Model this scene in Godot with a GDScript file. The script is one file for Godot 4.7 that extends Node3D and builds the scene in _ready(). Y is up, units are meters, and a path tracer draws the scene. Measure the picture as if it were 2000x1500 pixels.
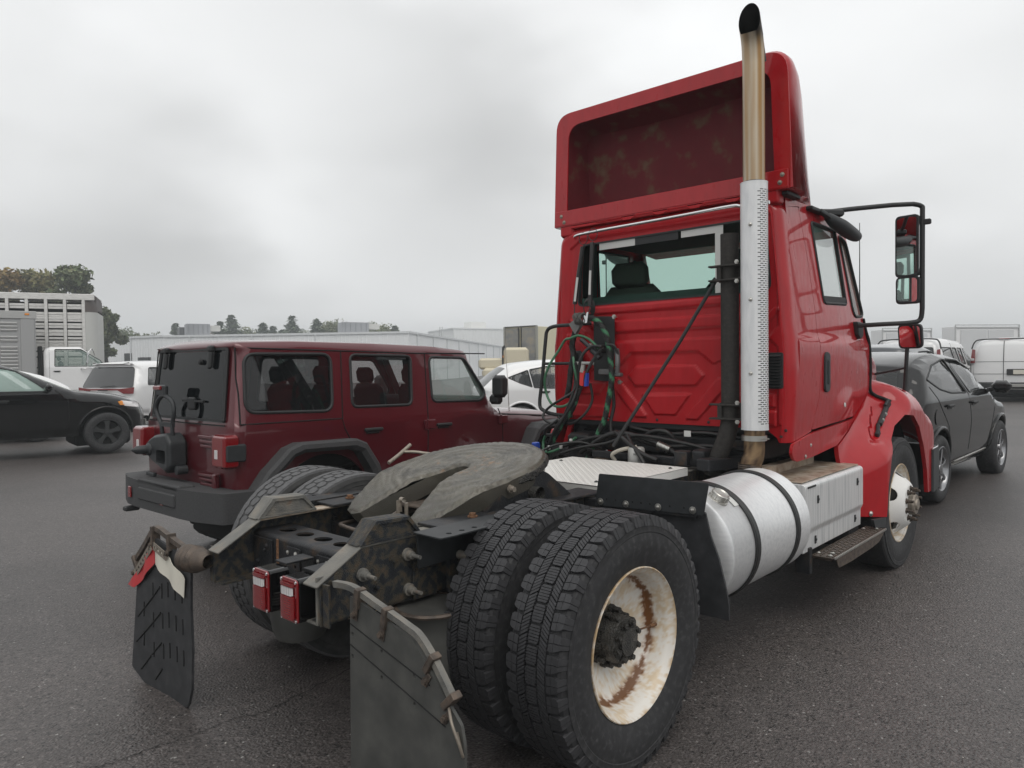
extends Node3D

var M := {}          # materials by name
var rng := RandomNumberGenerator.new()
var wear := FastNoiseLite.new()


func _ready() -> void:
	rng.seed = 11
	wear.seed = 5
	wear.frequency = 1.0
	wear.fractal_octaves = 4
	# camera
	var cam := Camera3D.new()
	cam.name = "camera"
	var ahead := Vector3(0.73820, -0.02510, -0.67410).normalized()
	var right := Vector3(0.67451, 0.0, 0.73827)
	var up := right.cross(ahead).normalized()
	right = right.rotated(ahead, 0.0121)
	up = up.rotated(ahead, 0.0121)
	cam.transform = Transform3D(Basis(right, up, -ahead).orthonormalized(), Vector3(-2.4249, 1.5998, 2.7569))
	cam.fov = 55.45
	cam.near = 0.05
	cam.far = 2500.0
	add_child(cam)
	cam.current = true
	# sky and air
	var env := Environment.new()
	env.background_mode = Environment.BG_SKY
	env.tonemap_mode = Environment.TONE_MAPPER_LINEAR
	env.tonemap_exposure = 1.25
	env.sky = Sky.new()
	var pano := PanoramaSkyMaterial.new()
	pano.panorama = cloud_picture()
	env.sky.sky_material = pano
	env.background_energy_multiplier = 1.0
	env.sdfgi_enabled = true
	env.ssao_enabled = true
	env.ssil_enabled = true
	env.fog_enabled = true
	env.fog_light_color = Color(0.80, 0.82, 0.83)
	env.fog_density = 0.0023
	var around := WorldEnvironment.new()
	around.name = "air"
	around.environment = env
	add_child(around)
	# the sun behind cloud
	var sun := DirectionalLight3D.new()
	sun.name = "sun"
	sun.light_energy = 0.25
	sun.light_color = Color(1.0, 0.98, 0.95)
	sun.light_angular_distance = 40.0
	sun.shadow_enabled = true
	add_child(sun)
	sun.look_at_from_position(Vector3.ZERO, Vector3(0.35, -1.0, -0.55))
	materials()
	build_ground()
	build_truck()
	build_surroundings()


# an overcast dome: layers of soft noise, the same all round, brighter overhead
func cloud_picture() -> ImageTexture:
	var w := 1024
	var h := 512
	var im := Image.create_empty(w, h, false, Image.FORMAT_RGBF)
	var big := FastNoiseLite.new()
	big.seed = 21
	big.frequency = 1.25
	big.fractal_octaves = 3
	var fine := FastNoiseLite.new()
	fine.seed = 8
	fine.frequency = 2.6
	fine.fractal_octaves = 5
	fine.fractal_gain = 0.45
	# heaps and gaps of the cloud cover: azimuth, height, width, height of it, strength
	var heaps := [[30, 10, 6, 7, 0.11], [44, 24, 9, 9, -0.03], [16, 21, 12, 6, -0.05], [33, 4, 20, 5, -0.04], [22, 9, 7, 5, -0.06], [80, 16, 17, 14, 0.03], [48, 14, 8, 7, -0.05], [62, 24, 9, 8, 0.02],
		[130, 14, 9, 8, 0.10], [155, 20, 16, 9, -0.09], [190, 9, 12, 6, -0.08], [215, 17, 12, 10, 0.10], [255, 12, 9, 7, 0.08], [280, 20, 15, 9, -0.09], [320, 10, 12, 7, -0.07], [345, 18, 9, 9, 0.09]]
	for j in h:
		var el := PI * (0.5 - (j + 0.5) / h)
		for i in w:
			var az := TAU * (i + 0.5) / w
			var d := Vector3(sin(az) * cos(el), sin(el), -cos(az) * cos(el))
			var q := Vector3(d.x, d.y * 2.2, d.z)
			var l := 0.61 + 0.20 * pow(maxf(d.y, 0.0), 0.8)
			var f := fine.get_noise_3dv(q)
			l += 0.15 * big.get_noise_3dv(q + Vector3(f, f, f) * 0.12) + 0.09 * f
			var ad := rad_to_deg(az)
			var ed := rad_to_deg(el)
			for b in heaps:
				var da: float = wrapf(ad - b[0] + f * 7.0, -180.0, 180.0) / b[2]
				var de: float = (ed - b[1] + f * 5.0) / b[3]
				l += b[4] * exp(-da * da - de * de)
			l = clampf(l, 0.40, 1.15) * (1.0 - 0.10 * exp(-maxf(ed, 0.0) / 3.0))
			im.set_pixel(i, j, Color(l * 0.985, l * 0.998, l * 1.005))
	return ImageTexture.create_from_image(im)


# ---------------------------------------------------------------- materials (colours are linear, real-world values)
func plain(r: float, g: float, b: float, rough := 0.6, metal := 0.0, coat := 0.0) -> StandardMaterial3D:
	var m := StandardMaterial3D.new()
	m.albedo_color = Color(r, g, b).linear_to_srgb()
	m.roughness = rough
	m.metallic = metal
	if coat > 0.0:
		m.clearcoat_enabled = true
		m.clearcoat = coat
		m.clearcoat_roughness = 0.04
	return m


func lin(r: float, g: float, b: float) -> Color:
	return Color(r, g, b).linear_to_srgb()


func noise_map(stops: Array, freq: float, octaves := 5, seed_ := 1, size := 512, kind := FastNoiseLite.TYPE_SIMPLEX_SMOOTH) -> NoiseTexture2D:
	var t := NoiseTexture2D.new()
	t.width = size
	t.height = size
	t.seamless = true
	t.seamless_blend_skirt = 0.25
	t.noise = FastNoiseLite.new()
	t.noise.noise_type = kind
	t.noise.seed = seed_
	t.noise.frequency = freq
	t.noise.fractal_octaves = octaves
	if stops.size():
		var g := Gradient.new()
		g.offsets = PackedFloat32Array(stops.map(func(e): return e[0]))
		g.colors = PackedColorArray(stops.map(func(e): return e[1]))
		t.color_ramp = g
	return t


func patterned(map: Texture2D, scale: Vector3, rough := 0.6, metal := 0.0, world := false) -> StandardMaterial3D:
	var m := StandardMaterial3D.new()
	m.albedo_texture = map
	m.roughness = rough
	m.metallic = metal
	m.uv1_triplanar = true
	m.uv1_world_triplanar = world
	m.uv1_scale = scale
	return m


func bumpy(m: StandardMaterial3D, map: Texture2D, depth_cm: float) -> StandardMaterial3D:
	m.heightmap_enabled = true
	m.heightmap_texture = map
	m.heightmap_scale = depth_cm
	return m


func glass(r: float, g: float, b: float, a: float) -> StandardMaterial3D:
	var m := plain(r, g, b, 0.03)
	m.albedo_color.a = a
	m.transparency = BaseMaterial3D.TRANSPARENCY_ALPHA
	return m


func materials() -> void:
	var grain := noise_map([], 0.02, 5, 3)
	var grit := noise_map([], 0.12, 4, 4)
	var soot := noise_map([[0.0, lin(0.9, 0.9, 0.9)], [0.55, lin(1, 1, 1)], [1.0, lin(0.75, 0.72, 0.68)]], 0.012, 5, 9)
	M.grain = grain
	var film := noise_map([[0.0, lin(0.335, 0.008, 0.012)], [0.5, lin(0.385, 0.008, 0.013)], [0.85, lin(0.405, 0.010, 0.016)], [1.0, lin(0.42, 0.024, 0.027)]], 0.02, 5, 61)
	var gloss := noise_map([[0.0, Color(0.25, 0.25, 0.25)], [1.0, Color(0.75, 0.75, 0.75)]], 0.03, 5, 62)
	for e in [["red", 0.75, 0.8], ["red_dull", 0.95, 0.35]]:
		M[e[0]] = patterned(film, Vector3(1.1, 0.35, 1.1), e[1], 0.0)
		M[e[0]].roughness_texture = gloss
		M[e[0]].metallic_specular = 0.25
		M[e[0]].clearcoat_enabled = true
		M[e[0]].clearcoat = e[2]
		M[e[0]].clearcoat_roughness = 0.04 if e[2] > 0.5 else 0.2
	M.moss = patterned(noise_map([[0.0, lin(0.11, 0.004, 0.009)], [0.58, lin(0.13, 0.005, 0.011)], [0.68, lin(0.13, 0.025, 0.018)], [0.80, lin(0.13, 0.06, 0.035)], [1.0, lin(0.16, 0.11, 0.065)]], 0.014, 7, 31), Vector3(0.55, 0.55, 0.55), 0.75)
	M.maroon = plain(0.098, 0.006, 0.012, 0.35, 0.25, 1.0)
	M.maroon.clearcoat_roughness = 0.03
	M.black_paint = plain(0.004, 0.004, 0.0045, 0.3, 0.0, 1.0)
	M.black_paint.metallic_specular = 0.1
	M.grey_paint = plain(0.045, 0.048, 0.054, 0.3, 0.4, 1.0)
	M.white_paint = plain(0.80, 0.80, 0.80, 0.35, 0.0, 0.8)
	M.cream_paint = plain(0.62, 0.56, 0.42, 0.5)
	M.trim = plain(0.020, 0.021, 0.022, 0.55)
	M.flare = patterned(noise_map([[0.0, lin(0.035, 0.036, 0.038)], [1.0, lin(0.06, 0.06, 0.062)]], 0.05, 4, 12), Vector3(2, 2, 2), 0.75)
	M.dark = plain(0.008, 0.008, 0.008, 0.9)
	M.rubber = patterned(noise_map([[0.0, lin(0.016, 0.016, 0.017)], [0.55, lin(0.026, 0.026, 0.028)], [0.75, lin(0.045, 0.045, 0.046)], [1.0, lin(0.085, 0.085, 0.085)]], 0.02, 6, 13), Vector3(2.4, 2.4, 2.4), 0.72)
	M.tread = patterned(noise_map([[0.0, lin(0.022, 0.022, 0.024)], [1.0, lin(0.045, 0.045, 0.049)]], 0.02, 5, 14), Vector3(3, 3, 3), 0.62)
	M.old_tread = patterned(noise_map([[0.0, lin(0.07, 0.07, 0.073)], [1.0, lin(0.12, 0.12, 0.122)]], 0.02, 5, 14), Vector3(3, 3, 3), 0.75)
	M.old_rubber = patterned(noise_map([[0.0, lin(0.028, 0.028, 0.029)], [1.0, lin(0.07, 0.069, 0.067)]], 0.012, 5, 15), Vector3(2, 2, 2), 0.8)
	M.rim = plain(1, 1, 1, 0.42)
	M.rim.vertex_color_use_as_albedo = true
	M.tinted = plain(1, 1, 1, 0.7)
	M.tinted.vertex_color_use_as_albedo = true
	M.tinted_metal = plain(1, 1, 1, 0.45, 0.55)
	M.tinted_metal.vertex_color_use_as_albedo = true
	# frame steel: black paint worn to grime and rust
	var steel := noise_map([[0.0, lin(0.016, 0.018, 0.022)], [0.40, lin(0.024, 0.027, 0.032)], [0.52, lin(0.055, 0.050, 0.040)], [0.66, lin(0.065, 0.056, 0.042)], [0.80, lin(0.085, 0.062, 0.042)], [1.0, lin(0.12, 0.07, 0.04)]], 0.016, 7, 17)
	M.frame = bumpy(patterned(steel, Vector3(2.3, 2.3, 2.3), 0.55, 0.25), grit, 0.25)
	M.frame_dark = bumpy(patterned(noise_map([[0.0, lin(0.010, 0.011, 0.013)], [0.6, lin(0.022, 0.023, 0.026)], [0.8, lin(0.045, 0.035, 0.028)], [1.0, lin(0.09, 0.05, 0.03)]], 0.012, 5, 18), Vector3(1.2, 1.2, 1.2), 0.5, 0.25), grit, 0.15)
	M.frame_dusty = bumpy(patterned(noise_map([[0.0, lin(0.10, 0.10, 0.095)], [0.5, lin(0.17, 0.165, 0.15)], [0.75, lin(0.22, 0.20, 0.17)], [1.0, lin(0.20, 0.12, 0.08)]], 0.010, 6, 19), Vector3(1.6, 1.6, 1.6), 0.62, 0.2), grit, 0.2)
	M.grease = bumpy(patterned(noise_map([[0.0, lin(0.055, 0.052, 0.044)], [0.4, lin(0.10, 0.094, 0.078)], [0.62, lin(0.15, 0.138, 0.112)], [0.8, lin(0.19, 0.18, 0.15)], [1.0, lin(0.26, 0.25, 0.23)]], 0.006, 6, 20), Vector3(0.9, 0.9, 0.9), 0.36, 0.35), noise_map([], 0.02, 6, 33), 0.7)
	M.grease_dark = bumpy(patterned(noise_map([[0.0, lin(0.02, 0.02, 0.02)], [0.6, lin(0.05, 0.048, 0.043)], [1.0, lin(0.10, 0.095, 0.085)]], 0.02, 5, 22), Vector3(2, 2, 2), 0.4, 0.2), grit, 0.8)
	M.rust = bumpy(patterned(noise_map([[0.0, lin(0.06, 0.035, 0.02)], [0.5, lin(0.16, 0.075, 0.035)], [1.0, lin(0.30, 0.17, 0.09)]], 0.02, 5, 23), Vector3(4, 4, 4), 0.75, 0.1), grit, 0.2)
	M.brown_steel = bumpy(patterned(noise_map([[0.0, lin(0.05, 0.04, 0.034)], [0.5, lin(0.10, 0.08, 0.066)], [1.0, lin(0.18, 0.13, 0.095)]], 0.012, 5, 24), Vector3(3, 3, 3), 0.55, 0.35), grit, 0.15)
	M.tan_steel = patterned(noise_map([[0.0, lin(0.20, 0.17, 0.14)], [1.0, lin(0.34, 0.30, 0.25)]], 0.02, 4, 25), Vector3(3, 3, 3), 0.45, 0.4)
	M.plate = bumpy(plain(1, 1, 1, 0.34, 0.3), grit, 0.3)
	M.plate.uv1_triplanar = true
	M.plate.uv1_scale = Vector3(3, 3, 3)
	M.plate.vertex_color_use_as_albedo = true
	# aluminium
	var brushed := noise_map([[0.0, lin(0.66, 0.67, 0.68)], [0.5, lin(0.78, 0.785, 0.79)], [1.0, lin(0.86, 0.86, 0.86)]], 0.02, 5, 26)
	M.alu = patterned(brushed, Vector3(0.5, 3.0, 3.0), 0.38, 0.5)
	M.alu_streak = patterned(noise_map([[0.0, lin(0.48, 0.49, 0.50)], [0.35, lin(0.67, 0.68, 0.68)], [0.6, lin(0.78, 0.78, 0.78)], [1.0, lin(0.80, 0.80, 0.795)]], 0.05, 4, 27), Vector3(1.3, 0.06, 1.3), 0.45, 0.5)
	M.alu_top = patterned(noise_map([[0.0, lin(0.60, 0.58, 0.54)], [0.45, lin(0.44, 0.36, 0.28)], [0.75, lin(0.28, 0.20, 0.14)], [1.0, lin(0.56, 0.50, 0.44)]], 0.010, 5, 28), Vector3(1.5, 1.5, 1.5), 0.5, 0.45)
	M.deck = plain(0.78, 0.77, 0.74, 0.42, 0.35)
	M.alu_shield = patterned(brushed, Vector3(2.0, 0.4, 2.0), 0.45, 0.35)
	M.chrome = plain(0.75, 0.75, 0.75, 0.12, 1.0)
	M.zinc = plain(0.5, 0.49, 0.46, 0.35, 0.9)
	M.black_plastic = patterned(noise_map([[0.0, lin(0.018, 0.020, 0.022)], [1.0, lin(0.032, 0.035, 0.038)]], 0.02, 4, 29), Vector3(1.2, 1.2, 1.2), 0.5)
	M.flap = patterned(noise_map([[0.0, lin(0.018, 0.019, 0.021)], [0.6, lin(0.030, 0.031, 0.034)], [1.0, lin(0.05, 0.05, 0.052)]], 0.012, 6, 30), Vector3(1.6, 1.6, 1.6), 0.6)
	M.flap_dusty = patterned(noise_map([[0.0, lin(0.042, 0.043, 0.040)], [0.5, lin(0.062, 0.062, 0.058)], [0.85, lin(0.085, 0.085, 0.078)], [1.0, lin(0.13, 0.125, 0.11)]], 0.010, 6, 32), Vector3(1.1, 1.1, 1.1), 0.6)
	M.hose = plain(0.016, 0.016, 0.016, 0.45)
	M.hose_green = plain(0.05, 0.16, 0.085, 0.4)
	M.pipe_black = bumpy(patterned(noise_map([[0.0, lin(0.014, 0.012, 0.011)], [0.6, lin(0.026, 0.023, 0.020)], [1.0, lin(0.05, 0.042, 0.035)]], 0.03, 5, 34), Vector3(2, 2, 2), 0.75), grit, 0.3)
	M.lens_red = plain(0.19, 0.003, 0.006, 0.12, 0.0, 1.0)
	M.lens_clear = plain(0.62, 0.60, 0.60, 0.15, 0.0, 1.0)
	M.lens_amber = plain(0.7, 0.25, 0.03, 0.2)
	M.red_vinyl = plain(0.50, 0.045, 0.05, 0.4)
	M.white_vinyl = plain(0.70, 0.67, 0.58, 0.45)
	M.white_tape = plain(0.60, 0.60, 0.58, 0.5)
	M.blue = plain(0.02, 0.06, 0.35, 0.4)
	M.seat = plain(0.016, 0.016, 0.018, 0.8)
	M.seat_brown = plain(0.06, 0.042, 0.04, 0.8)
	M.cabin = plain(0.03, 0.032, 0.034, 0.8)
	# glass
	M.pane_mint = plain(0.66, 0.94, 0.83, 0.0)
	M.pane_mint.refraction_enabled = true
	M.pane_mint.refraction_scale = 0.005
	M.pane_mint.albedo_color.a = 0.0
	M.pane = glass(0.32, 0.48, 0.42, 0.24)
	M.pane_pale = glass(0.50, 0.66, 0.60, 0.5)
	M.pane_dark = glass(0.012, 0.014, 0.015, 0.55)
	M.pane_black = glass(0.010, 0.011, 0.012, 0.72)
	M.pane_grey = glass(0.03, 0.035, 0.036, 0.35)
	M.dark_glass = plain(0.004, 0.005, 0.006, 0.03)
	M.dark_glass.metallic_specular = 0.3
	M.mirror = plain(0.85, 0.86, 0.86, 0.03, 1.0)
	# ground
	M.asphalt = StandardMaterial3D.new()
	M.asphalt.albedo_texture = asphalt_picture()
	M.asphalt.roughness = 0.47
	M.asphalt.uv1_triplanar = true
	M.asphalt.uv1_world_triplanar = true
	M.asphalt.uv1_scale = Vector3(0.36, 0.36, 0.36)
	M.asphalt.detail_enabled = true
	M.asphalt.detail_blend_mode = BaseMaterial3D.BLEND_MODE_MUL
	M.asphalt.detail_uv_layer = BaseMaterial3D.DETAIL_UV_2
	M.asphalt.uv2_triplanar = true
	M.asphalt.uv2_world_triplanar = true
	M.asphalt.uv2_scale = Vector3(0.06, 0.06, 0.06)
	M.asphalt.detail_albedo = noise_map([[0.0, lin(0.50, 0.50, 0.50)], [0.32, lin(0.76, 0.76, 0.76)], [0.55, lin(0.92, 0.92, 0.92)], [1.0, lin(1.0, 0.99, 0.97)]], 0.009, 6, 41)
	bumpy(M.asphalt, noise_map([], 0.16, 3, 42, 1024), 0.5)
	M.crack = plain(0.012, 0.011, 0.010, 0.9)


# stones of many tones in dark binder, as seen from standing height
func asphalt_picture() -> ImageTexture:
	var s := 1024
	var im := Image.create_empty(s, s, false, Image.FORMAT_RGB8)
	im.fill(lin(0.082, 0.071, 0.067))
	var r := RandomNumberGenerator.new()
	r.seed = 3
	for k in 60000:
		var x := r.randi() % s
		var y := r.randi() % s
		var l := 0.050 + 0.085 * pow(r.randf(), 1.8)
		if r.randf() < 0.10:
			l = 0.025
		var w := 2 + r.randi() % 5
		var h := 2 + r.randi() % 5
		im.fill_rect(Rect2i(x, y, w, h), lin(l * 1.09, l * 0.95, l * 0.91))
	for k in 500:
		var l := 0.16 + 0.22 * r.randf()
		im.fill_rect(Rect2i(r.randi() % s, r.randi() % s, 2 + r.randi() % 3, 2 + r.randi() % 3), lin(l, l * 0.97, l * 0.93))
	return ImageTexture.create_from_image(im)


func ground_y(p: Vector3) -> float:  # the yard rises a little beyond the truck's right side
	var s := (p.x + 2.42) * 0.6745 + (p.z - 2.757) * 0.7383
	return 0.088 * smoothstep(3.15, 4.7, s) + 0.013 * maxf(0.0, s - 4.7)


func build_ground() -> void:
	var g := Geo.new()
	var xs := []
	for i in 61:
		var t := (i - 30) / 30.0
		xs.append(signf(t) * (absf(t) * 30.0 + pow(absf(t), 6.0) * 700.0))
	var rows := []
	for a in xs:
		var ln := PackedVector3Array()
		for b in xs:
			var p := Vector3(a, 0, b)
			var q := ground_y(p)
			ln.push_back(Vector3(a, minf(q, 0.45), b))
		rows.append(ln)
	g.grid(rows)
	tag(put("asphalt_ground", g, M.asphalt), "dark damp asphalt yard under the vehicles", "", "", "structure")
	# a crack across the asphalt, bottom left
	var c := Geo.new()
	var path := [[-1.9, -0.5], [-1.44, -0.46], [-1.33, -0.43], [-1.21, -0.44], [-1.05, -0.41], [-0.9, -0.43], [-0.73, -0.37], [-0.58, -0.41], [-0.45, -0.42], [-0.31, -0.46], [0.0, -0.5], [0.5, -0.46]]
	var pts := []
	for i in path.size() - 1:
		for k in 7:
			var p: Vector2 = Vector2(path[i][0], path[i][1]).lerp(Vector2(path[i + 1][0], path[i + 1][1]), k / 7.0)
			pts.append(p + Vector2(rng.randf_range(-0.012, 0.012), rng.randf_range(-0.012, 0.012)))
	for i in pts.size() - 1:
		var d: Vector2 = (pts[i + 1] - pts[i]).normalized().orthogonal()
		var w0 := 0.0015 + 0.003 * absf(wear.get_noise_1d(i * 0.7))
		var w1 := 0.0015 + 0.003 * absf(wear.get_noise_1d((i + 1) * 0.7))
		var a: Vector2 = pts[i]
		var b: Vector2 = pts[i + 1]
		c.quadn(V(a.x + d.x * w0, 0.004, a.y + d.y * w0), V(b.x + d.x * w1, 0.004, b.y + d.y * w1), V(b.x - d.x * w1, 0.004, b.y - d.y * w1), V(a.x - d.x * w0, 0.004, a.y - d.y * w0), Vector3.UP, Vector3.UP, Vector3.UP, Vector3.UP)
	tag(put("pavement_crack", c, M.crack), "thin jagged crack running across the asphalt behind the truck", "", "", "structure")
	# small pale stones lying about
	var s := Geo.new()
	for k in 420:
		var p := Vector3(rng.randf_range(-2.5, 7.0), 0, rng.randf_range(-4.5, 6.0))
		p.y = ground_y(p) + 0.002
		var r := rng.randf_range(0.002, 0.006)
		s.box(p, Vector3(r * 2.0, r, r * 1.6), r * 0.4, Basis(Vector3.UP, rng.randf() * TAU))
	stuff(tag(put("loose_grit", s, plain(0.32, 0.30, 0.28, 0.8)), "small pale stones scattered over the asphalt", "grit"))

# ---------------------------------------------------------------- geometry collector
class Geo:
	var v := PackedVector3Array()
	var n := PackedVector3Array()
	var c := PackedColorArray()
	var col := Color.WHITE
	var colored := false
	var xf := Transform3D.IDENTITY
	var moved := false

	func at(t: Transform3D) -> Geo:
		xf = t
		moved = true
		return self

	func tint(k: Color) -> Geo:
		col = k
		colored = true
		return self

	func tri(a: Vector3, b: Vector3, d: Vector3, na: Vector3, nb: Vector3, nd: Vector3) -> void:
		tric(a, b, d, na, nb, nd, col, col, col)

	func tric(a: Vector3, b: Vector3, d: Vector3, na: Vector3, nb: Vector3, nd: Vector3, ca: Color, cb: Color, cd: Color) -> void:
		if moved:
			a = xf * a
			b = xf * b
			d = xf * d
			na = (xf.basis * na).normalized()
			nb = (xf.basis * nb).normalized()
			nd = (xf.basis * nd).normalized()
		v.push_back(a)
		n.push_back(na)
		c.push_back(ca)
		if (b - a).cross(d - a).dot(na + nb + nd) > 0.0:
			v.push_back(d)
			v.push_back(b)
			n.push_back(nd)
			n.push_back(nb)
			c.push_back(cd)
			c.push_back(cb)
		else:
			v.push_back(b)
			v.push_back(d)
			n.push_back(nb)
			n.push_back(nd)
			c.push_back(cb)
			c.push_back(cd)

	func flat(a: Vector3, b: Vector3, d: Vector3) -> void:
		var m := (b - a).cross(d - a).normalized()
		tri(a, b, d, m, m, m)

	func quad(a: Vector3, b: Vector3, d: Vector3, e: Vector3) -> void:
		var m := (d - a).cross(e - b).normalized()
		tri(a, b, d, m, m, m)
		tri(a, d, e, m, m, m)

	func quadn(a: Vector3, b: Vector3, d: Vector3, e: Vector3, na: Vector3, nb: Vector3, nd: Vector3, ne: Vector3) -> void:
		tri(a, b, d, na, nb, nd)
		tri(a, d, e, na, nd, ne)

	# box with rounded (chamfered, smooth) edges
	func box(center: Vector3, size: Vector3, bev := 0.0, basis := Basis.IDENTITY) -> Geo:
		var h := size * 0.5
		var b := minf(bev, minf(h.x, minf(h.y, h.z)) * 0.95)
		var p := func(ax: int, s: Vector3) -> Vector3:
			var q := Vector3(s.x * (h.x - b), s.y * (h.y - b), s.z * (h.z - b))
			q[ax] = s[ax] * h[ax]
			return center + basis * q
		for ax in 3:
			var u := (ax + 1) % 3
			var w := (ax + 2) % 3
			for sg in [-1.0, 1.0]:
				var k := []
				for e in [[-1, -1], [1, -1], [1, 1], [-1, 1]]:
					var s := Vector3.ZERO
					s[ax] = sg
					s[u] = e[0]
					s[w] = e[1]
					k.append(p.call(ax, s))
				var m := Vector3.ZERO
				m[ax] = sg
				m = basis * m
				quadn(k[0], k[1], k[2], k[3], m, m, m, m)
		if b <= 0.0:
			return self
		for ax in 3:  # edges along ax
			var u := (ax + 1) % 3
			var w := (ax + 2) % 3
			for e in [[-1, -1], [1, -1], [1, 1], [-1, 1]]:
				var s0 := Vector3.ZERO
				s0[u] = e[0]
				s0[w] = e[1]
				var s1 := s0
				s0[ax] = -1
				s1[ax] = 1
				var nu := Vector3.ZERO
				nu[u] = e[0]
				var nw := Vector3.ZERO
				nw[w] = e[1]
				nu = basis * nu
				nw = basis * nw
				quadn(p.call(u, s0), p.call(u, s1), p.call(w, s1), p.call(w, s0), nu, nu, nw, nw)
		for i in 8:
			var s := Vector3(1 if i & 1 else -1, 1 if i & 2 else -1, 1 if i & 4 else -1)
			tri(p.call(0, s), p.call(1, s), p.call(2, s), basis * Vector3(s.x, 0, 0), basis * Vector3(0, s.y, 0), basis * Vector3(0, 0, s.z))
		return self

	# beam between two points with a rectangular section
	func bar(a: Vector3, b: Vector3, w: float, h: float, up := Vector3.UP, bev := 0.0) -> Geo:
		var x := (b - a).normalized()
		var z := x.cross(up).normalized()
		var y := z.cross(x)
		return box((a + b) * 0.5, Vector3(a.distance_to(b), h, w), bev, Basis(x, y, z))

	# smooth surface over rows of points
	func grid(rows: Array, closed := false, colors: Array = []) -> Geo:
		if colors.size():
			colored = true
		var nr := rows.size()
		var nc: int = rows[0].size()
		var nor := []
		for i in nr:
			var ln := PackedVector3Array()
			for j in nc:
				var i0 := maxi(i - 1, 0)
				var i1 := mini(i + 1, nr - 1)
				var j0 := (j - 1 + nc) % nc if closed else maxi(j - 1, 0)
				var j1 := (j + 1) % nc if closed else mini(j + 1, nc - 1)
				var m: Vector3 = (rows[i1][j] - rows[i0][j]).cross(rows[i][j1] - rows[i][j0])
				ln.push_back(m.normalized())
			nor.append(ln)
		for i in nr - 1:
			for j in (nc if closed else nc - 1):
				var k := (j + 1) % nc
				var a: Vector3 = rows[i][j]
				var b: Vector3 = rows[i][k]
				var d: Vector3 = rows[i + 1][k]
				var e: Vector3 = rows[i + 1][j]
				if colors.size():
					tric(a, b, d, nor[i][j], nor[i][k], nor[i + 1][k], colors[i][j], colors[i][k], colors[i + 1][k])
					tric(a, d, e, nor[i][j], nor[i + 1][k], nor[i + 1][j], colors[i][j], colors[i + 1][k], colors[i + 1][j])
				else:
					quadn(a, b, d, e, nor[i][j], nor[i][k], nor[i + 1][k], nor[i + 1][j])
		return self

	static func frames(pts: Array) -> Array:
		var out := []
		var t0: Vector3 = (pts[1] - pts[0]).normalized()
		var u := t0.cross(Vector3.UP if absf(t0.y) < 0.9 else Vector3.RIGHT).normalized()
		for i in pts.size():
			var t: Vector3 = (pts[mini(i + 1, pts.size() - 1)] - pts[maxi(i - 1, 0)]).normalized()
			u = (u - t * u.dot(t)).normalized()
			out.append([u, t.cross(u)])
		return out

	# round tube along points; r is a number or an array of radii; shade: Callable(point number, angle) -> Color
	func tube(pts: Array, r, sides := 8, caps := true, shade = null) -> Geo:
		var fr := frames(pts)
		var rows := []
		var cols := []
		for i in pts.size():
			var ln := PackedVector3Array()
			var lc := PackedColorArray()
			var q: float = r[i] if r is Array else r
			for j in sides:
				var a := TAU * j / sides
				ln.push_back(pts[i] + (fr[i][0] * cos(a) + fr[i][1] * sin(a)) * q)
				if shade != null:
					lc.push_back(shade.call(i, a))
			rows.append(ln)
			cols.append(lc)
		grid(rows, true, cols if shade != null else [])
		if caps:
			for e in [0, pts.size() - 1]:
				var m: Vector3 = (pts[0] - pts[1] if e == 0 else pts[e] - pts[e - 1]).normalized()
				for j in sides:
					tri(pts[e], rows[e][j], rows[e][(j + 1) % sides], m, m, m)
		return self

	# profile of (along the axis, radius) turned about the local Y axis
	func lathe(prof: Array, segs := 24, t := Transform3D.IDENTITY, sharp := 35.0, a0 := 0.0, a1 := TAU, shade = null) -> Geo:
		if shade != null:
			colored = true
		var m := prof.size()
		var sn := []
		for i in m - 1:
			var d: Vector2 = prof[i + 1] - prof[i]
			sn.append(Vector2(d.y * -1.0, d.x).normalized())  # (along, out)
		for i in m - 1:
			var n0: Vector2 = sn[i]
			var n1: Vector2 = sn[i]
			if i > 0 and absf(rad_to_deg(sn[i].angle_to(sn[i - 1]))) < sharp:
				n0 = (sn[i] + sn[i - 1]).normalized()
			if i < m - 2 and absf(rad_to_deg(sn[i].angle_to(sn[i + 1]))) < sharp:
				n1 = (sn[i] + sn[i + 1]).normalized()
			for j in segs:
				var qa := a0 + (a1 - a0) * j / segs
				var qb := a0 + (a1 - a0) * (j + 1) / segs
				var pa := Vector3(cos(qa), 0, sin(qa))
				var pb := Vector3(cos(qb), 0, sin(qb))
				var A: Vector3 = pa * prof[i].y + Vector3.UP * prof[i].x
				var B: Vector3 = pb * prof[i].y + Vector3.UP * prof[i].x
				var D: Vector3 = pb * prof[i + 1].y + Vector3.UP * prof[i + 1].x
				var E: Vector3 = pa * prof[i + 1].y + Vector3.UP * prof[i + 1].x
				var na := t.basis * (pa * n0.y + Vector3.UP * n0.x)
				var nb := t.basis * (pb * n0.y + Vector3.UP * n0.x)
				var nd := t.basis * (pb * n1.y + Vector3.UP * n1.x)
				var ne := t.basis * (pa * n1.y + Vector3.UP * n1.x)
				if shade != null:
					var ka: Color = shade.call(A)
					var kb: Color = shade.call(B)
					var kd: Color = shade.call(D)
					var ke: Color = shade.call(E)
					tric(t * A, t * B, t * D, na, nb, nd, ka, kb, kd)
					tric(t * A, t * D, t * E, na, nd, ne, ka, kd, ke)
				else:
					quadn(t * A, t * B, t * D, t * E, na, nb, nd, ne)
		return self

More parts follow.
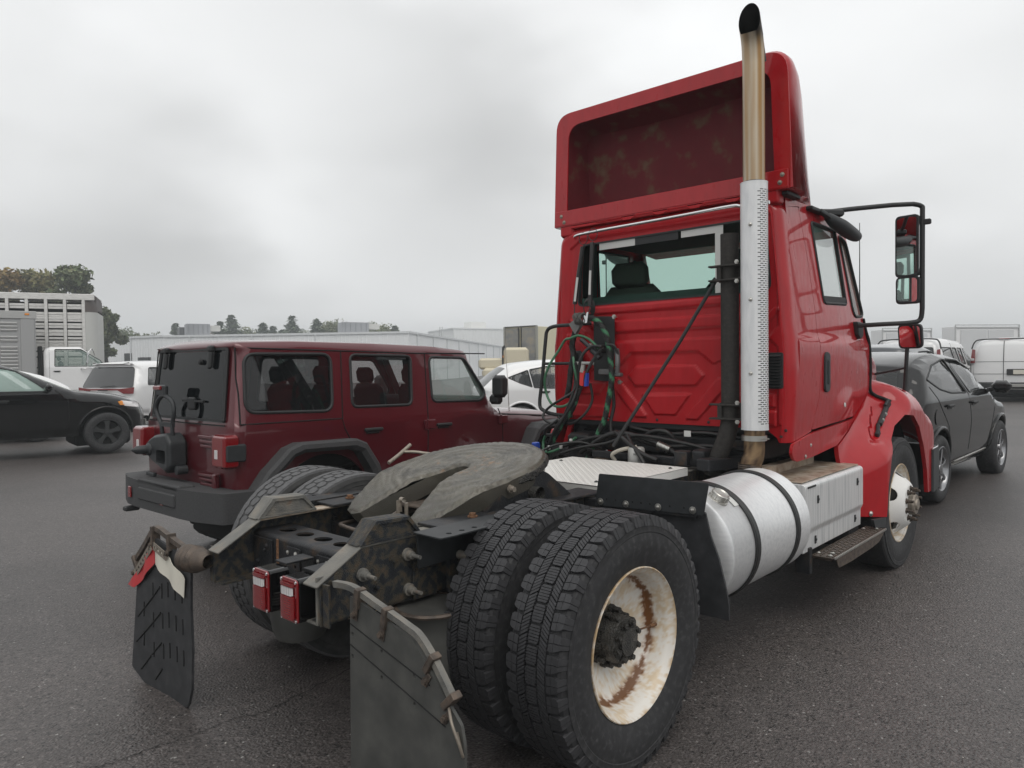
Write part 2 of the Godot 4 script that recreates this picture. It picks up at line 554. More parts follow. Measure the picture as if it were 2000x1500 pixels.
	# flat outline (local x, y) with thickness along local z
	func prism(poly: Array, depth: float, t := Transform3D.IDENTITY, bev := 0.0, holes: Array = []) -> Geo:
		var outer := PackedVector2Array(poly)
		var inner := outer
		if bev > 0.0:
			var off := Geometry2D.offset_polygon(outer, -bev, Geometry2D.JOIN_MITER)
			if off.size() == 1 and off[0].size() == outer.size():
				inner = off[0]
				var best := 0
				for k in inner.size():  # line the two rings up
					if inner[k].distance_to(outer[0]) < inner[best].distance_to(outer[0]):
						best = k
				var turned := PackedVector2Array()
				var same := Geometry2D.is_polygon_clockwise(inner) == Geometry2D.is_polygon_clockwise(outer)
				for k in inner.size():
					turned.push_back(inner[(best + (k if same else -k) + inner.size() * 2) % inner.size()])
				inner = turned
			else:
				bev = 0.0
		var pieces := Cut.region(inner, holes)
		var nz := t.basis.z.normalized()
		for q in pieces:
			var ix := Geometry2D.triangulate_polygon(q)
			for k in range(0, ix.size() - 2, 3):
				var a := Vector3(q[ix[k]].x, q[ix[k]].y, 0)
				var b := Vector3(q[ix[k + 1]].x, q[ix[k + 1]].y, 0)
				var d := Vector3(q[ix[k + 2]].x, q[ix[k + 2]].y, 0)
				var o := Vector3(0, 0, depth)
				tri(t * a, t * b, t * d, -nz, -nz, -nz)
				tri(t * (a + o), t * (b + o), t * (d + o), nz, nz, nz)
		var b2 := minf(bev, depth * 0.45)
		var m := outer.size()
		for k in m:
			var p := outer[k]
			var q := outer[(k + 1) % m]
			var side := Vector3(q.y - p.y, p.x - q.x, 0)
			if Geometry2D.is_polygon_clockwise(outer):
				side = -side
			side = (t.basis * side).normalized()
			wall(t, p, q, b2, depth - b2, side, side)
			if bev > 0.0:
				var pi_ := inner[k]
				var qi := inner[(k + 1) % m]
				quadn(t * Vector3(pi_.x, pi_.y, depth), t * Vector3(qi.x, qi.y, depth), t * Vector3(q.x, q.y, depth - b2), t * Vector3(p.x, p.y, depth - b2), nz, nz, side, side)
				quadn(t * Vector3(pi_.x, pi_.y, 0), t * Vector3(qi.x, qi.y, 0), t * Vector3(q.x, q.y, b2), t * Vector3(p.x, p.y, b2), -nz, -nz, side, side)
		for h in holes:
			for k in h.size():
				var p: Vector2 = h[k]
				var q: Vector2 = h[(k + 1) % h.size()]
				var side := (t.basis * Vector3(q.y - p.y, p.x - q.x, 0)).normalized()
				wall(t, p, q, 0.0, depth, side, side)
		return self

	func wall(t: Transform3D, p: Vector2, q: Vector2, z0: float, z1: float, na: Vector3, nb: Vector3) -> void:
		quadn(t * Vector3(p.x, p.y, z0), t * Vector3(q.x, q.y, z0), t * Vector3(q.x, q.y, z1), t * Vector3(p.x, p.y, z1), na, nb, nb, na)

	# sheet over a 2D outline with holes, carried to space by map(x, y); with a rolled edge of some thickness
	func skin(poly: Array, holes: Array, cell: float, map: Callable, out: Vector3, thick := 0.0, cell_y := 0.0) -> Geo:
		var P := PackedVector2Array(poly)
		var box2 := Rect2(P[0], Vector2.ZERO)
		for p in P:
			box2 = box2.expand(p)
		var cy := cell_y if cell_y > 0.0 else cell
		var nx := maxi(1, int(ceil(box2.size.x / cell)))
		var ny := maxi(1, int(ceil(box2.size.y / cy)))
		var sx := box2.size.x / nx
		var sy := box2.size.y / ny
		var e := minf(sx, sy) * 0.25
		var cache := {}
		var node := func(p: Vector2) -> Array:
			var m: Vector3 = map.call(p.x, p.y)
			var d: Vector3 = (map.call(p.x + e, p.y) - map.call(p.x - e, p.y)).cross(map.call(p.x, p.y + e) - map.call(p.x, p.y - e))
			if d.dot(out) < 0.0:
				d = -d
			return [m, d.normalized()]
		var edges := []  # outline segments, to know which cells they cross
		for ring in [P] + holes:
			for k in ring.size():
				edges.append([ring[k], ring[(k + 1) % ring.size()]])
		var crossed := {}
		for s in edges:
			var len_: float = s[0].distance_to(s[1])
			var steps := int(len_ / minf(sx, sy) * 3.0) + 2
			for k in steps + 1:
				var p: Vector2 = s[0].lerp(s[1], float(k) / steps) - box2.position
				var i := p.x / sx
				var j := p.y / sy
				for di in [-0.02, 0.02]:
					for dj in [-0.02, 0.02]:
						crossed[Vector2i(int(floor(i + di)), int(floor(j + dj)))] = true
		for i in nx:
			for j in ny:
				var x0 := box2.position.x + i * sx
				var y0 := box2.position.y + j * sy
				var r := PackedVector2Array([Vector2(x0, y0), Vector2(x0 + sx, y0), Vector2(x0 + sx, y0 + sy), Vector2(x0, y0 + sy)])
				if not crossed.has(Vector2i(i, j)):
					var mid := Vector2(x0 + sx * 0.5, y0 + sy * 0.5)
					if not Geometry2D.is_point_in_polygon(mid, P):
						continue
					var gone := false
					for h in holes:
						if Geometry2D.is_point_in_polygon(mid, PackedVector2Array(h)):
							gone = true
							break
					if gone:
						continue
					var k := []
					for o in [Vector2i(i, j), Vector2i(i + 1, j), Vector2i(i + 1, j + 1), Vector2i(i, j + 1)]:
						if not cache.has(o):
							cache[o] = node.call(box2.position + Vector2(o.x * sx, o.y * sy))
						k.append(cache[o])
					quadn(k[0][0], k[1][0], k[2][0], k[3][0], k[0][1], k[1][1], k[2][1], k[3][1])
					continue
				for part in Geometry2D.intersect_polygons(r, P):
					for q in Cut.region(part, holes):
						var ix := Geometry2D.triangulate_polygon(q)
						var k := []
						for p in q:
							k.append(node.call(p))
						for w in range(0, ix.size() - 2, 3):
							tri(k[ix[w]][0], k[ix[w + 1]][0], k[ix[w + 2]][0], k[ix[w]][1], k[ix[w + 1]][1], k[ix[w + 2]][1])
		if thick > 0.0:
			for s in edges:
				var steps := int(s[0].distance_to(s[1]) / cell) + 1
				for k in steps:
					var a: Array = node.call(s[0].lerp(s[1], float(k) / steps))
					var b: Array = node.call(s[0].lerp(s[1], float(k + 1) / steps))
					quad(a[0], b[0], b[0] - b[1] * thick, a[0] - a[1] * thick)
		return self

	func mesh() -> ArrayMesh:
		var a := []
		a.resize(Mesh.ARRAY_MAX)
		a[Mesh.ARRAY_VERTEX] = v
		a[Mesh.ARRAY_NORMAL] = n
		if colored:
			a[Mesh.ARRAY_COLOR] = c
		var m := ArrayMesh.new()
		m.add_surface_from_arrays(Mesh.PRIMITIVE_TRIANGLES, a)
		return m


class Cut:
	# pieces without holes that together fill an outline less its holes
	static func region(poly: PackedVector2Array, holes: Array) -> Array:
		var pieces := [poly]
		for h in holes:
			var hp := PackedVector2Array(h)
			var cx := 0.0
			for p in hp:
				cx += p.x / hp.size()
			var next := []
			for q in pieces:
				var got := Geometry2D.clip_polygons(q, hp)
				var inside := false
				for g in got:
					if got.size() > 1 and Geometry2D.is_polygon_clockwise(g) != Geometry2D.is_polygon_clockwise(got[0]):
						inside = true
				if not inside:
					next.append_array(got)
					continue
				for side in [[-1e3, cx], [cx, 1e3]]:
					var half := PackedVector2Array([Vector2(side[0], -1e3), Vector2(side[1], -1e3), Vector2(side[1], 1e3), Vector2(side[0], 1e3)])
					for part in Geometry2D.intersect_polygons(q, half):
						next.append_array(Geometry2D.clip_polygons(part, hp))
			pieces = next
		return pieces


# ---------------------------------------------------------------- naming and placing
var used := {}


func numbered(called: String) -> String:
	var k: int = used.get(called, 0)
	used[called] = k + 1
	return called if k == 0 else "%s_%03d" % [called, k]


func tag(o: Node, label := "", category := "", group := "", kind := "") -> Node:
	for e in [["label", label], ["category", category], ["group", group], ["kind", kind]]:
		if e[1]:
			o.set_meta(e[0], e[1])
	return o


func thing(called: String, label: String, category: String, where := Vector3.ZERO, turn := 0.0, group := "") -> Node3D:
	var o := Node3D.new()
	o.name = numbered(called)
	add_child(o)
	o.position = where
	o.rotation.y = turn
	tag(o, label, category, group)
	return o


func put(called: String, g, m: Material, parent: Node = null, where := Transform3D.IDENTITY) -> MeshInstance3D:
	var o := MeshInstance3D.new()
	o.mesh = g.mesh() if g is Geo else g
	o.material_override = m
	o.transform = where
	o.name = called if parent else numbered(called)
	(parent if parent else self).add_child(o, true)
	return o


func stuff(o: Node) -> Node:
	o.set_meta("kind", "stuff")
	return o


func copy(o: Node3D, label: String) -> Node3D:
	var c: Node3D = o.duplicate()
	c.name = numbered(String(o.name).rstrip("0123456789").trim_suffix("_"))
	add_child(c)
	c.set_meta("label", label)
	return c


static func V(x: float, y: float, z: float) -> Vector3:
	return Vector3(x, y, z)


static func T(b: Basis, o: Vector3) -> Transform3D:
	return Transform3D(b, o)


static func move(o: Vector3) -> Transform3D:
	return Transform3D(Basis.IDENTITY, o)


# local Y of a lathe laid along a direction
static func along(dir: Vector3, o: Vector3) -> Transform3D:
	var y := dir.normalized()
	var x := y.cross(Vector3.UP if absf(y.y) < 0.9 else Vector3.RIGHT).normalized()
	return Transform3D(Basis(x, y, x.cross(y)), o)


static func smooth_path(p: Array, per := 6) -> Array:
	var out := []
	for i in p.size() - 1:
		var a = p[maxi(i - 1, 0)]
		var b = p[i]
		var c = p[i + 1]
		var d = p[mini(i + 2, p.size() - 1)]
		for k in per:
			out.append(b.cubic_interpolate(c, a, d, float(k) / per))
	out.append(p[-1])
	return out


static func v2(list: Array) -> Array:
	var out := []
	for e in list:
		out.append(Vector2(e[0], e[1]))
	return out


static func v3(list: Array) -> Array:
	var out := []
	for e in list:
		out.append(Vector3(e[0], e[1], e[2]))
	return out


static func mirror2(list: Array) -> Array:  # the outline seen from the other side
	var out := []
	for e in list:
		out.append(Vector2(-e.x, e.y))
	out.reverse()
	return out


# outline with its corners rounded
static func rounded(p: Array, r, steps := 4) -> Array:
	var out := []
	var m := p.size()
	for i in m:
		var a: Vector2 = p[(i - 1 + m) % m]
		var b: Vector2 = p[i]
		var c: Vector2 = p[(i + 1) % m]
		var q: float = r[i] if r is Array else r
		q = minf(q, minf(b.distance_to(a), b.distance_to(c)) * 0.49)
		if q < 1e-4:
			out.append(b)
			continue
		var s := b + (a - b).normalized() * q
		var e := b + (c - b).normalized() * q
		for k in steps + 1:
			var t := float(k) / steps
			out.append(s.lerp(b, t).lerp(b.lerp(e, t), t))
	return out


static func ring(center: Vector2, r: float, seg := 24, a0 := 0.0, a1 := TAU) -> Array:
	var out := []
	var full := absf(a1 - a0) > TAU - 0.001
	for k in (seg if full else seg + 1):
		var a := a0 + (a1 - a0) * k / seg
		out.append(center + Vector2(cos(a), sin(a)) * r)
	return out


static func rect(x0: float, y0: float, x1: float, y1: float, r := 0.0) -> Array:
	var p := [Vector2(x0, y0), Vector2(x1, y0), Vector2(x1, y1), Vector2(x0, y1)]
	return rounded(p, r) if r > 0.0 else p


static func sd(p: Vector2, poly: PackedVector2Array) -> float:  # distance to an outline, positive inside
	var best := 1e9
	var m := poly.size()
	for i in m:
		var a := poly[i]
		var e := poly[(i + 1) % m] - a
		var t := clampf((p - a).dot(e) / e.length_squared(), 0.0, 1.0)
		best = minf(best, (p - a - e * t).length_squared())
	return sqrt(best) * (1.0 if Geometry2D.is_point_in_polygon(p, poly) else -1.0)


static func curve(x: float, pts: Array) -> float:  # smooth interpolation of (x, value) pairs
	if x <= pts[0][0]:
		return pts[0][1]
	for i in pts.size() - 1:
		if x <= pts[i + 1][0]:
			var t: float = (x - pts[i][0]) / (pts[i + 1][0] - pts[i][0])
			return lerpf(pts[i][1], pts[i + 1][1], t * t * (3.0 - 2.0 * t))
	return pts[-1][1]


static func line(x: float, pts: Array) -> float:
	if x <= pts[0][0]:
		return pts[0][1]
	for i in pts.size() - 1:
		if x <= pts[i + 1][0]:
			return lerpf(pts[i][1], pts[i + 1][1], (x - pts[i][0]) / (pts[i + 1][0] - pts[i][0]))
	return pts[-1][1]


# flat bar bent in the local x-y plane
func beam(g: Geo, pts: Array, wide: float, high: float) -> void:
	var k := [[], [], [], []]
	for i in pts.size():
		var t: Vector3 = (pts[mini(i + 1, pts.size() - 1)] - pts[maxi(i - 1, 0)]).normalized()
		var u := Vector3(-t.y, t.x, 0).normalized() * high * 0.5
		var w := Vector3(0, 0, wide * 0.5)
		var c: Vector3 = pts[i]
		for e in [[0, u + w], [1, u - w], [2, -u - w], [3, -u + w]]:
			k[e[0]].append(c + e[1])
	for s in 4:
		g.grid([PackedVector3Array(k[s]), PackedVector3Array(k[(s + 1) % 4])])
	for e in [0, pts.size() - 1]:
		g.quad(k[0][e], k[1][e], k[2][e], k[3][e])


func bolt(g: Geo, where: Vector3, dir: Vector3, r := 0.012, h := 0.012) -> void:
	g.lathe(v2([[0, r * 1.5], [h * 0.35, r * 1.5], [h * 0.35, r], [h, r], [h, 0.0005]]), 6, along(dir, where), 20.0)


func dome_bolt(g: Geo, where: Vector3, dir: Vector3, r := 0.014) -> void:
	g.lathe(v2([[0, r * 1.25], [0.003, r * 1.25], [0.003, r], [r * 0.5, r * 0.8], [r * 0.75, r * 0.4], [r * 0.8, 0.0005]]), 12, along(dir, where), 50.0)


# ---------------------------------------------------------------- lorry wheels (axle along z, outer side +z)
func tyre_body(R: float, half: float, bead: float, m: Material, called: String, parent: Node3D, groove := 0.012) -> MeshInstance3D:
	var g := Geo.new()
	var f := R - groove
	var pr := []
	var right := [[half * 0.78, bead - 0.005], [half * 0.86, bead + 0.012], [half * 0.93, bead + 0.05], [half * 0.985, bead + 0.075], [half, lerpf(bead, f, 0.5)], [half * 0.985, lerpf(bead, f, 0.66)],
		[half * 0.965, lerpf(bead, f, 0.72)], [half * 0.98, lerpf(bead, f, 0.74)], [half * 0.955, lerpf(bead, f, 0.84)], [half * 0.965, lerpf(bead, f, 0.86)], [half * 0.93, f - 0.03], [half * 0.88, f - 0.008], [half * 0.80, f], [half * 0.4, f + 0.003], [0.0, f + 0.004]]
	for i in right.size():
		pr.append(Vector2(-right[i][0], right[i][1]))
	for i in range(right.size() - 2, -1, -1):
		pr.append(Vector2(right[i][0], right[i][1]))
	g.lathe(pr, 72, along(Vector3(0, 0, 1), Vector3.ZERO), 30.0)
	return put(called, g, m, parent)


func tread_block(g: Geo, poly: Array, R: float, depth: float, crown := 0.22, edge := 99.0) -> void:
	var P := PackedVector2Array(poly)
	var ix := Geometry2D.triangulate_polygon(P)
	var top := []
	var base := []
	var nor := []
	for p in P:
		var a := p.x / R
		var rad := Vector3(cos(a), sin(a), 0)
		var r := R - crown * p.y * p.y
		top.append(rad * r + Vector3(0, 0, p.y))
		if absf(p.y) > edge:
			base.append(rad * (r - 0.042) + Vector3(0, 0, signf(p.y) * (absf(p.y) + 0.011)))
		else:
			base.append(rad * (r - depth) + Vector3(0, 0, p.y))
		nor.append(rad)
	for k in range(0, ix.size() - 2, 3):
		g.tri(top[ix[k]], top[ix[k + 1]], top[ix[k + 2]], nor[ix[k]], nor[ix[k + 1]], nor[ix[k + 2]])
	for k in P.size():
		var q := (k + 1) % P.size()
		g.quad(top[k], top[q], base[q], base[k])


# lugged drive tread: sawn centre blocks, slanted ribs and open shoulder lugs
func lug_tread(R: float) -> ArrayMesh:
	var g := Geo.new()
	var n := 44
	var p := TAU * R / n
	for i in n:
		var s := p * i
		for k in 6:  # centre block cut into bars
			var a := s + p * (0.04 + 0.150 * k)
			var b := a + p * 0.122
			var wa := 0.018 if k == 0 else 0.0235
			var wb := 0.018 if k == 5 else 0.0235
			tread_block(g, v2([[a, -wa], [b, -wb], [b, wb], [a, wa]]), R, 0.017)
		for side in [-1.0, 1.0]:
			for k in 5:  # slanted rib
				var a: float = s + p * (0.5 + 0.19 * k)
				var b: float = a + p * 0.15
				var sh := p * 0.30
				tread_block(g, v2([[a, side * 0.031], [b, side * 0.031], [b + sh, side * 0.063], [a + sh, side * 0.063]]), R, 0.017)
			var o: float = s + p * (0.25 if side > 0 else 0.75)
			tread_block(g, v2([[o, side * 0.069], [o + p * 0.42, side * 0.069], [o + p * 0.38, side * 0.089], [o - p * 0.04, side * 0.089]]), R, 0.013)
			tread_block(g, v2([[o + p * 0.46, side * 0.069], [o + p * 0.80, side * 0.069], [o + p * 0.80, side * 0.089], [o + p * 0.42, side * 0.089]]), R, 0.013)
			tread_block(g, v2([[o - p * 0.04, side * 0.0905], [o + p * 0.37, side * 0.0905], [o + p * 0.37, side * 0.119], [o + p * 0.06, side * 0.119], [o + p * 0.02, side * 0.112], [o - p * 0.04, side * 0.112]]), R, 0.017, 0.22, 0.115)
			tread_block(g, v2([[o + p * 0.40, side * 0.0905], [o + p * 0.80, side * 0.0905], [o + p * 0.70, side * 0.112], [o + p * 0.62, side * 0.119], [o + p * 0.40, side * 0.119]]), R, 0.013, 0.22, 0.115)
	return g.mesh()


# worn tread: zigzag shoulder ribs with two rows of six-sided blocks
func rib_tread(R: float) -> ArrayMesh:
	var g := Geo.new()
	var n := 54
	var p := TAU * R / n
	for i in n:
		var s := p * i
		for side in [-1.0, 1.0]:
			var o: float = s + (0.0 if side > 0 else p * 0.5)
			tread_block(g, v2([[o, side * 0.068], [o + p * 0.45, side * 0.082], [o + p * 0.98, side * 0.068], [o + p * 0.98, side * 0.116], [o, side * 0.116]]), R, 0.008, 0.22, 0.1)
			tread_block(g, v2([[o + p * 0.10, side * 0.018], [o + p * 0.5, side * 0.004], [o + p * 0.9, side * 0.004], [o + p * 0.98, side * 0.036], [o + p * 0.75, side * 0.060], [o + p * 0.3, side * 0.060], [o + p * 0.10, side * 0.046]]), R, 0.008)
	return g.mesh()


func rusty_white(p: Vector3, at_r: float, at_y: float, spread: float) -> Color:
	var r := Vector2(p.x, p.z).length()
	var f := wear.get_noise_3d(p.x * 9.0, p.y * 9.0, p.z * 9.0)
	var h := wear.get_noise_3d(p.x * 45.0, p.y * 45.0, p.z * 45.0)
	var d := Vector2(r - at_r, p.y - at_y).length() / spread
	var rust := clampf(1.3 - d + f * 0.9 + h * 0.9, 0.0, 1.0)
	var lip := clampf(smoothstep(0.287, 0.298, r) * (0.75 + h * 1.3 + f), 0.0, 1.0)
	var tan_ := clampf(0.22 + f * 1.3 + h * 1.5, 0.0, 0.85)
	var c := Color(0.74, 0.71, 0.66).lerp(Color(0.60, 0.44, 0.24), tan_ * 0.8)
	c = c.lerp(Color(0.30, 0.115, 0.025), rust * rust)
	c = c.lerp(Color(0.05, 0.022, 0.012), clampf(rust * 1.6 - 1.0, 0.0, 0.75))
	return c.lerp(Color(0.42, 0.27, 0.12), lip * 0.75)


func drive_wheel(parent: Node3D, where: Vector3, flip: bool, tread: ArrayMesh, lug: bool, dished: bool) -> Node3D:
	var w := Node3D.new()
	w.name = "drive_wheel"
	parent.add_child(w, true)
	w.position = where
	if flip:
		w.rotation.y = PI
	w.rotation.z = 0.35 if lug else 0.0
	tyre_body(0.508, 0.136, 0.296, M.rubber if lug else M.old_rubber, "tyre", w, 0.017 if lug else 0.008)
	put("tread", tread, M.tread if lug else M.old_tread, w)
	var axis := along(Vector3(0, 0, 1), Vector3.ZERO)
	var g := Geo.new()
	# steel rim: flange, drop centre, dish
	var e := 0.118
	var pr := v2([[e - 0.010, 0.300], [e, 0.301], [e + 0.003, 0.297], [e - 0.002, 0.292], [e - 0.012, 0.288], [e - 0.022, 0.280]])
	for k in 10:
		pr.append(Vector2(lerpf(e - 0.022, e - 0.095, (k + 1) / 10.0), lerpf(0.280, 0.258, pow((k + 1) / 10.0, 0.6))))
	if dished:
		for k in 8:
			pr.append(Vector2(lerpf(e - 0.098, e - 0.118, (k + 1) / 8.0), lerpf(0.256, 0.236, (k + 1) / 8.0)))
		for k in 10:
			pr.append(Vector2(lerpf(e - 0.118, e - 0.165, pow((k + 1) / 10.0, 0.8)), lerpf(0.236, 0.10, (k + 1) / 10.0)))
	else:
		pr.append_array(v2([[e - 0.2, 0.255], [e - 0.235, 0.30]]))
	g.lathe(pr, 200, axis, 40.0, 0.0, TAU, func(p): return rusty_white(p, 0.250, e - 0.103, 0.024))
	put("rim", g, M.rim, w)
	if dished:
		var h := Geo.new()
		h.lathe(v2([[e - 0.16, 0.096], [e - 0.07, 0.094], [e - 0.055, 0.088], [e - 0.05, 0.055], [e - 0.035, 0.055], [e - 0.03, 0.0005]]), 32, axis, 30.0)
		for k in 8:
			var a := TAU * k / 8.0
			bolt(h, V(cos(a) * 0.073, sin(a) * 0.073, e - 0.052), Vector3(0, 0, 1), 0.011, 0.020)
		for k in 10:
			var a := TAU * (k + 0.5) / 10.0
			bolt(h, V(cos(a) * 0.108, sin(a) * 0.108, e - 0.150), Vector3(0, 0, 1), 0.012, 0.05)
		for k in 5:
			var a := TAU * k / 5.0 + 0.3
			h.box(V(cos(a) * 0.084, sin(a) * 0.084, e - 0.085), V(0.045, 0.026, 0.05), 0.006, Basis(Vector3(0, 0, 1), a))
		put("hub", h, M.grease_dark, w)
		var s := Geo.new()
		s.tube([V(0.07, -0.03, e - 0.09), V(0.12, -0.045, e - 0.085), V(0.215, -0.085, e - 0.075)], 0.004, 6)
		s.tube([V(0.198, -0.078, e - 0.076), V(0.236, -0.093, e - 0.072)], 0.008, 8)
		put("valve_stem", s, M.rust, w)
	return w


func steer_wheel(parent: Node3D, where: Vector3, flip: bool) -> void:
	var w := Node3D.new()
	w.name = "steer_wheel"
	parent.add_child(w, true)
	w.position = where
	if flip:
		w.rotation.y = PI
	tyre_body(0.507, 0.14, 0.296, M.rubber, "tyre", w, 0.0)
	var axis := along(Vector3(0, 0, 1), Vector3.ZERO)
	var g := Geo.new()
	var e := 0.122
	g.lathe(v2([[e - 0.02, 0.302], [e, 0.303], [e + 0.002, 0.297], [e - 0.02, 0.289], [e - 0.035, 0.280], [e - 0.05, 0.277], [e - 0.10, 0.272]]), 72, axis, 40.0, 0.0, TAU, func(p): return rusty_white(p, 0.30, e - 0.10, 0.03))
	# disc with hand holes, bulging outwards
	var holes := [ring(Vector2.ZERO, 0.085, 24)]
	for k in 5:
		var a := TAU * k / 5.0 + 0.2
		var h := []
		for q in ring(Vector2.ZERO, 1.0, 14):
			h.append(Vector2(cos(a), sin(a)) * (0.222 + q.x * 0.030) + Vector2(-sin(a), cos(a)) * q.y * 0.052)
		holes.append(h)
	var bulge := func(x: float, y: float) -> Vector3:
		var r := Vector2(x, y).length()
		return V(x, y, e - 0.075 + line(r, [[0.08, 0.145], [0.15, 0.142], [0.172, 0.125], [0.205, 0.085], [0.25, 0.02], [0.278, -0.01]]))
	g.tint(Color(0.78, 0.77, 0.75))
	g.skin(ring(Vector2.ZERO, 0.276, 48), holes, 0.016, bulge, Vector3(0, 0, 1), 0.008)
	put("rim", g, M.rim, w)
	var d := Geo.new()
	d.lathe(v2([[-0.10, 0.26], [e - 0.09, 0.26], [e - 0.09, 0.0005]]), 32, axis)
	put("brake_drum", d, M.frame_dark, w)
	var h := Geo.new()
	h.lathe(v2([[e, 0.082], [e + 0.10, 0.08], [e + 0.112, 0.072], [e + 0.112, 0.045], [e + 0.125, 0.04], [e + 0.125, 0.0005]]), 28, axis, 30.0)
	put("hub", h, M.tan_steel, w)
	for k in 10:
		var a := TAU * (k + 0.5) / 10.0
		var b := Geo.new()
		bolt(b, V(cos(a) * 0.118, sin(a) * 0.118, e + 0.066), Vector3(0, 0, 1), 0.016, 0.022)
		b.lathe(v2([[0, 0.011], [0.030, 0.011], [0.030, 0.0005]]), 8, along(Vector3(0, 0, 1), V(cos(a) * 0.118, sin(a) * 0.118, e + 0.09)), 20.0)
		put("wheel_nut", b, M.brown_steel, w)


# ---------------------------------------------------------------- the tractor: chassis
func build_truck() -> void:
	var t := thing("semi_tractor", "red day-cab semi tractor with tall roof fairing, vertical exhaust stack and bare fifth wheel", "truck")
	var lugs := lug_tread(0.508)
	var ribs := rib_tread(0.508)
	drive_wheel(t, V(0, 0.5, 1.075), false, lugs, true, true)
	drive_wheel(t, V(0, 0.5, 0.725), false, lugs, true, false)
	drive_wheel(t, V(0, 0.5, -0.725), true, ribs, false, false)
	drive_wheel(t, V(0, 0.5, -1.075), true, ribs, false, true)
	steer_wheel(t, V(3.77, 0.5, 1.045), false)
	steer_wheel(t, V(3.77, 0.5, -1.045), true)
	chassis(t)
	fifth_wheel(t)
	tail_lights(t)
	mud_flaps(t)
	tank_side(t)
	cab(t)
	nose(t)
	mirrors(t)
	exhaust(t)
	hoses(t)
	behind_cab(t)


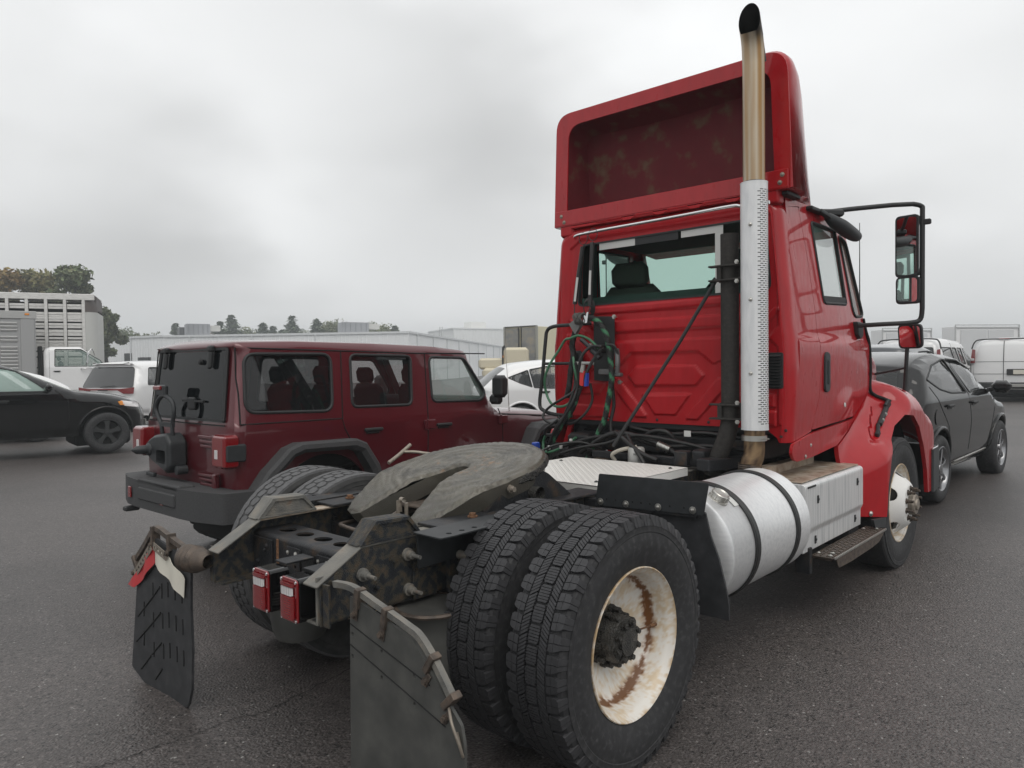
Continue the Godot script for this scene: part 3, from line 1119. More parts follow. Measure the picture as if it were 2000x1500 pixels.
func chassis(t: Node3D) -> void:
	var web := v2([[-0.935, 0.645], [-0.935, 0.795], [-0.755, 0.90], [4.75, 0.90], [4.75, 0.645]])
	for s in [-1.0, 1.0]:
		var g := Geo.new()
		g.prism(web, 0.009, move(V(0, 0, s * 0.43 - (0.009 if s > 0 else 0.0))), 0.0)
		g.box(V(1.9, 0.649, s * 0.392), V(5.66, 0.009, 0.076))
		g.box(V(-0.925, 0.725, s * 0.452), V(0.012, 0.16, 0.04), 0.003)
		var rail := put("frame_rail", g, M.frame, t)
		var f := Geo.new()
		f.bar(V(-0.955, 0.792, s * 0.386), V(-0.748, 0.907, s * 0.386), 0.094, 0.010, Vector3.UP, 0.004)
		put("sloped_flange", f, M.frame_dusty, rail)
		var fl := Geo.new()
		fl.box(V(1.98, 0.905, s * 0.390), V(5.46, 0.010, 0.082), 0.003)
		put("top_flange", fl, M.alu_top if s < 0 else M.frame_dusty, rail)
		# pick-up ramp on the rail end
		var out := v2([[-0.765, 0.911], [-0.685, 0.998], [-0.515, 0.992], [-0.450, 0.911]])
		var r := Geo.new()
		r.prism(out, 0.075, move(V(0, 0, s * 0.39 - 0.0375)), 0.006)
		var rim_ := v2([[-0.760, 0.9115], [-0.683, 0.996], [-0.517, 0.990], [-0.452, 0.9115]])
		var hole := v2([[-0.728, 0.921], [-0.672, 0.981], [-0.525, 0.976], [-0.475, 0.921]])
		for z0 in [s * 0.39 - 0.0475, s * 0.39 + 0.0365]:
			r.prism(rim_, 0.011, move(V(0, 0, z0)), 0.0, [hole])
		put("pickup_ramp", r, M.frame_dusty if s < 0 else M.frame, rail)
		# bolts and studs on the web
		for e in [[-0.60, 0.83], [-0.68, 0.74], [-0.3, 0.83], [-0.15, 0.72], [0.2, 0.8], [0.5, 0.72], [-0.48, 0.77]]:
			var b := Geo.new()
			bolt(b, V(e[0], e[1], s * 0.43), V(0, 0, s), 0.014, 0.012)
			b.lathe(v2([[-0.012, 0.009], [0.0, 0.009]]), 8, along(V(0, 0, s), V(e[0], e[1], s * 0.43)))
			bolt(b, V(e[0], e[1], s * 0.42), V(0, 0, -s), 0.014, 0.012)
			put("rail_bolt", b, M.frame, rail)
		for e in [[-0.751, 0.800], [-0.528, 0.835], [-0.525, 0.690]]:
			var k := Geo.new()
			k.lathe(v2([[0, 0.026], [0.012, 0.026], [0.014, 0.018], [0.038, 0.016], [0.040, 0.009], [0.085, 0.008], [0.085, 0.0005]]), 14, along(V(0, 0, s), V(e[0], e[1], s * 0.43)), 30.0)
			put("stud", k, M.frame_dusty, rail)
		# patch of stacked plate over the bag
		var p := Geo.new()
		p.box(V(-0.44, 0.70, s * 0.436), V(0.13, 0.12, 0.011), 0.003)
		p.box(V(-0.20, 0.76, s * 0.445), V(0.24, 0.26, 0.03), 0.006)
		put("gusset_plate", p, M.frame, rail)
		# air bag
		var a := Geo.new()
		a.lathe(v2([[0.26, 0.12], [0.30, 0.135], [0.36, 0.145], [0.45, 0.147], [0.54, 0.145], [0.59, 0.140], [0.605, 0.15], [0.615, 0.154], [0.622, 0.15], [0.622, 0.0005]]), 36, move(V(-0.46, 0, s * 0.50)), 50.0)
		put("air_bag", a, M.flap_dusty, t)
		var ar := Geo.new()
		ar.lathe(v2([[0.610, 0.146], [0.612, 0.154], [0.620, 0.157], [0.628, 0.152], [0.628, 0.14]]), 36, move(V(-0.46, 0, s * 0.50)), 50.0)
		put("air_bag_plate", ar, M.brown_steel, t)
		# shock-bracket plate with holes beside the tyre
		var h := []
		for k in 5:
			h.append(ring(Vector2(-0.45 + 0.072 * k, s * 0.60), 0.013, 12))
		var q := Geo.new()
		q.prism(rounded(v2([[-0.53, s * 0.47], [-0.53, s * 0.64], [-0.46, s * 0.645], [-0.08, s * 0.63], [-0.05, s * 0.47]]), 0.012), 0.006, T(Basis(V(1, 0, 0), V(0, 0, 1), V(0, 1, 0)), V(0, 0.925, 0)), 0.0, h)
		q.box(V(-0.29, 0.85, s * 0.475), V(0.44, 0.14, 0.008))
		put("shock_bracket", q, M.frame_dark if s < 0 else M.black_plastic, t)
		var sh := Geo.new()
		sh.tube([V(-0.30, 0.80, s * 0.50), V(-0.30, 0.80, s * 0.58)], [0.02, 0.014], 10)
		sh.tube([V(-0.12, 0.86, s * 0.52), V(-0.1, 0.35, s * 0.54)], 0.035, 12)
		put("shock_absorber", sh, M.frame_dusty, t)
	# axle
	var ax := Geo.new()
	ax.tube([V(0, 0.5, -0.95), V(0, 0.5, -0.3), V(0, 0.5, 0.3), V(0, 0.5, 0.95)], [0.065, 0.08, 0.08, 0.065], 16)
	ax.lathe(v2([[-0.16, 0.05], [-0.14, 0.14], [-0.08, 0.19], [0.0, 0.205], [0.08, 0.19], [0.14, 0.14], [0.16, 0.05]]), 24, along(V(1, 0, 0), V(-0.02, 0.5, 0)), 60.0)
	ax.tube([V(0.15, 0.52, 0), V(2.4, 0.62, 0)], 0.05, 12)
	ax.tube([V(3.77, 0.46, -0.9), V(3.77, 0.42, 0), V(3.77, 0.46, 0.9)], 0.055, 8)
	for s in [-1.0, 1.0]:
		ax.bar(V(0.9, 0.55, s * 0.43), V(-0.55, 0.33, s * 0.46), 0.08, 0.06, Vector3.UP, 0.01)
	put("axle", ax, M.frame_dark, t)
	# rear cross channel with oval lightening holes
	var c := Geo.new()
	var holes := []
	for k in 5:
		var e := []
		for q in ring(Vector2.ZERO, 1.0, 20):
			e.append(Vector2(-0.645 + q.x * 0.037, -0.285 + 0.145 * k + q.y * 0.047))
		holes.append(e)
	c.prism(v2([[-0.725, -0.415], [-0.56, -0.415], [-0.56, 0.415], [-0.725, 0.415]]), 0.008, T(Basis(V(1, 0, 0), V(0, 0, 1), V(0, 1, 0)), V(0, 0.845, 0)), 0.0, holes)
	var face := []
	for k in 7:
		var a := PI * 0.5 * k / 6.0
		face.append([-0.725 - 0.02 * sin(a), 0.853 - 0.02 + 0.02 * cos(a)])
	var rows := []
	for e in face + [[-0.745, 0.70]]:
		rows.append(PackedVector3Array([V(e[0], e[1], -0.415), V(e[0], e[1], 0.415)]))
	c.grid(rows)
	c.box(V(-0.70, 0.70, 0), V(0.08, 0.008, 0.83))
	c.box(V(-0.56, 0.78, 0), V(0.008, 0.13, 0.83))
	var ch := put("rear_crossmember", c, M.frame_dark, t)
	var rust_edge := Geo.new()
	rust_edge.box(V(-0.742, 0.775, -0.205), V(0.014, 0.13, 0.02), 0.004)
	put("rust_scale", rust_edge, M.rust, ch)
	for z in [-0.065, 0.17]:
		var p := Geo.new()
		p.prism(rounded(v2([[-0.055, -0.06], [0.055, -0.06], [0.055, 0.05], [-0.055, 0.05]]), 0.008), 0.008, T(Basis(V(0, 0, 1), V(0, 1, 0), V(-1, 0, 0)), V(-0.747, 0.775, z)), 0.001, [ring(Vector2(-0.02, -0.005), 0.018, 14), ring(Vector2(0.02, -0.03), 0.008, 8)])
		put("mounting_plate", p, M.frame_dark, ch)
		var b := Geo.new()
		dome_bolt(b, V(-0.756, 0.80, z + 0.028), V(-1, 0, 0), 0.010)
		dome_bolt(b, V(-0.756, 0.80, z - 0.036), V(-1, 0, 0), 0.008)
		put("bolt", b, M.zinc, ch)
	var o := Geo.new()
	o.box(V(-0.75, 0.76, -0.32), V(0.01, 0.14, 0.16), 0.002)
	for z in [-0.36, -0.30, -0.28]:
		dome_bolt(o, V(-0.756, 0.72 + (z + 0.36), z), V(-1, 0, 0), 0.010)
	put("side_plate", o, M.frame_dark, ch)
	# more cross members forward, levelling rod and its lever
	for e in [[0.45, 0.77], [1.2, 0.77], [1.9, 0.77], [2.6, 0.72], [-0.28, 0.72]]:
		add_piece(t, "cross_member", M.frame_dark, V(e[0], e[1], 0), V(0.09, 0.20, 0.85), 0.01)
	var l := Geo.new()
	l.bar(V(-0.47, 0.83, 0.05), V(-0.30, 0.93, 0.10), 0.004, 0.026)
	l.bar(V(-0.30, 0.93, 0.10), V(-0.30, 0.985, 0.10), 0.004, 0.03, V(1, 0, 0))
	l.lathe(v2([[-0.012, 0.012], [0.012, 0.012]]), 10, along(V(0, 0, 1), V(-0.285, 0.985, 0.105)))
	l.tube([V(-0.27, 0.97, 0.115), V(-0.27, 0.72, 0.115)], [0.010, 0.004], 8)
	put("levelling_lever", l, M.tan_steel, t)
	var br := Geo.new()
	br.tube(smooth_path(v3([[-0.2, 0.80, 0.22], [-0.35, 0.82, 0.05], [-0.42, 0.845, -0.15], [-0.30, 0.83, -0.3], [0.2, 0.8, -0.38]])), 0.010, 8)
	put("air_line", br, M.brown_steel, t)


func fifth_wheel(t: Node3D) -> void:
	var a := deg_to_rad(11.0)
	var b := Basis(V(cos(a), sin(a), 0), V(0, 0, -1), V(-sin(a), cos(a), 0))
	var f := Node3D.new()
	f.name = "fifth_wheel"
	t.add_child(f, true)
	f.transform = T(b, V(0.212, 1.090, 0.0))
	var o := []
	for k in 25:
		var q := deg_to_rad(-88.0 + 176.0 * k / 24.0)
		o.append(Vector2(0.43 * cos(q), 0.43 * sin(q)))
	o.append_array(v2([[-0.13, 0.427], [-0.25, 0.405], [-0.36, 0.37], [-0.50, 0.325], [-0.555, 0.29], [-0.575, 0.23], [-0.56, 0.175], [-0.42, 0.135], [-0.20, 0.07], [-0.10, 0.046]]))
	for k in 9:
		var q := deg_to_rad(90.0 - 180.0 * k / 8.0)
		o.append(Vector2(-0.03 + 0.046 * cos(q), 0.046 * sin(q)))
	o.append_array(v2([[-0.10, -0.046], [-0.20, -0.07], [-0.42, -0.135], [-0.56, -0.175], [-0.575, -0.23], [-0.555, -0.29], [-0.50, -0.325], [-0.36, -0.37], [-0.25, -0.405], [-0.13, -0.427]]))
	var ring_ := PackedVector2Array(o)
	# bearing surface: worn and smeared, the rear ramps bend down
	var lift := func(x: float, y: float) -> Vector3:
		var bend := -0.26 * maxf(0.0, -0.27 - x)
		var e := sd(Vector2(x, y), ring_)
		var r := Vector2(x - 0.0, y).length()
		var n1 := wear.get_noise_2d(x * 5.0 + 3.0, y * 5.0)
		var n2 := wear.get_noise_2d(x * 16.0, y * 16.0 + 7.0)
		var gouge := -0.006 * smoothstep(0.24, 0.20, r + n1 * 0.08) * (0.6 + n2)
		var arcs := 0.0018 * sin((r + n1 * 0.03) * 90.0) * smoothstep(0.2, 0.26, r)
		return V(x, y, bend + gouge + arcs + n2 * 0.0015 - 0.016 * pow(1.0 - smoothstep(0.0, 0.022, e), 2.0))
	var g := Geo.new()
	g.skin(o, [], 0.014, lift, Vector3(0, 0, 1))
	# skirt under the edge
	for k in o.size():
		var p: Vector2 = o[k]
		var q: Vector2 = o[(k + 1) % o.size()]
		var pa: Vector3 = lift.call(p.x, p.y)
		var qa: Vector3 = lift.call(q.x, q.y)
		var dp := 0.085 - 0.035 * smoothstep(-0.4, -0.57, p.x)
		var dq := 0.085 - 0.035 * smoothstep(-0.4, -0.57, q.x)
		var inset := 0.96
		g.quad(pa, qa, V(q.x * inset, q.y * inset if absf(q.y) > 0.1 else q.y, qa.z - dq), V(p.x * inset, p.y * inset if absf(p.y) > 0.1 else p.y, pa.z - dp))
	for i in g.v.size():
		var q: Vector3 = g.v[i]
		var rr := Vector2(q.x, q.y).length()
		var n1 := wear.get_noise_2d(q.x * 4.0 + 3.0, q.y * 4.0)
		var n2 := wear.get_noise_2d(q.x * 22.0, q.y * 22.0 + 7.0)
		var arc := wear.get_noise_2d((rr + n1 * 0.03) * 34.0, atan2(q.y, q.x) * 1.2)
		var k := Color(0.095, 0.086, 0.066).lerp(Color(0.185, 0.175, 0.15), clampf(arc * 1.1 + n2 * 0.25 + 0.2, 0.0, 1.0))
		k = k.lerp(Color(0.04, 0.038, 0.033), clampf(-n1 * 1.2 - arc * 0.8 + n2 * 0.5 - 0.05, 0.0, 0.7))
		k = k.lerp(Color(0.30, 0.16, 0.07), clampf(n2 * 2.0 + n1 - 0.75, 0.0, 0.8) * smoothstep(0.3, 0.12, rr))
		g.c[i] = k.lerp(Color(0.085, 0.08, 0.068), smoothstep(-0.01, -0.05, q.z) * 0.8)
	g.colored = true
	put("top_plate", g, M.plate, f)
	var u := Geo.new()
	u.prism(v2([[0.30, -0.30], [0.30, 0.30], [-0.25, 0.36], [-0.32, 0.16], [-0.05, 0.06], [-0.05, -0.06], [-0.32, -0.16], [-0.25, -0.36]]), 0.02, move(V(0, 0, -0.085)))
	put("underside", u, M.grease_dark, f)
	# grease caked along the front edge
	var c := Geo.new()
	for k in 60:
		var q := deg_to_rad(-95.0 + 118.0 * k / 59.0)
		var r := 0.424 + 0.006 * wear.get_noise_1d(k * 3.0)
		c.box(V(r * cos(q), r * 0.985 * sin(q), -0.035 + 0.012 * wear.get_noise_1d(k * 5.0 + 9.0)), V(0.03 + 0.02 * absf(wear.get_noise_1d(k * 2.3)), 0.035, 0.035 + 0.03 * absf(wear.get_noise_1d(k * 7.0))), 0.010, Basis(V(0, 0, 1), q + wear.get_noise_1d(k) * 0.8))
	stuff(put("caked_grease", c, M.grease_dark, f))
	# lock, pivots
	var l := Geo.new()
	for s in [-1.0, 1.0]:
		l.box(V(0.05, s * 0.36, -0.13), V(0.22, 0.09, 0.12), 0.02)
		l.lathe(v2([[-0.06, 0.035], [0.06, 0.035], [0.06, 0.0005]]), 14, along(V(0, 1, 0), V(0.05, s * 0.40, -0.13)))
	l.box(V(0.1, 0, -0.11), V(0.5, 0.3, 0.05), 0.02)
	put("pivot_lugs", l, M.grease_dark, f)
	var fit := Geo.new()
	bolt(fit, V(-0.12, -0.425, -0.05), V(0, -1, 0), 0.014, 0.03)
	put("grease_fitting", fit, M.tan_steel, f)
	# base plates and brackets on the frame
	for s in [-1.0, 1.0]:
		var m := Geo.new()
		m.box(V(0.2, 0.918, s * 0.40), V(1.15, 0.014, 0.17), 0.004)
		m.prism(rounded(v2([[-0.05, 0.92], [0.60, 0.92], [0.40, 1.06], [0.28, 1.10], [0.16, 1.06]]), 0.03), 0.06, move(V(0, 0, s * 0.38 - 0.03)), 0.006)
		put("slide_bracket", m, M.frame_dark, t)
	var pl := Geo.new()
	pl.box(V(0.08, 0.915, 0.0), V(0.42, 0.012, 0.78), 0.003)
	put("base_plate", pl, M.brown_steel, t)
	for e in [[-0.22, -0.40], [-0.15, 0.43], [0.3, 0.46], [0.5, -0.46]]:
		var bo := Geo.new()
		bolt(bo, V(e[0], 0.926, e[1]), Vector3.UP, 0.016, 0.018)
		put("plate_bolt", bo, M.rust, t)
	# release handle
	var h := Geo.new()
	h.tube(smooth_path(v3([[0.11, 1.065, -0.50], [0.19, 1.10, -0.51], [0.285, 1.150, -0.52]])), 0.011, 8)
	h.tube(smooth_path(v3([[0.23, 1.115, -0.51], [0.28, 1.112, -0.47], [0.34, 1.10, -0.40], [0.42, 1.09, -0.2]])), 0.009, 8)
	put("release_handle", h, M.tan_steel, t)


func tail_lights(t: Node3D) -> void:
	for e in [[0.072, 0.722], [0.283, 0.727]]:
		var w := Node3D.new()
		w.name = "tail_light"
		t.add_child(w, true)
		w.transform = T(Basis(V(0, 0, 1), V(0, 1, 0), V(-1, 0, 0)), V(-0.945, e[1], e[0]))  # local x right, y up, z towards the rear
		var out := rounded(v2([[-0.060, -0.083], [0.060, -0.083], [0.060, 0.083], [-0.060, 0.083]]), [0.016, 0.016, 0.02, 0.02])
		var g := Geo.new()
		g.prism(out, 0.085, move(V(0, 0, -0.06)), 0.004)
		put("housing", g, M.black_paint, w)
		var r := Geo.new()
		r.prism(out, 0.010, move(V(0, 0, 0.0255)), 0.004)
		put("rim", r, M.lens_red, w)
		var l := Geo.new()
		var lens := func(x: float, y: float) -> Vector3:
			return V(x, y, 0.037 + 0.010 * (1.0 - pow(absf(x) / 0.06, 4.0)) + 0.0004 * sin(y * 700.0))
		l.skin(rounded(v2([[-0.047, -0.068], [0.047, -0.068], [0.047, 0.018], [-0.047, 0.018]]), 0.010), [], 0.004, lens, Vector3(0, 0, 1), 0.006)
		l.skin(rounded(v2([[-0.047, 0.054], [0.047, 0.054], [0.047, 0.068], [-0.047, 0.068]]), 0.006), [], 0.006, lens, Vector3(0, 0, 1), 0.006)
		put("red_lens", l, M.lens_red, w)
		var c := Geo.new()
		c.skin(rect(-0.040, 0.021, 0.036, 0.051, 0.004), [], 0.006, func(x, y): return V(x, y, 0.040 + 0.006 * (1.0 - pow(absf(x) / 0.06, 4.0)) + 0.001 * sin(x * 700.0)), Vector3(0, 0, 1), 0.006)
		put("reversing_lens", c, M.lens_clear, w)
		for q in [[-0.050, 0.073], [0.050, 0.073], [-0.050, -0.073], [0.050, -0.073]]:
			var s := Geo.new()
			dome_bolt(s, V(q[0], q[1], 0.035), V(0, 0, 1), 0.005)
			put("screw", s, M.chrome, w)
		var b := Geo.new()
		b.box(V(0.0, 0.092, -0.12), V(0.09, 0.008, 0.13), 0.003)
		b.box(V(0.0, 0.01, -0.18), V(0.09, 0.17, 0.008), 0.003)
		put("light_bracket", b, M.frame_dark, w)
	# plate beside the right light, and the wiring between the two
	var p := Geo.new()
	p.box(V(-0.86, 0.735, 0.405), V(0.16, 0.18, 0.012), 0.003)
	p.box(V(-0.86, 0.648, 0.37), V(0.16, 0.010, 0.08), 0.003)
	put("end_plate", p, M.frame_dusty, t)
	var w := Geo.new()
	for k in 5:
		w.tube(smooth_path(v3([[-0.86, 0.70 - 0.012 * k, 0.155], [-0.915, 0.69 - 0.012 * k, 0.20 + 0.004 * k], [-0.88, 0.68 - 0.012 * k, 0.245]])), 0.005, 6)
	put("wiring", w, M.zinc, t)
	var gl := Geo.new()
	gl.tube(smooth_path(v3([[-0.85, 0.67, -0.06], [-0.93, 0.68, -0.05], [-0.94, 0.64, 0.0], [-0.88, 0.62, 0.06]])), 0.012, 8)
	put("gladhand_loop", gl, M.brown_steel, t)
	# valves and lines slung between the rails
	var v := Geo.new()
	v.lathe(v2([[-0.06, 0.03], [-0.05, 0.05], [0.05, 0.05], [0.06, 0.03]]), 14, along(V(0, 0, 1), V(-0.62, 0.68, 0.1)))
	v.box(V(-0.64, 0.70, 0.02), V(0.09, 0.10, 0.12), 0.02)
	for k in 4:
		v.tube(smooth_path(v3([[-0.6, 0.68, 0.05 + 0.03 * k], [-0.45, 0.74 - 0.02 * k, 0.1], [-0.2, 0.70, 0.15 - 0.06 * k]])), 0.010, 8)
	put("brake_valve", v, M.frame_dark, t)


func mud_flaps(t: Node3D) -> void:
	# left: black flap with herringbone grooves under a bent bracket
	var n := Node3D.new()
	n.name = "mud_flap"
	t.add_child(n, true)
	var b := Basis(V(0, 0, 1), V(0, 1, 0), V(-1, 0, 0))
	n.transform = T(b, V(-0.955, 0, 0))  # local x = z of the truck, y up, z to the rear
	var bar := smooth_path(v3([[-0.46, 0.742, 0.02], [-0.60, 0.752, 0.0], [-0.84, 0.792, 0.0], [-0.965, 0.812, 0.0], [-1.02, 0.80, 0.0], [-1.14, 0.70, 0.0], [-1.265, 0.605, 0.0]]), 5)
	var g := Geo.new()
	beam(g, bar, 0.026, 0.024)
	put("bracket_bar", g, M.brown_steel, n)
	for e in [[-0.62, 0.735, 0.1], [-0.82, 0.77, 0.1], [-1.01, 0.78, 0.0], [-1.24, 0.60, 0.75]]:
		var cl := Geo.new()
		cl.box(V(e[0], e[1], 0.0), V(0.024, 0.085, 0.044), 0.004, Basis(V(0, 0, 1), e[2]))
		bolt(cl, V(e[0], e[1] - 0.05, 0.02), V(0, 0, 1), 0.012, 0.012)
		put("clamp", cl, M.brown_steel, n)
	var cone := Geo.new()
	cone.lathe(v2([[0, 0.03], [0.06, 0.055], [0.07, 0.05], [0.085, 0.062], [0.10, 0.055], [0.115, 0.062], [0.13, 0.055], [0.145, 0.062], [0.16, 0.06], [0.16, 0.03]]), 20, along(V(-1, 0, 0.2), V(-0.432, 0.742, 0.0)), 20.0)
	put("spring_mount", cone, M.brown_steel, n)
	var sag := func(x: float, y: float) -> Vector3:
		return V(x, y, 0.006 + 0.03 * sin((x + 0.5) * 5.0) * (0.8 - y) + 0.02 * (0.8 - y))
	var f := Geo.new()
	var out := v2([[-0.60, 0.70], [-0.83, 0.745], [-0.99, 0.765], [-1.21, 0.575], [-1.225, 0.42], [-1.255, 0.12], [-1.26, 0.06], [-1.13, 0.005], [-0.76, -0.005], [-0.70, -0.005], [-0.66, 0.03], [-0.615, 0.12], [-0.60, 0.3], [-0.61, 0.5]])
	f.skin(rounded(out, 0.01, 2), [], 0.03, sag, V(0, 0, 1), 0.012)
	put("flap", f, M.flap, n)
	var gr := Geo.new()
	for e in [[-1.18, 0.50, -0.95, 0.66], [-1.2, 0.33, -0.95, 0.53], [-1.21, 0.20, -0.95, 0.40], [-1.05, 0.17, -0.95, 0.25], [-1.16, 0.07, -1.06, 0.16], [-1.02, 0.05, -0.95, 0.12]]:
		var k := []
		for i in 7:
			k.append(sag.call(lerpf(e[0], e[2], i / 6.0), lerpf(e[1], e[3], i / 6.0)) + V(0, 0, 0.001))
		gr.tube(k, 0.0045, 5)
	for cx in [-1.13, -1.03, -0.93, -0.86, -0.78, -0.70]:
		for r in 4:
			var y0 := 0.58 - 0.15 * r - 0.05 * fposmod(cx * 37.0, 1.0)
			if y0 - 0.075 > 0.06 and not (cx < -1.1 and r == 0):
				gr.tube([sag.call(cx, y0) + V(0, 0, 0.001), sag.call(cx, y0 - 0.04) + V(0, 0, 0.001), sag.call(cx - 0.002, y0 - 0.075) + V(0, 0, 0.001)], 0.0035, 5)
	put("moulded_ribs", gr, M.dark, n)
	var v := Geo.new()
	var on := func(x: float, y: float) -> Vector3:
		return sag.call(x, y) + V(0, 0, 0.016 + 0.006 * sin(x * 40.0))
	v.skin(v2([[-0.985, 0.735], [-1.205, 0.545], [-1.30, 0.48], [-1.20, 0.485], [-1.10, 0.55], [-0.98, 0.645]]), [], 0.03, on, V(0, 0, 1), 0.002)
	put("red_reflector", v, M.red_vinyl, n)
	var w := Geo.new()
	w.skin(v2([[-0.975, 0.735], [-0.975, 0.64], [-0.85, 0.60], [-0.66, 0.535], [-0.635, 0.63], [-0.80, 0.70]]), [], 0.03, on, V(0, 0, 1), 0.002)
	put("white_reflector", w, M.white_vinyl, n)
	var pst := Geo.new()
	for e in [[-0.985, 0.745, -1.20, 0.565], [-0.97, 0.75, -0.82, 0.72]]:
		var hol := []
		var L := Vector2(e[0], e[1]).distance_to(Vector2(e[2], e[3]))
		for k in int(L / 0.036):
			hol.append(rect(0.014 + 0.036 * k, 0.012, 0.034 + 0.036 * k, 0.026, 0.005))
		var dx := (V(e[2], e[3], 0) - V(e[0], e[1], 0)).normalized()
		pst.prism(rect(0, 0, L, 0.04), 0.004, T(Basis(dx, V(-dx.y, dx.x, 0) * (1.0 if dx.x > 0 else -1.0), V(0, 0, 1 if dx.x > 0 else 1)), V(e[0], e[1] - 0.035, 0.025)), 0.0, hol)
	put("holed_strip", pst, M.tan_steel, n)
	# right: dusty grey flap
	n = Node3D.new()
	n.name = "mud_flap"
	t.add_child(n, true)
	n.transform = T(b, V(-0.885, 0, 0))
	bar = smooth_path(v3([[0.43, 0.79, -0.02], [0.50, 0.815, 0.03], [0.56, 0.805, 0.0], [0.70, 0.775, 0.0], [0.87, 0.735, 0.0], [0.93, 0.715, 0.0], [1.0, 0.655, 0.0], [1.085, 0.555, 0.0]]), 5)
	g = Geo.new()
	beam(g, bar, 0.024, 0.022)
	put("bracket_bar", g, M.frame_dusty, n)
	for e in [[0.60, 0.775, -0.15], [0.755, 0.74, -0.2], [0.985, 0.645, -0.6], [1.075, 0.55, -0.8]]:
		var cl := Geo.new()
		cl.box(V(e[0], e[1], 0.0), V(0.026, 0.075, 0.042), 0.004, Basis(V(0, 0, 1), e[2]))
		cl.box(V(e[0] - 0.012, e[1] - 0.055, 0.012), V(0.024, 0.05, 0.006), 0.002, Basis(V(0, 0, 1), e[2]))
		bolt(cl, V(e[0] - 0.016, e[1] - 0.06, 0.014), V(0, 0, 1), 0.010, 0.012)
		put("clamp", cl, M.brown_steel, n)
	var sag2 := func(x: float, y: float) -> Vector3:
		return V(x, y, 0.005 + 0.02 * (0.8 - y))
	f = Geo.new()
	out = v2([[0.548, 0.775], [0.74, 0.735], [0.90, 0.700], [1.07, 0.545], [1.13, 0.49], [1.145, 0.43], [1.145, 0.03], [0.555, 0.03]])
	var hs := []
	for e in [[0.565, 0.64], [0.565, 0.56], [0.735, 0.62], [0.735, 0.53], [0.91, 0.585], [0.91, 0.49]]:
		hs.append(ring(Vector2(e[0], e[1]), 0.008, 10))
	f.skin(rounded(out, 0.006, 2), hs, 0.04, sag2, V(0, 0, 1), 0.012)
	put("flap", f, M.flap_dusty, n)
	gr = Geo.new()
	for e in [[0.55, 0.675, 0.985, 0.575], [0.55, 0.60, 1.06, 0.465]]:
		var k := []
		for i in 7:
			k.append(sag2.call(lerpf(e[0], e[2], i / 6.0), lerpf(e[1], e[3], i / 6.0)))
		gr.tube(k, 0.003, 5)
	put("score_lines", gr, M.dark, n)
	var ho := Geo.new()
	ho.tube(smooth_path(v3([[1.075, 0.53, 0.01], [1.115, 0.50, 0.035], [1.142, 0.44, 0.03], [1.14, 0.40, 0.014], [1.12, 0.47, 0.02]])), 0.005, 6)
	put("wire_loop", ho, M.tan_steel, n)


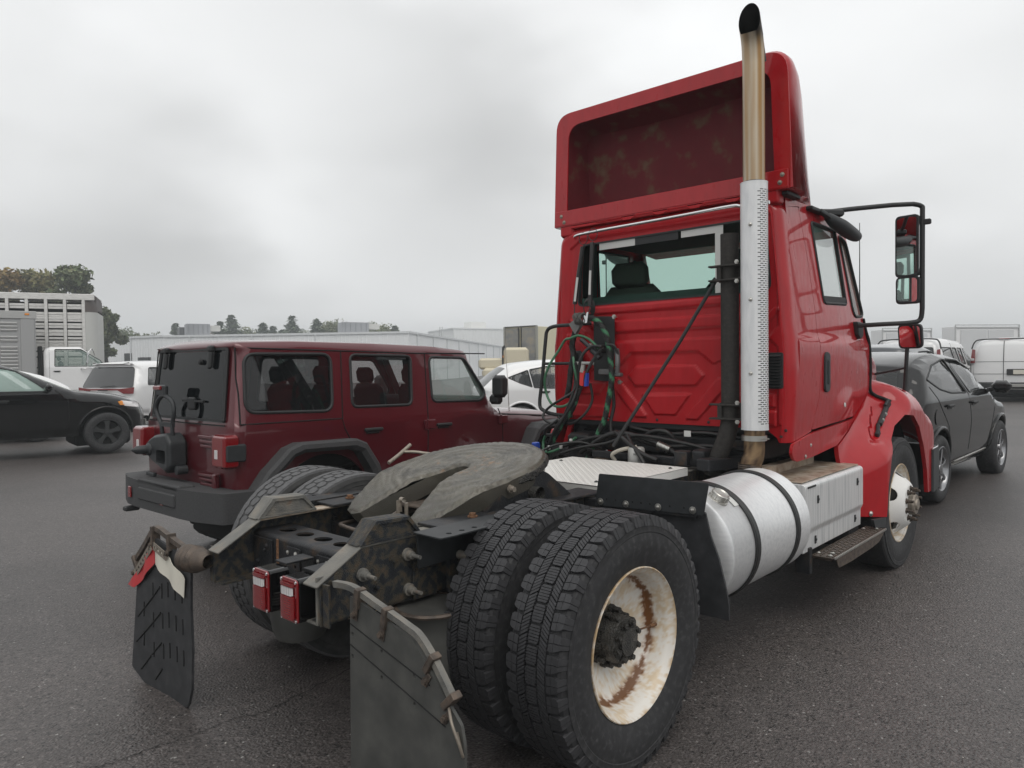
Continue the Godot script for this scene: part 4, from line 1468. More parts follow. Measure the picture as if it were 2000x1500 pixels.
func tank_side(t: Node3D) -> void:
	# black guard plate over the front of the tyre and the flap below it
	var gp := Node3D.new()
	gp.name = "wheel_guard"
	t.add_child(gp, true)
	var b := Basis(V(0, 0, 1), V(0, 1, 0), V(-1, 0, 0))
	gp.transform = T(b, V(0.65, 0, 0))
	var g := Geo.new()
	g.prism(rounded(v2([[0.525, 0.872], [1.14, 0.897], [1.168, 1.050], [0.552, 1.038]]), 0.008), 0.006, Transform3D.IDENTITY, 0.001)
	put("plate", g, M.black_plastic, gp)
	for e in [[0.56, 0.895], [0.715, 0.90], [0.90, 0.907], [1.085, 0.915]]:
		var s := Geo.new()
		s.lathe(v2([[0, 0.018], [0.003, 0.017], [0.004, 0.009], [0.010, 0.008], [0.012, 0.0005]]), 16, along(V(0, 0, 1), V(e[0], e[1], 0.006)), 40.0)
		put("washer", s, M.zinc, gp)
	var h := Geo.new()
	for x in [0.60, 0.655, 0.755, 0.805, 0.855, 0.965, 1.04]:
		h.lathe(v2([[0.0, 0.005], [0.001, 0.005], [0.001, 0.0005]]), 8, along(V(0, 0, 1), V(x, 0.912 + (x - 0.6) * 0.02, 0.0065)))
	put("screw_holes", h, M.dark, gp)
	var f := Geo.new()
	f.skin(rounded(v2([[0.56, 0.89], [1.13, 0.905], [1.155, 0.80], [1.195, 0.70], [1.225, 0.58], [1.24, 0.50], [1.24, 0.415], [1.18, 0.418], [0.60, 0.40]]), 0.008, 2), [], 0.05, func(x, y): return V(x, y, -0.03 - 0.05 * pow(0.9 - y, 2.0)), V(0, 0, 1), 0.012)
	put("flap", f, M.flap, gp)
	var bk := Geo.new()
	bk.bar(V(0.45, 0.88, -0.02), V(1.1, 0.90, -0.02), 0.04, 0.04)
	bk.bar(V(0.45, 0.70, -0.06), V(1.15, 0.72, -0.06), 0.02, 0.02)
	put("guard_bracket", bk, M.frame_dark, gp)
	# fuel tank
	var k := Node3D.new()
	k.name = "fuel_tank"
	t.add_child(k, true)
	k.transform = along(V(1, 0, 0), V(0.82, 0.665, 0.90))
	var R := 0.302
	var tk := Geo.new()
	tk.lathe(v2([[-0.025, 0.0005], [-0.025, R - 0.10], [-0.02, R - 0.06], [-0.004, R - 0.025], [0.0, R - 0.008], [0.006, R], [0.03, R], [0.034, R - 0.003], [0.96, R - 0.003], [0.964, R], [0.985, R], [0.992, R - 0.01], [1.0, R - 0.06], [1.0, 0.0005]]), 96, Transform3D.IDENTITY, 50.0)
	put("barrel", tk, M.alu, k)
	for y in [0.275, 0.80]:
		var s := Geo.new()
		s.lathe(v2([[y - 0.026, R - 0.002], [y - 0.026, R + 0.006], [y + 0.026, R + 0.006], [y + 0.026, R - 0.002]]), 96, Transform3D.IDENTITY, 30.0)
		put("strap", s, M.trim, k)
		var s2 := Geo.new()
		s2.lathe(v2([[y - 0.019, R + 0.006], [y - 0.015, R + 0.009], [y + 0.015, R + 0.009], [y + 0.019, R + 0.006]]), 96, Transform3D.IDENTITY, 30.0)
		put("strap_band", s2, M.hose, k)
	var cap := Geo.new()
	var ca := along(V(0, 0.86, 0.51), V(0.955, 0.918, 1.055))
	cap.lathe(v2([[-0.02, 0.052], [0.008, 0.052], [0.010, 0.044], [0.038, 0.044], [0.042, 0.040], [0.036, 0.034], [0.034, 0.0005]]), 24, ca, 30.0)
	for q in 10:
		var a := TAU * q / 10.0
		cap.box(ca * V(cos(a) * 0.044, 0.024, sin(a) * 0.044), V(0.008, 0.030, 0.010), 0.002, ca.basis * Basis(Vector3.UP, -a))
	put("fuel_cap", cap, M.zinc, t)
	var lb := Geo.new()
	var rows := []
	for i in 5:
		var a := deg_to_rad(58.0 - 3.2 * i)
		rows.append(PackedVector3Array([V(1.02, 0.665 + (R + 0.001) * sin(a), 0.90 + (R + 0.001) * cos(a)), V(1.12, 0.665 + (R + 0.001) * sin(a), 0.90 + (R + 0.001) * cos(a))]))
	lb.grid(rows)
	put("tank_label", lb, M.white_tape, t)
	# battery box with a ribbed lid
	var bb := Node3D.new()
	bb.name = "battery_box"
	t.add_child(bb, true)
	var body := Geo.new()
	var sec := []  # section in (z, y), open to the inside
	for e in rounded(v2([[0.70, 0.876], [1.128, 0.870], [1.128, 0.60], [1.112, 0.565], [1.112, 0.455], [0.70, 0.455]]), [0.0, 0.03, 0.01, 0.01, 0.006, 0.0], 5):
		sec.append(e)
	body.prism(sec, 1.06, T(Basis(V(0, 0, 1), V(0, 1, 0), V(-1, 0, 0)), V(2.99, 0, 0)), 0.004)
	put("box", body, M.alu_streak, bb)
	var lid := Geo.new()
	lid.box(V(2.46, 0.8785, 0.935), V(1.04, 0.006, 0.33), 0.002)
	put("lid", lid, M.alu_top, bb)
	var lp := Geo.new()
	lp.box(V(2.40, 0.905, 0.83), V(0.94, 0.055, 0.006), 0.002)
	lp.box(V(2.40, 0.933, 0.80), V(0.94, 0.006, 0.065), 0.002)
	put("lid_step", lp, M.alu_top, bb)
	for e in [[2.12, 0.76], [2.12, 0.51], [2.86, 0.775], [2.86, 0.52]]:
		var la := Geo.new()
		la.box(V(e[0], e[1], 1.131 if e[1] > 0.6 else 1.115), V(0.02, 0.05, 0.008), 0.003)
		dome_bolt(la, V(e[0], e[1], 1.134 if e[1] > 0.6 else 1.118), V(0, 0, 1), 0.008)
		put("latch", la, M.trim, bb)
	add_piece(bb, "maker_strip", M.trim, V(2.02, 0.85, 1.131), V(0.13, 0.012, 0.004), 0.001)
	# step
	var st := Node3D.new()
	st.name = "cab_step"
	t.add_child(st, true)
	var hl := []
	for i in 17:
		for j in 3:
			hl.append(ring(Vector2(2.14 + 0.058 * i + (0.029 if j % 2 else 0.0), 1.137 + 0.037 * j), 0.0115, 8))
	var sp := Geo.new()
	sp.prism(v2([[2.06, 1.112], [3.10, 1.112], [3.10, 1.245], [2.06, 1.245]]), 0.005, T(Basis(V(1, 0, 0), V(0, 0, 1), V(0, 1, 0)), V(0, 0.42, 0)), 0.0, hl)
	for i in 36:
		for j in 4:
			sp.box(V(2.083 + 0.0285 * i, 0.427, 1.125 + 0.035 * j), V(0.012, 0.006, 0.010), 0.002)
	put("tread_plate", sp, M.brown_steel, st)
	var lip := Geo.new()
	for i in 42:
		lip.box(V(2.072 + 0.0247 * i, 0.423, 1.248), V(0.015, 0.013, 0.010), 0.002)
	put("serrated_edge", lip, M.zinc, st)
	var un := Geo.new()
	un.prism(rounded(v2([[2.10, 0.418], [3.10, 0.418], [2.95, 0.36], [2.80, 0.35], [2.4, 0.345], [2.15, 0.35]]), 0.02), 0.006, move(V(0, 0, 1.238)))
	un.box(V(2.58, 0.40, 1.15), V(0.9, 0.03, 0.12), 0.004)
	put("step_frame", un, M.brown_steel, st)
	add_piece(st, "step_hanger", M.frame_dark, V(2.02, 0.40, 1.08), V(0.04, 0.16, 0.09), 0.004)
	add_piece(st, "step_hanger", M.frame_dark, V(2.0, 0.5, 0.75), V(0.5, 0.12, 0.4), 0.02)
	add_piece(st, "step_hanger", M.frame_dark, V(2.9, 0.42, 0.95), V(0.2, 0.2, 0.3), 0.02)
	for e in [[2.13, 1.13], [2.17, 1.20], [2.99, 1.13], [3.04, 1.2], [2.10, 1.21]]:
		var q := Geo.new()
		dome_bolt(q, V(e[0], 0.428, e[1]), Vector3.UP, 0.011)
		put("step_bolt", q, M.zinc, st)


# ---------------------------------------------------------------- the tractor: cab
func cab_w(x: float, y: float) -> float:
	var w := line(y, [[0.95, 0.945], [1.15, 0.955], [1.35, 0.970], [1.70, 0.976], [1.73, 0.974], [1.78, 0.957], [1.95, 0.948], [2.62, 0.885]])
	return w - 0.03 * pow(maxf(0.0, x - 2.95) / 0.9, 2.0) * smoothstep(1.3, 2.0, y)


func cab_side(x: float, y: float) -> Vector3:
	return V(x, y, cab_w(x, y))


var ribs_ := []  # pressed shapes of the back wall: outline, box, height, slope width


func press(list: Array, height: float, slope := 0.018) -> void:
	var p := PackedVector2Array(v2(list))
	var b := Rect2(p[0], Vector2.ZERO)
	for q in p:
		b = b.expand(q)
	ribs_.append([p, b.grow(slope), height, slope])


func back_wall(z: float, y: float) -> Vector3:
	var h := 0.0
	var p := Vector2(z, y)
	for r in ribs_:
		if r[1].has_point(p):
			h += r[2] * smoothstep(-r[3] * 0.5, r[3] * 0.5, sd(p, r[0]))
	return V(2.13 - h, y, z)


func cab(t: Node3D) -> void:
	# pressings (z, y)
	press([[-0.60, 2.035], [0.72, 2.042], [0.72, 1.990], [-0.60, 1.985]], 0.016, 0.014)
	press([[-0.62, 1.915], [0.72, 1.925], [0.72, 1.842], [-0.50, 1.838]], 0.016, 0.014)
	press([[-0.48, 1.765], [0.72, 1.772], [0.62, 1.66], [0.44, 1.596], [0.331, 1.680], [-0.219, 1.680], [-0.30, 1.596], [-0.38, 1.60]], 0.016, 0.014)
	press([[-0.239, 1.517], [-0.173, 1.582], [0.305, 1.586], [0.371, 1.517], [0.309, 1.447], [-0.18, 1.442]], 0.018, 0.016)
	press([[-0.123, 1.380], [0.265, 1.386], [0.150, 1.239], [-0.016, 1.238]], 0.018, 0.016)
	press([[-0.42, 1.50], [-0.329, 1.500], [-0.084, 1.231], [-0.084, 1.212], [-0.171, 1.212], [-0.40, 1.46]], 0.018, 0.014)
	press([[0.56, 1.50], [0.47, 1.500], [0.235, 1.235], [0.235, 1.214], [0.323, 1.214], [0.55, 1.46]], 0.018, 0.014)
	press([[-0.78, 1.95], [-0.72, 1.95], [-0.34, 1.55], [-0.34, 1.49]], 0.016, 0.014)
	press([[0.92, 1.95], [0.86, 1.95], [0.52, 1.62], [0.52, 1.55]], 0.016, 0.014)
	press([[-0.80, 1.84], [-0.74, 1.84], [-0.50, 1.58], [-0.56, 1.56], [-0.80, 1.78]], 0.014, 0.014)
	press([[-0.78, 1.375], [-0.50, 1.380], [-0.45, 1.445], [-0.45, 1.47], [-0.78, 1.47]], 0.014, 0.014)
	press([[0.60, 1.395], [0.86, 1.395], [0.86, 1.315], [0.60, 1.315]], 0.012, 0.014)
	press([[0.56, 1.29], [0.87, 1.29], [0.87, 1.195], [0.50, 1.195]], 0.014, 0.014)
	press([[-0.80, 1.29], [-0.46, 1.29], [-0.40, 1.20], [-0.80, 1.195]], 0.014, 0.014)
	press([[0.815, 1.76], [0.88, 1.83], [0.88, 2.50], [0.80, 2.56], [-0.66, 2.56], [-0.76, 2.50], [-0.80, 1.2], [-0.86, 1.2], [-0.86, 2.56], [-0.74, 2.62], [0.84, 2.62], [0.92, 2.54], [0.92, 1.20], [0.88, 1.20], [0.88, 1.70]], 0.010, 0.012)
	# outline of the back wall, its corners left to the rounded strip
	var peri := []
	for y in [1.09, 1.2, 1.35, 1.55, 1.75, 1.85, 2.0, 2.2, 2.4, 2.5]:
		peri.append(Vector2(cab_w(2.2, y), y))
	for k in 8:
		var a := deg_to_rad(12.0 + 78.0 * k / 7.0)
		peri.append(Vector2(cab_w(2.2, 2.52) - 0.15 + 0.15 * cos(a), 2.52 + 0.15 * sin(a)))
	var n := peri.size()
	for k in range(n - 1, -1, -1):
		peri.append(Vector2(-peri[k].x, maxf(peri[k].y, 1.175 if peri[k].y < 1.3 else 0.0)))
	var inner := []
	for k in peri.size():
		var d: Vector2 = (peri[mini(k + 1, peri.size() - 1)] - peri[maxi(k - 1, 0)]).normalized()
		inner.append(peri[k] + Vector2(-d.y, d.x) * 0.055)
	inner[0].y = 1.09
	inner[-1].y = 1.175
	var wall_out := inner.duplicate()
	wall_out.append(V2(-0.86, 1.175))
	wall_out.append(V2(0.80, 1.175))
	wall_out.append(V2(0.87, 1.12))
	wall_out.append(V2(0.885, 1.09))
	var win := rounded(v2([[-0.700, 2.055], [0.835, 2.062], [0.80, 2.528], [-0.655, 2.520]]), 0.05, 5)
	var g := Geo.new()
	g.skin(wall_out, [win], 0.0125, back_wall, Vector3(-1, 0, 0), 0.03)
	var bw := put("back_wall", g, M.red_dull, t)
	var c := Geo.new()
	var rows := []
	for k in peri.size():
		var row := PackedVector3Array()
		for i in 7:
			var f := PI * 0.5 * i / 6.0
			var q: Vector2 = inner[k].lerp(peri[k], sin(f))
			row.push_back(V(2.20 - 0.07 * cos(f), q.y, q.x))
		row.push_back(V(2.24, peri[k].y, peri[k].x))
		rows.append(row)
	c.grid(rows)
	put("corner_panel", c, M.red, t)
	var seam := Geo.new()
	var sp := []
	for k in peri.size():
		sp.append(V(2.131, inner[k].y, inner[k].x))
	seam.tube(sp, 0.007, 6)
	put("seam_sealer", seam, M.red_dull, bw)
	for e in [[0.93, 1.17], [0.90, 1.13], [-0.42, 1.20], [0.0, 1.20], [0.40, 1.20]]:
		var b := Geo.new()
		dome_bolt(b, V(2.128, e[1], e[0]), V(-1, 0, 0), 0.008)
		put("rivet", b, M.zinc if e[0] < 0 else M.trim, bw)
	# louvre
	var lv := Geo.new()
	lv.prism(rect(-0.052, -0.115, 0.052, 0.115, 0.015), 0.012, T(Basis(V(0, 0, 1), V(0, 1, 0), V(-1, 0, 0)), V(2.128, 1.548, 0.865)), 0.003)
	for k in 11:
		lv.box(V(2.108, 1.548 - 0.095 + 0.019 * k, 0.865), V(0.022, 0.005, 0.082), 0.001, Basis(V(0, 0, 1), 0.6))
	put("vent_louvre", lv, M.trim, bw)
	# rear window: pane, dark border, strips of tape
	var glassed := Geo.new()
	glassed.prism(rounded(v2([[-0.690, 2.062], [0.828, 2.068], [0.794, 2.522], [-0.648, 2.514]]), 0.05, 5), 0.005, T(Basis(V(0, 0, 1), V(0, 1, 0), V(-1, 0, 0)), V(2.142, 0, 0)))
	var rw := put("rear_window", glassed, M.pane_mint, t)
	var fr := Geo.new()
	for k in win.size():
		var a: Vector2 = win[k]
		var b: Vector2 = win[(k + 1) % win.size()]
		fr.bar(V(2.137, a.y, a.x), V(2.137, b.y, b.x), 0.012, 0.022, V(-1, 0, 0))
	fr.box(V(2.146, 2.085, 0.07), V(0.004, 0.055, 1.48))
	fr.box(V(2.1345, 2.497, -0.005), V(0.002, 0.062, 0.36))
	put("window_rubber", fr, M.trim, rw)
	for e in [[-0.494, 2.465, -0.178, 2.515], [0.198, 2.472, 0.51, 2.522], [0.452, 2.07, 0.51, 2.4715]]:
		var tp := Geo.new()
		tp.box(V(2.1335, (e[1] + e[3]) * 0.5, (e[0] + e[2]) * 0.5), V(0.002, e[3] - e[1], e[2] - e[0]))
		put("tape", tp, M.white_tape, rw)
	# sides
	var door := rounded(v2([[2.455, 2.63], [2.53, 2.33], [2.585, 1.90], [2.622, 1.55], [2.59, 1.35], [2.49, 1.148], [3.335, 1.192], [3.66, 1.372], [3.69, 1.76], [3.64, 1.96], [3.40, 2.43], [3.27, 2.63]]), 0.03, 3)
	var window := rounded(v2([[2.655, 2.555], [3.125, 2.555], [3.225, 2.02], [2.755, 2.005]]), [0.03, 0.02, 0.02, 0.05], 4)
	var vent := rounded(v2([[3.205, 2.53], [3.36, 2.50], [3.64, 1.95], [3.385, 1.935]]), [0.03, 0.05, 0.06, 0.08], 4)
	var behind := v2([[2.24, 1.095], [2.485, 1.14], [2.585, 1.352], [2.617, 1.55], [2.58, 1.90], [2.525, 2.33], [2.452, 2.625], [2.24, 2.60]])
	var above := v2([[2.24, 2.60], [2.45, 2.63], [3.27, 2.634], [3.40, 2.434], [3.44, 2.434], [3.30, 2.67], [2.24, 2.66]])
	var skirt := rounded(v2([[2.13, 1.085], [2.485, 1.134], [3.30, 1.178], [3.12, 1.09], [2.92, 1.01], [2.45, 0.972], [2.17, 0.968], [2.10, 1.03]]), [0.01, 0.01, 0.01, 0.02, 0.02, 0.02, 0.05, 0.03], 4)
	for s in [-1.0, 1.0]:
		var side := func(x: float, y: float) -> Vector3:
			var p := cab_side(x, y)
			p.z = (p.z + 0.022 * smoothstep(0.16, 0.0, Vector2((x - 3.08) * 0.55, y - 1.20 - (x - 2.75) * 0.20).length()) * smoothstep(2.65, 2.85, x)) * s
			return p
		var o := V(0, 0, s)
		var sg := Geo.new()
		sg.skin(behind, [], 0.04, side, o, 0.02)
		sg.skin(above, [], 0.04, side, o, 0.02)
		put("side_panel", sg, M.red, t)
		var dg := Geo.new()
		dg.skin(door, [window, vent], 0.035, side, o, 0.02)
		var dr := put("door", dg, M.red, t)
		var pg := Geo.new()
		pg.skin(window, [], 0.2, func(x, y): return side.call(x, y) - V(0, 0, s * 0.010), o)
		pg.skin(vent, [], 0.2, func(x, y): return side.call(x, y) - V(0, 0, s * 0.008), o)
		put("window", pg, M.pane, dr)
		var rb := Geo.new()
		for ring_ in [window, vent]:
			var loop := []
			for q in ring_:
				loop.append(side.call(q.x, q.y))
			loop.append(loop[0])
			rb.tube(loop, 0.011, 6, false)
		rb.bar(side.call(2.75, 2.03), side.call(3.22, 2.045), 0.012, 0.05, V(0, 1, 0))
		put("window_rubber", rb, M.trim, dr)
		var hd := Geo.new()
		hd.prism(rect(-0.048, -0.138, 0.048, 0.138, 0.045), 0.020, T(Basis(V(1, 0, 0), V(0, 1, 0), V(0, 0, s)), V(2.715, 1.53, s * 0.968)), 0.006)
		hd.box(V(2.715, 1.53, s * 0.985), V(0.026, 0.17, 0.022), 0.008)
		put("handle", hd, M.black_plastic, dr)
		var ds := Geo.new()
		ds.lathe(v2([[0, 0.017], [0.004, 0.016], [0.005, 0.010], [0.0055, 0.0005]]), 14, along(o, side.call(3.05, 1.290) + o * 0.001), 40.0)
		put("door_plug", ds, M.white_tape if s > 0 else M.trim, dr)
		var kg := Geo.new()
		kg.skin(skirt, [], 0.05, func(x, y): return V(x, y, s * (cab_w(x, 1.15) + 0.022 - 0.10 * maxf(0.0, 1.03 - y))), o, 0.02)
		var sk := put("cab_skirt", kg, M.red, t)
		for e in [[2.42, 1.055], [2.33, 0.99]]:
			var rv := Geo.new()
			dome_bolt(rv, V(e[0], e[1], s * (cab_w(e[0], 1.15) + 0.021)), o, 0.010)
			put("rivet", rv, M.zinc, sk)
		# inner wall so that the cab is closed
		var iw := Geo.new()
		iw.skin(v2([[2.2, 1.15], [3.6, 1.2], [3.62, 1.93], [2.2, 1.93]]), [], 0.3, func(x, y): return V(x, y, s * (cab_w(x, y) - 0.06)), o)
		iw.bar(V(2.52, 1.9, s * 0.87), V(2.44, 2.6, s * 0.81), 0.10, 0.06, V(1, 0, 0))
		put("door_trim", iw, M.cabin, t)
	# roof, floor, firewall
	var rg := Geo.new()
	rows = []
	for i in 13:
		var x := lerpf(2.22, 3.36, i / 12.0)
		var row := PackedVector3Array()
		for k in 25:
			var u := -1.0 + 2.0 * k / 24.0
			var w := cab_w(x, 2.64) - 0.005
			row.push_back(V(x, 2.625 + 0.10 * pow(1.0 - pow(absf(u), 5.0), 0.6) - 0.06 * smoothstep(3.0, 3.36, x), u * w))
		rows.append(row)
	rg.grid(rows)
	put("roof", rg, M.red, t)
	var cb := Geo.new()
	cb.box(V(2.85, 1.16, 0), V(1.4, 0.04, 1.78))
	cb.box(V(3.60, 1.45, 0), V(0.05, 0.66, 1.72))
	cb.box(V(3.45, 1.80, 0), V(0.34, 0.16, 1.66), 0.05)
	cb.box(V(2.75, 2.60, 0), V(1.1, 0.02, 1.66))
	cb.box(V(2.17, 1.6, 0), V(0.02, 0.80, 1.7))
	put("cabin_lining", cb, M.cabin, t)
	for s in [-0.45, 0.45]:
		var sg := Geo.new()
		sg.box(V(2.55, 1.75, s), V(0.14, 0.95, 0.52), 0.07, Basis(V(0, 0, 1), 0.10))
		sg.box(V(2.48, 2.30, s), V(0.11, 0.20, 0.34), 0.05, Basis(V(0, 0, 1), 0.12))
		sg.box(V(2.80, 1.50, s), V(0.50, 0.16, 0.52), 0.06)
		put("seat", sg, M.seat_brown if s < 0 else M.seat, t)
	var wh := Geo.new()
	var wr := []
	var wt := along(V(-0.8, 0.6, 0), V(3.15, 1.90, -0.45))
	for q in ring(Vector2.ZERO, 0.22, 28):
		wr.append(wt * V(q.x, 0, q.y))
	wr.append(wr[0])
	wh.tube(wr, 0.015, 8, false)
	wh.tube([wt * V(-0.22, 0, 0), wt * V(0.22, 0, 0)], 0.02, 6)
	put("steering_wheel", wh, M.seat, t)
	# windscreen and its pillars
	var ws := Geo.new()
	var pl := Geo.new()
	rows = []
	for i in 7:
		var f := i / 6.0
		var row := PackedVector3Array()
		for k in 15:
			var u := -1.0 + 2.0 * k / 14.0
			row.push_back(V(lerpf(3.80, 3.42, f) - 0.16 * u * u, lerpf(1.86, 2.60, f), u * lerpf(0.91, 0.82, f)))
		rows.append(row)
	ws.grid(rows)
	put("windscreen", ws, M.pane, t)
	for s in [-1.0, 1.0]:
		pl.bar(V(3.66, 1.84, s * 0.915), V(3.27, 2.63, s * 0.84), 0.06, 0.035, V(0, 0, 1), 0.01)
	pl.bar(V(3.30, 2.64, -0.85), V(3.30, 2.64, 0.85), 0.16, 0.07, Vector3.UP, 0.02)
	put("pillars", pl, M.red, t)
	var vs := Geo.new()
	vs.prism(rounded(v2([[3.22, 2.62], [3.55, 2.66], [3.62, 2.60], [3.56, 2.57], [3.25, 2.60]]), 0.02), 1.72, move(V(0, 0, -0.86)), 0.004)
	put("sun_visor", vs, M.red, t)
	fairing(t)


static func V2(x: float, y: float) -> Vector2:
	return Vector2(x, y)


func fairing(t: Node3D) -> void:
	var f := Node3D.new()
	f.name = "roof_fairing"
	t.add_child(f, true)
	var outer := rounded(v2([[-0.925, 2.69], [0.975, 2.69], [0.940, 3.558], [-0.890, 3.560]]), [0.0, 0.0, 0.15, 0.13], 8)
	var hole := rounded(v2([[-0.800, 2.80], [0.860, 2.80], [0.835, 3.458], [-0.775, 3.460]]), [0.0, 0.0, 0.11, 0.12], 7)
	var ringed := Geo.new()
	ringed.prism(outer, 0.012, T(Basis(V(0, 0, 1), V(0, 1, 0), V(-1, 0, 0)), V(2.142, 0, 0)), 0.0, [hole])
	put("rear_flange", ringed, M.red, f)
	# shell running forward and down
	var st := [[2.142, 1.0, 3.56, 2.69], [2.16, 1.012, 3.575, 2.69], [2.22, 1.016, 3.575, 2.69], [2.32, 1.0, 3.545, 2.69], [2.45, 0.965, 3.46, 2.69], [2.65, 0.90, 3.29, 2.70], [2.9, 0.82, 3.07, 2.71], [3.15, 0.71, 2.88, 2.72], [3.35, 0.55, 2.76, 2.72]]
	for inside in [false, true]:
		var rows := []
		var base: Array = hole if inside else outer
		for e in st:
			if inside and e[0] > 2.7:
				break
			var row := PackedVector3Array()
			for p in base:
				var v: float = (p.y - 2.69) / (3.56 - 2.69)
				row.push_back(V(e[0], lerpf(e[3], e[2], v), 0.025 + (p.x - 0.025) * e[1]))
			row.push_back(row[0])
			rows.append(row)
		var g := Geo.new()
		g.grid(rows)
		if inside:
			# the dished panel that closes the back of the shell
			var panel := func(z: float, y: float) -> Vector3:
				return V(2.40 - 0.10 * (y - 2.8) + 0.05 * cos(z * 1.6), y, z)
			var grown := Geometry2D.offset_polygon(PackedVector2Array(hole), 0.03)
			g.skin(Array(grown[0]), [], 0.06, panel, V(-1, 0, 0))
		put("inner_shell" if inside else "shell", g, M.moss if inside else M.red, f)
	var b := Geo.new()
	b.box(V(2.118, 2.748, 0.025), V(0.012, 0.115, 1.86), 0.004)
	b.box(V(2.17, 2.688, 0.025), V(0.11, 0.008, 1.86), 0.002)
	var bm := put("cross_beam", b, M.red, f)
	for e in [[-0.841, 2.765], [-0.814, 2.717], [0.918, 2.772], [0.902, 2.725]]:
		var s := Geo.new()
		dome_bolt(s, V(2.112, e[1], e[0]), V(-1, 0, 0), 0.012)
		put("bolt", s, M.tan_steel, bm)
	# folded edge and the feet that carry the fairing on the roof
	var ed := Geo.new()
	var path := [V(2.10, 2.672, -0.50)]
	for k in 4:
		var z := -0.28 + 0.27 * k
		path.append_array([V(2.10, 2.676, z), V(2.10, 2.655, z + 0.03), V(2.10, 2.655, z + 0.09), V(2.10, 2.678, z + 0.13)])
	ed.tube(path, 0.004, 5)
	ed.box(V(2.16, 2.668, 0.0), V(0.10, 0.02, 1.5), 0.004)
	put("folded_edge", ed, M.red_dull, f)
	for s in [-0.80, 0.82]:
		var k := Geo.new()
		k.box(V(2.17, 2.65, s), V(0.10, 0.10, 0.14), 0.02)
		put("foot", k, M.red_dull, f)
	var rub := Geo.new()
	rub.box(V(2.28, 2.672, 0.90), V(0.22, 0.03, 0.06), 0.01)
	rub.box(V(2.28, 2.672, -0.86), V(0.22, 0.03, 0.06), 0.01)
	put("edge_rubber", rub, M.trim, f)
	# bright rail above the rear window, with rings and straps that carry the hoses
	var rl := Geo.new()
	rl.tube(smooth_path(v3([[2.09, 2.575, -0.685], [2.05, 2.586, -0.64], [2.05, 2.596, -0.4], [2.05, 2.605, 0.2], [2.05, 2.614, 0.60], [2.05, 2.604, 0.68], [2.05, 2.60, 0.86]])), 0.012, 10)
	put("hose_rail", rl, M.chrome, t)


# ---------------------------------------------------------------- bonnet, wings, bumper
var POCKET := PackedVector2Array([Vector2(3.607, 1.255), Vector2(3.77, 1.272), Vector2(3.55, 1.10), Vector2(3.39, 1.00), Vector2(3.265, 0.995), Vector2(3.40, 1.10)])


func nose_z(x: float, y: float) -> float:
	var hw := line(x, [[2.8, 0.965], [3.65, 0.945], [4.3, 0.84], [4.75, 0.70], [4.95, 0.55]])
	var top := line(x, [[3.55, 1.90], [4.2, 1.74], [4.7, 1.54], [4.95, 1.30]])
	hw -= 0.16 * pow(smoothstep(top - 0.16, top, y), 1.5)
	var yd := curve(x, [[2.85, 1.10], [3.2, 1.22], [3.5, 1.36], [3.85, 1.445], [4.15, 1.42], [4.5, 1.28], [4.9, 1.0]])
	var s := clampf((yd - y) / 0.24, 0.0, 1.0)
	s = sqrt(1.0 - (1.0 - s) * (1.0 - s))
	var out := 1.215 - 0.10 * pow(smoothstep(4.45, 4.95, x), 2.0)
	out = lerpf(0.985, out, smoothstep(2.86, 3.33, x) * 0.55 + 0.45 * clampf((x - 2.86) / 0.42, 0.0, 1.0))
	# drawn in to the cab along the seam
	var p := Vector2(x, y)
	var near := 9.0
	for e in [[Vector2(2.93, 0.99), Vector2(3.36, 1.185)], [Vector2(3.36, 1.185), Vector2(3.675, 1.37)]]:
		near = minf(near, p.distance_to(Geometry2D.get_closest_point_to_segment(p, e[0], e[1])))
	out = lerpf(0.975, out, smoothstep(0.0, 0.26, near))
	# pocket for the bonnet latch
	var pk := smoothstep(0.0, 0.025, sd(p, POCKET)) if x > 3.2 and x < 3.8 and y > 0.95 and y < 1.3 else 0.0
	return lerpf(hw, out, s) - 0.035 * pk


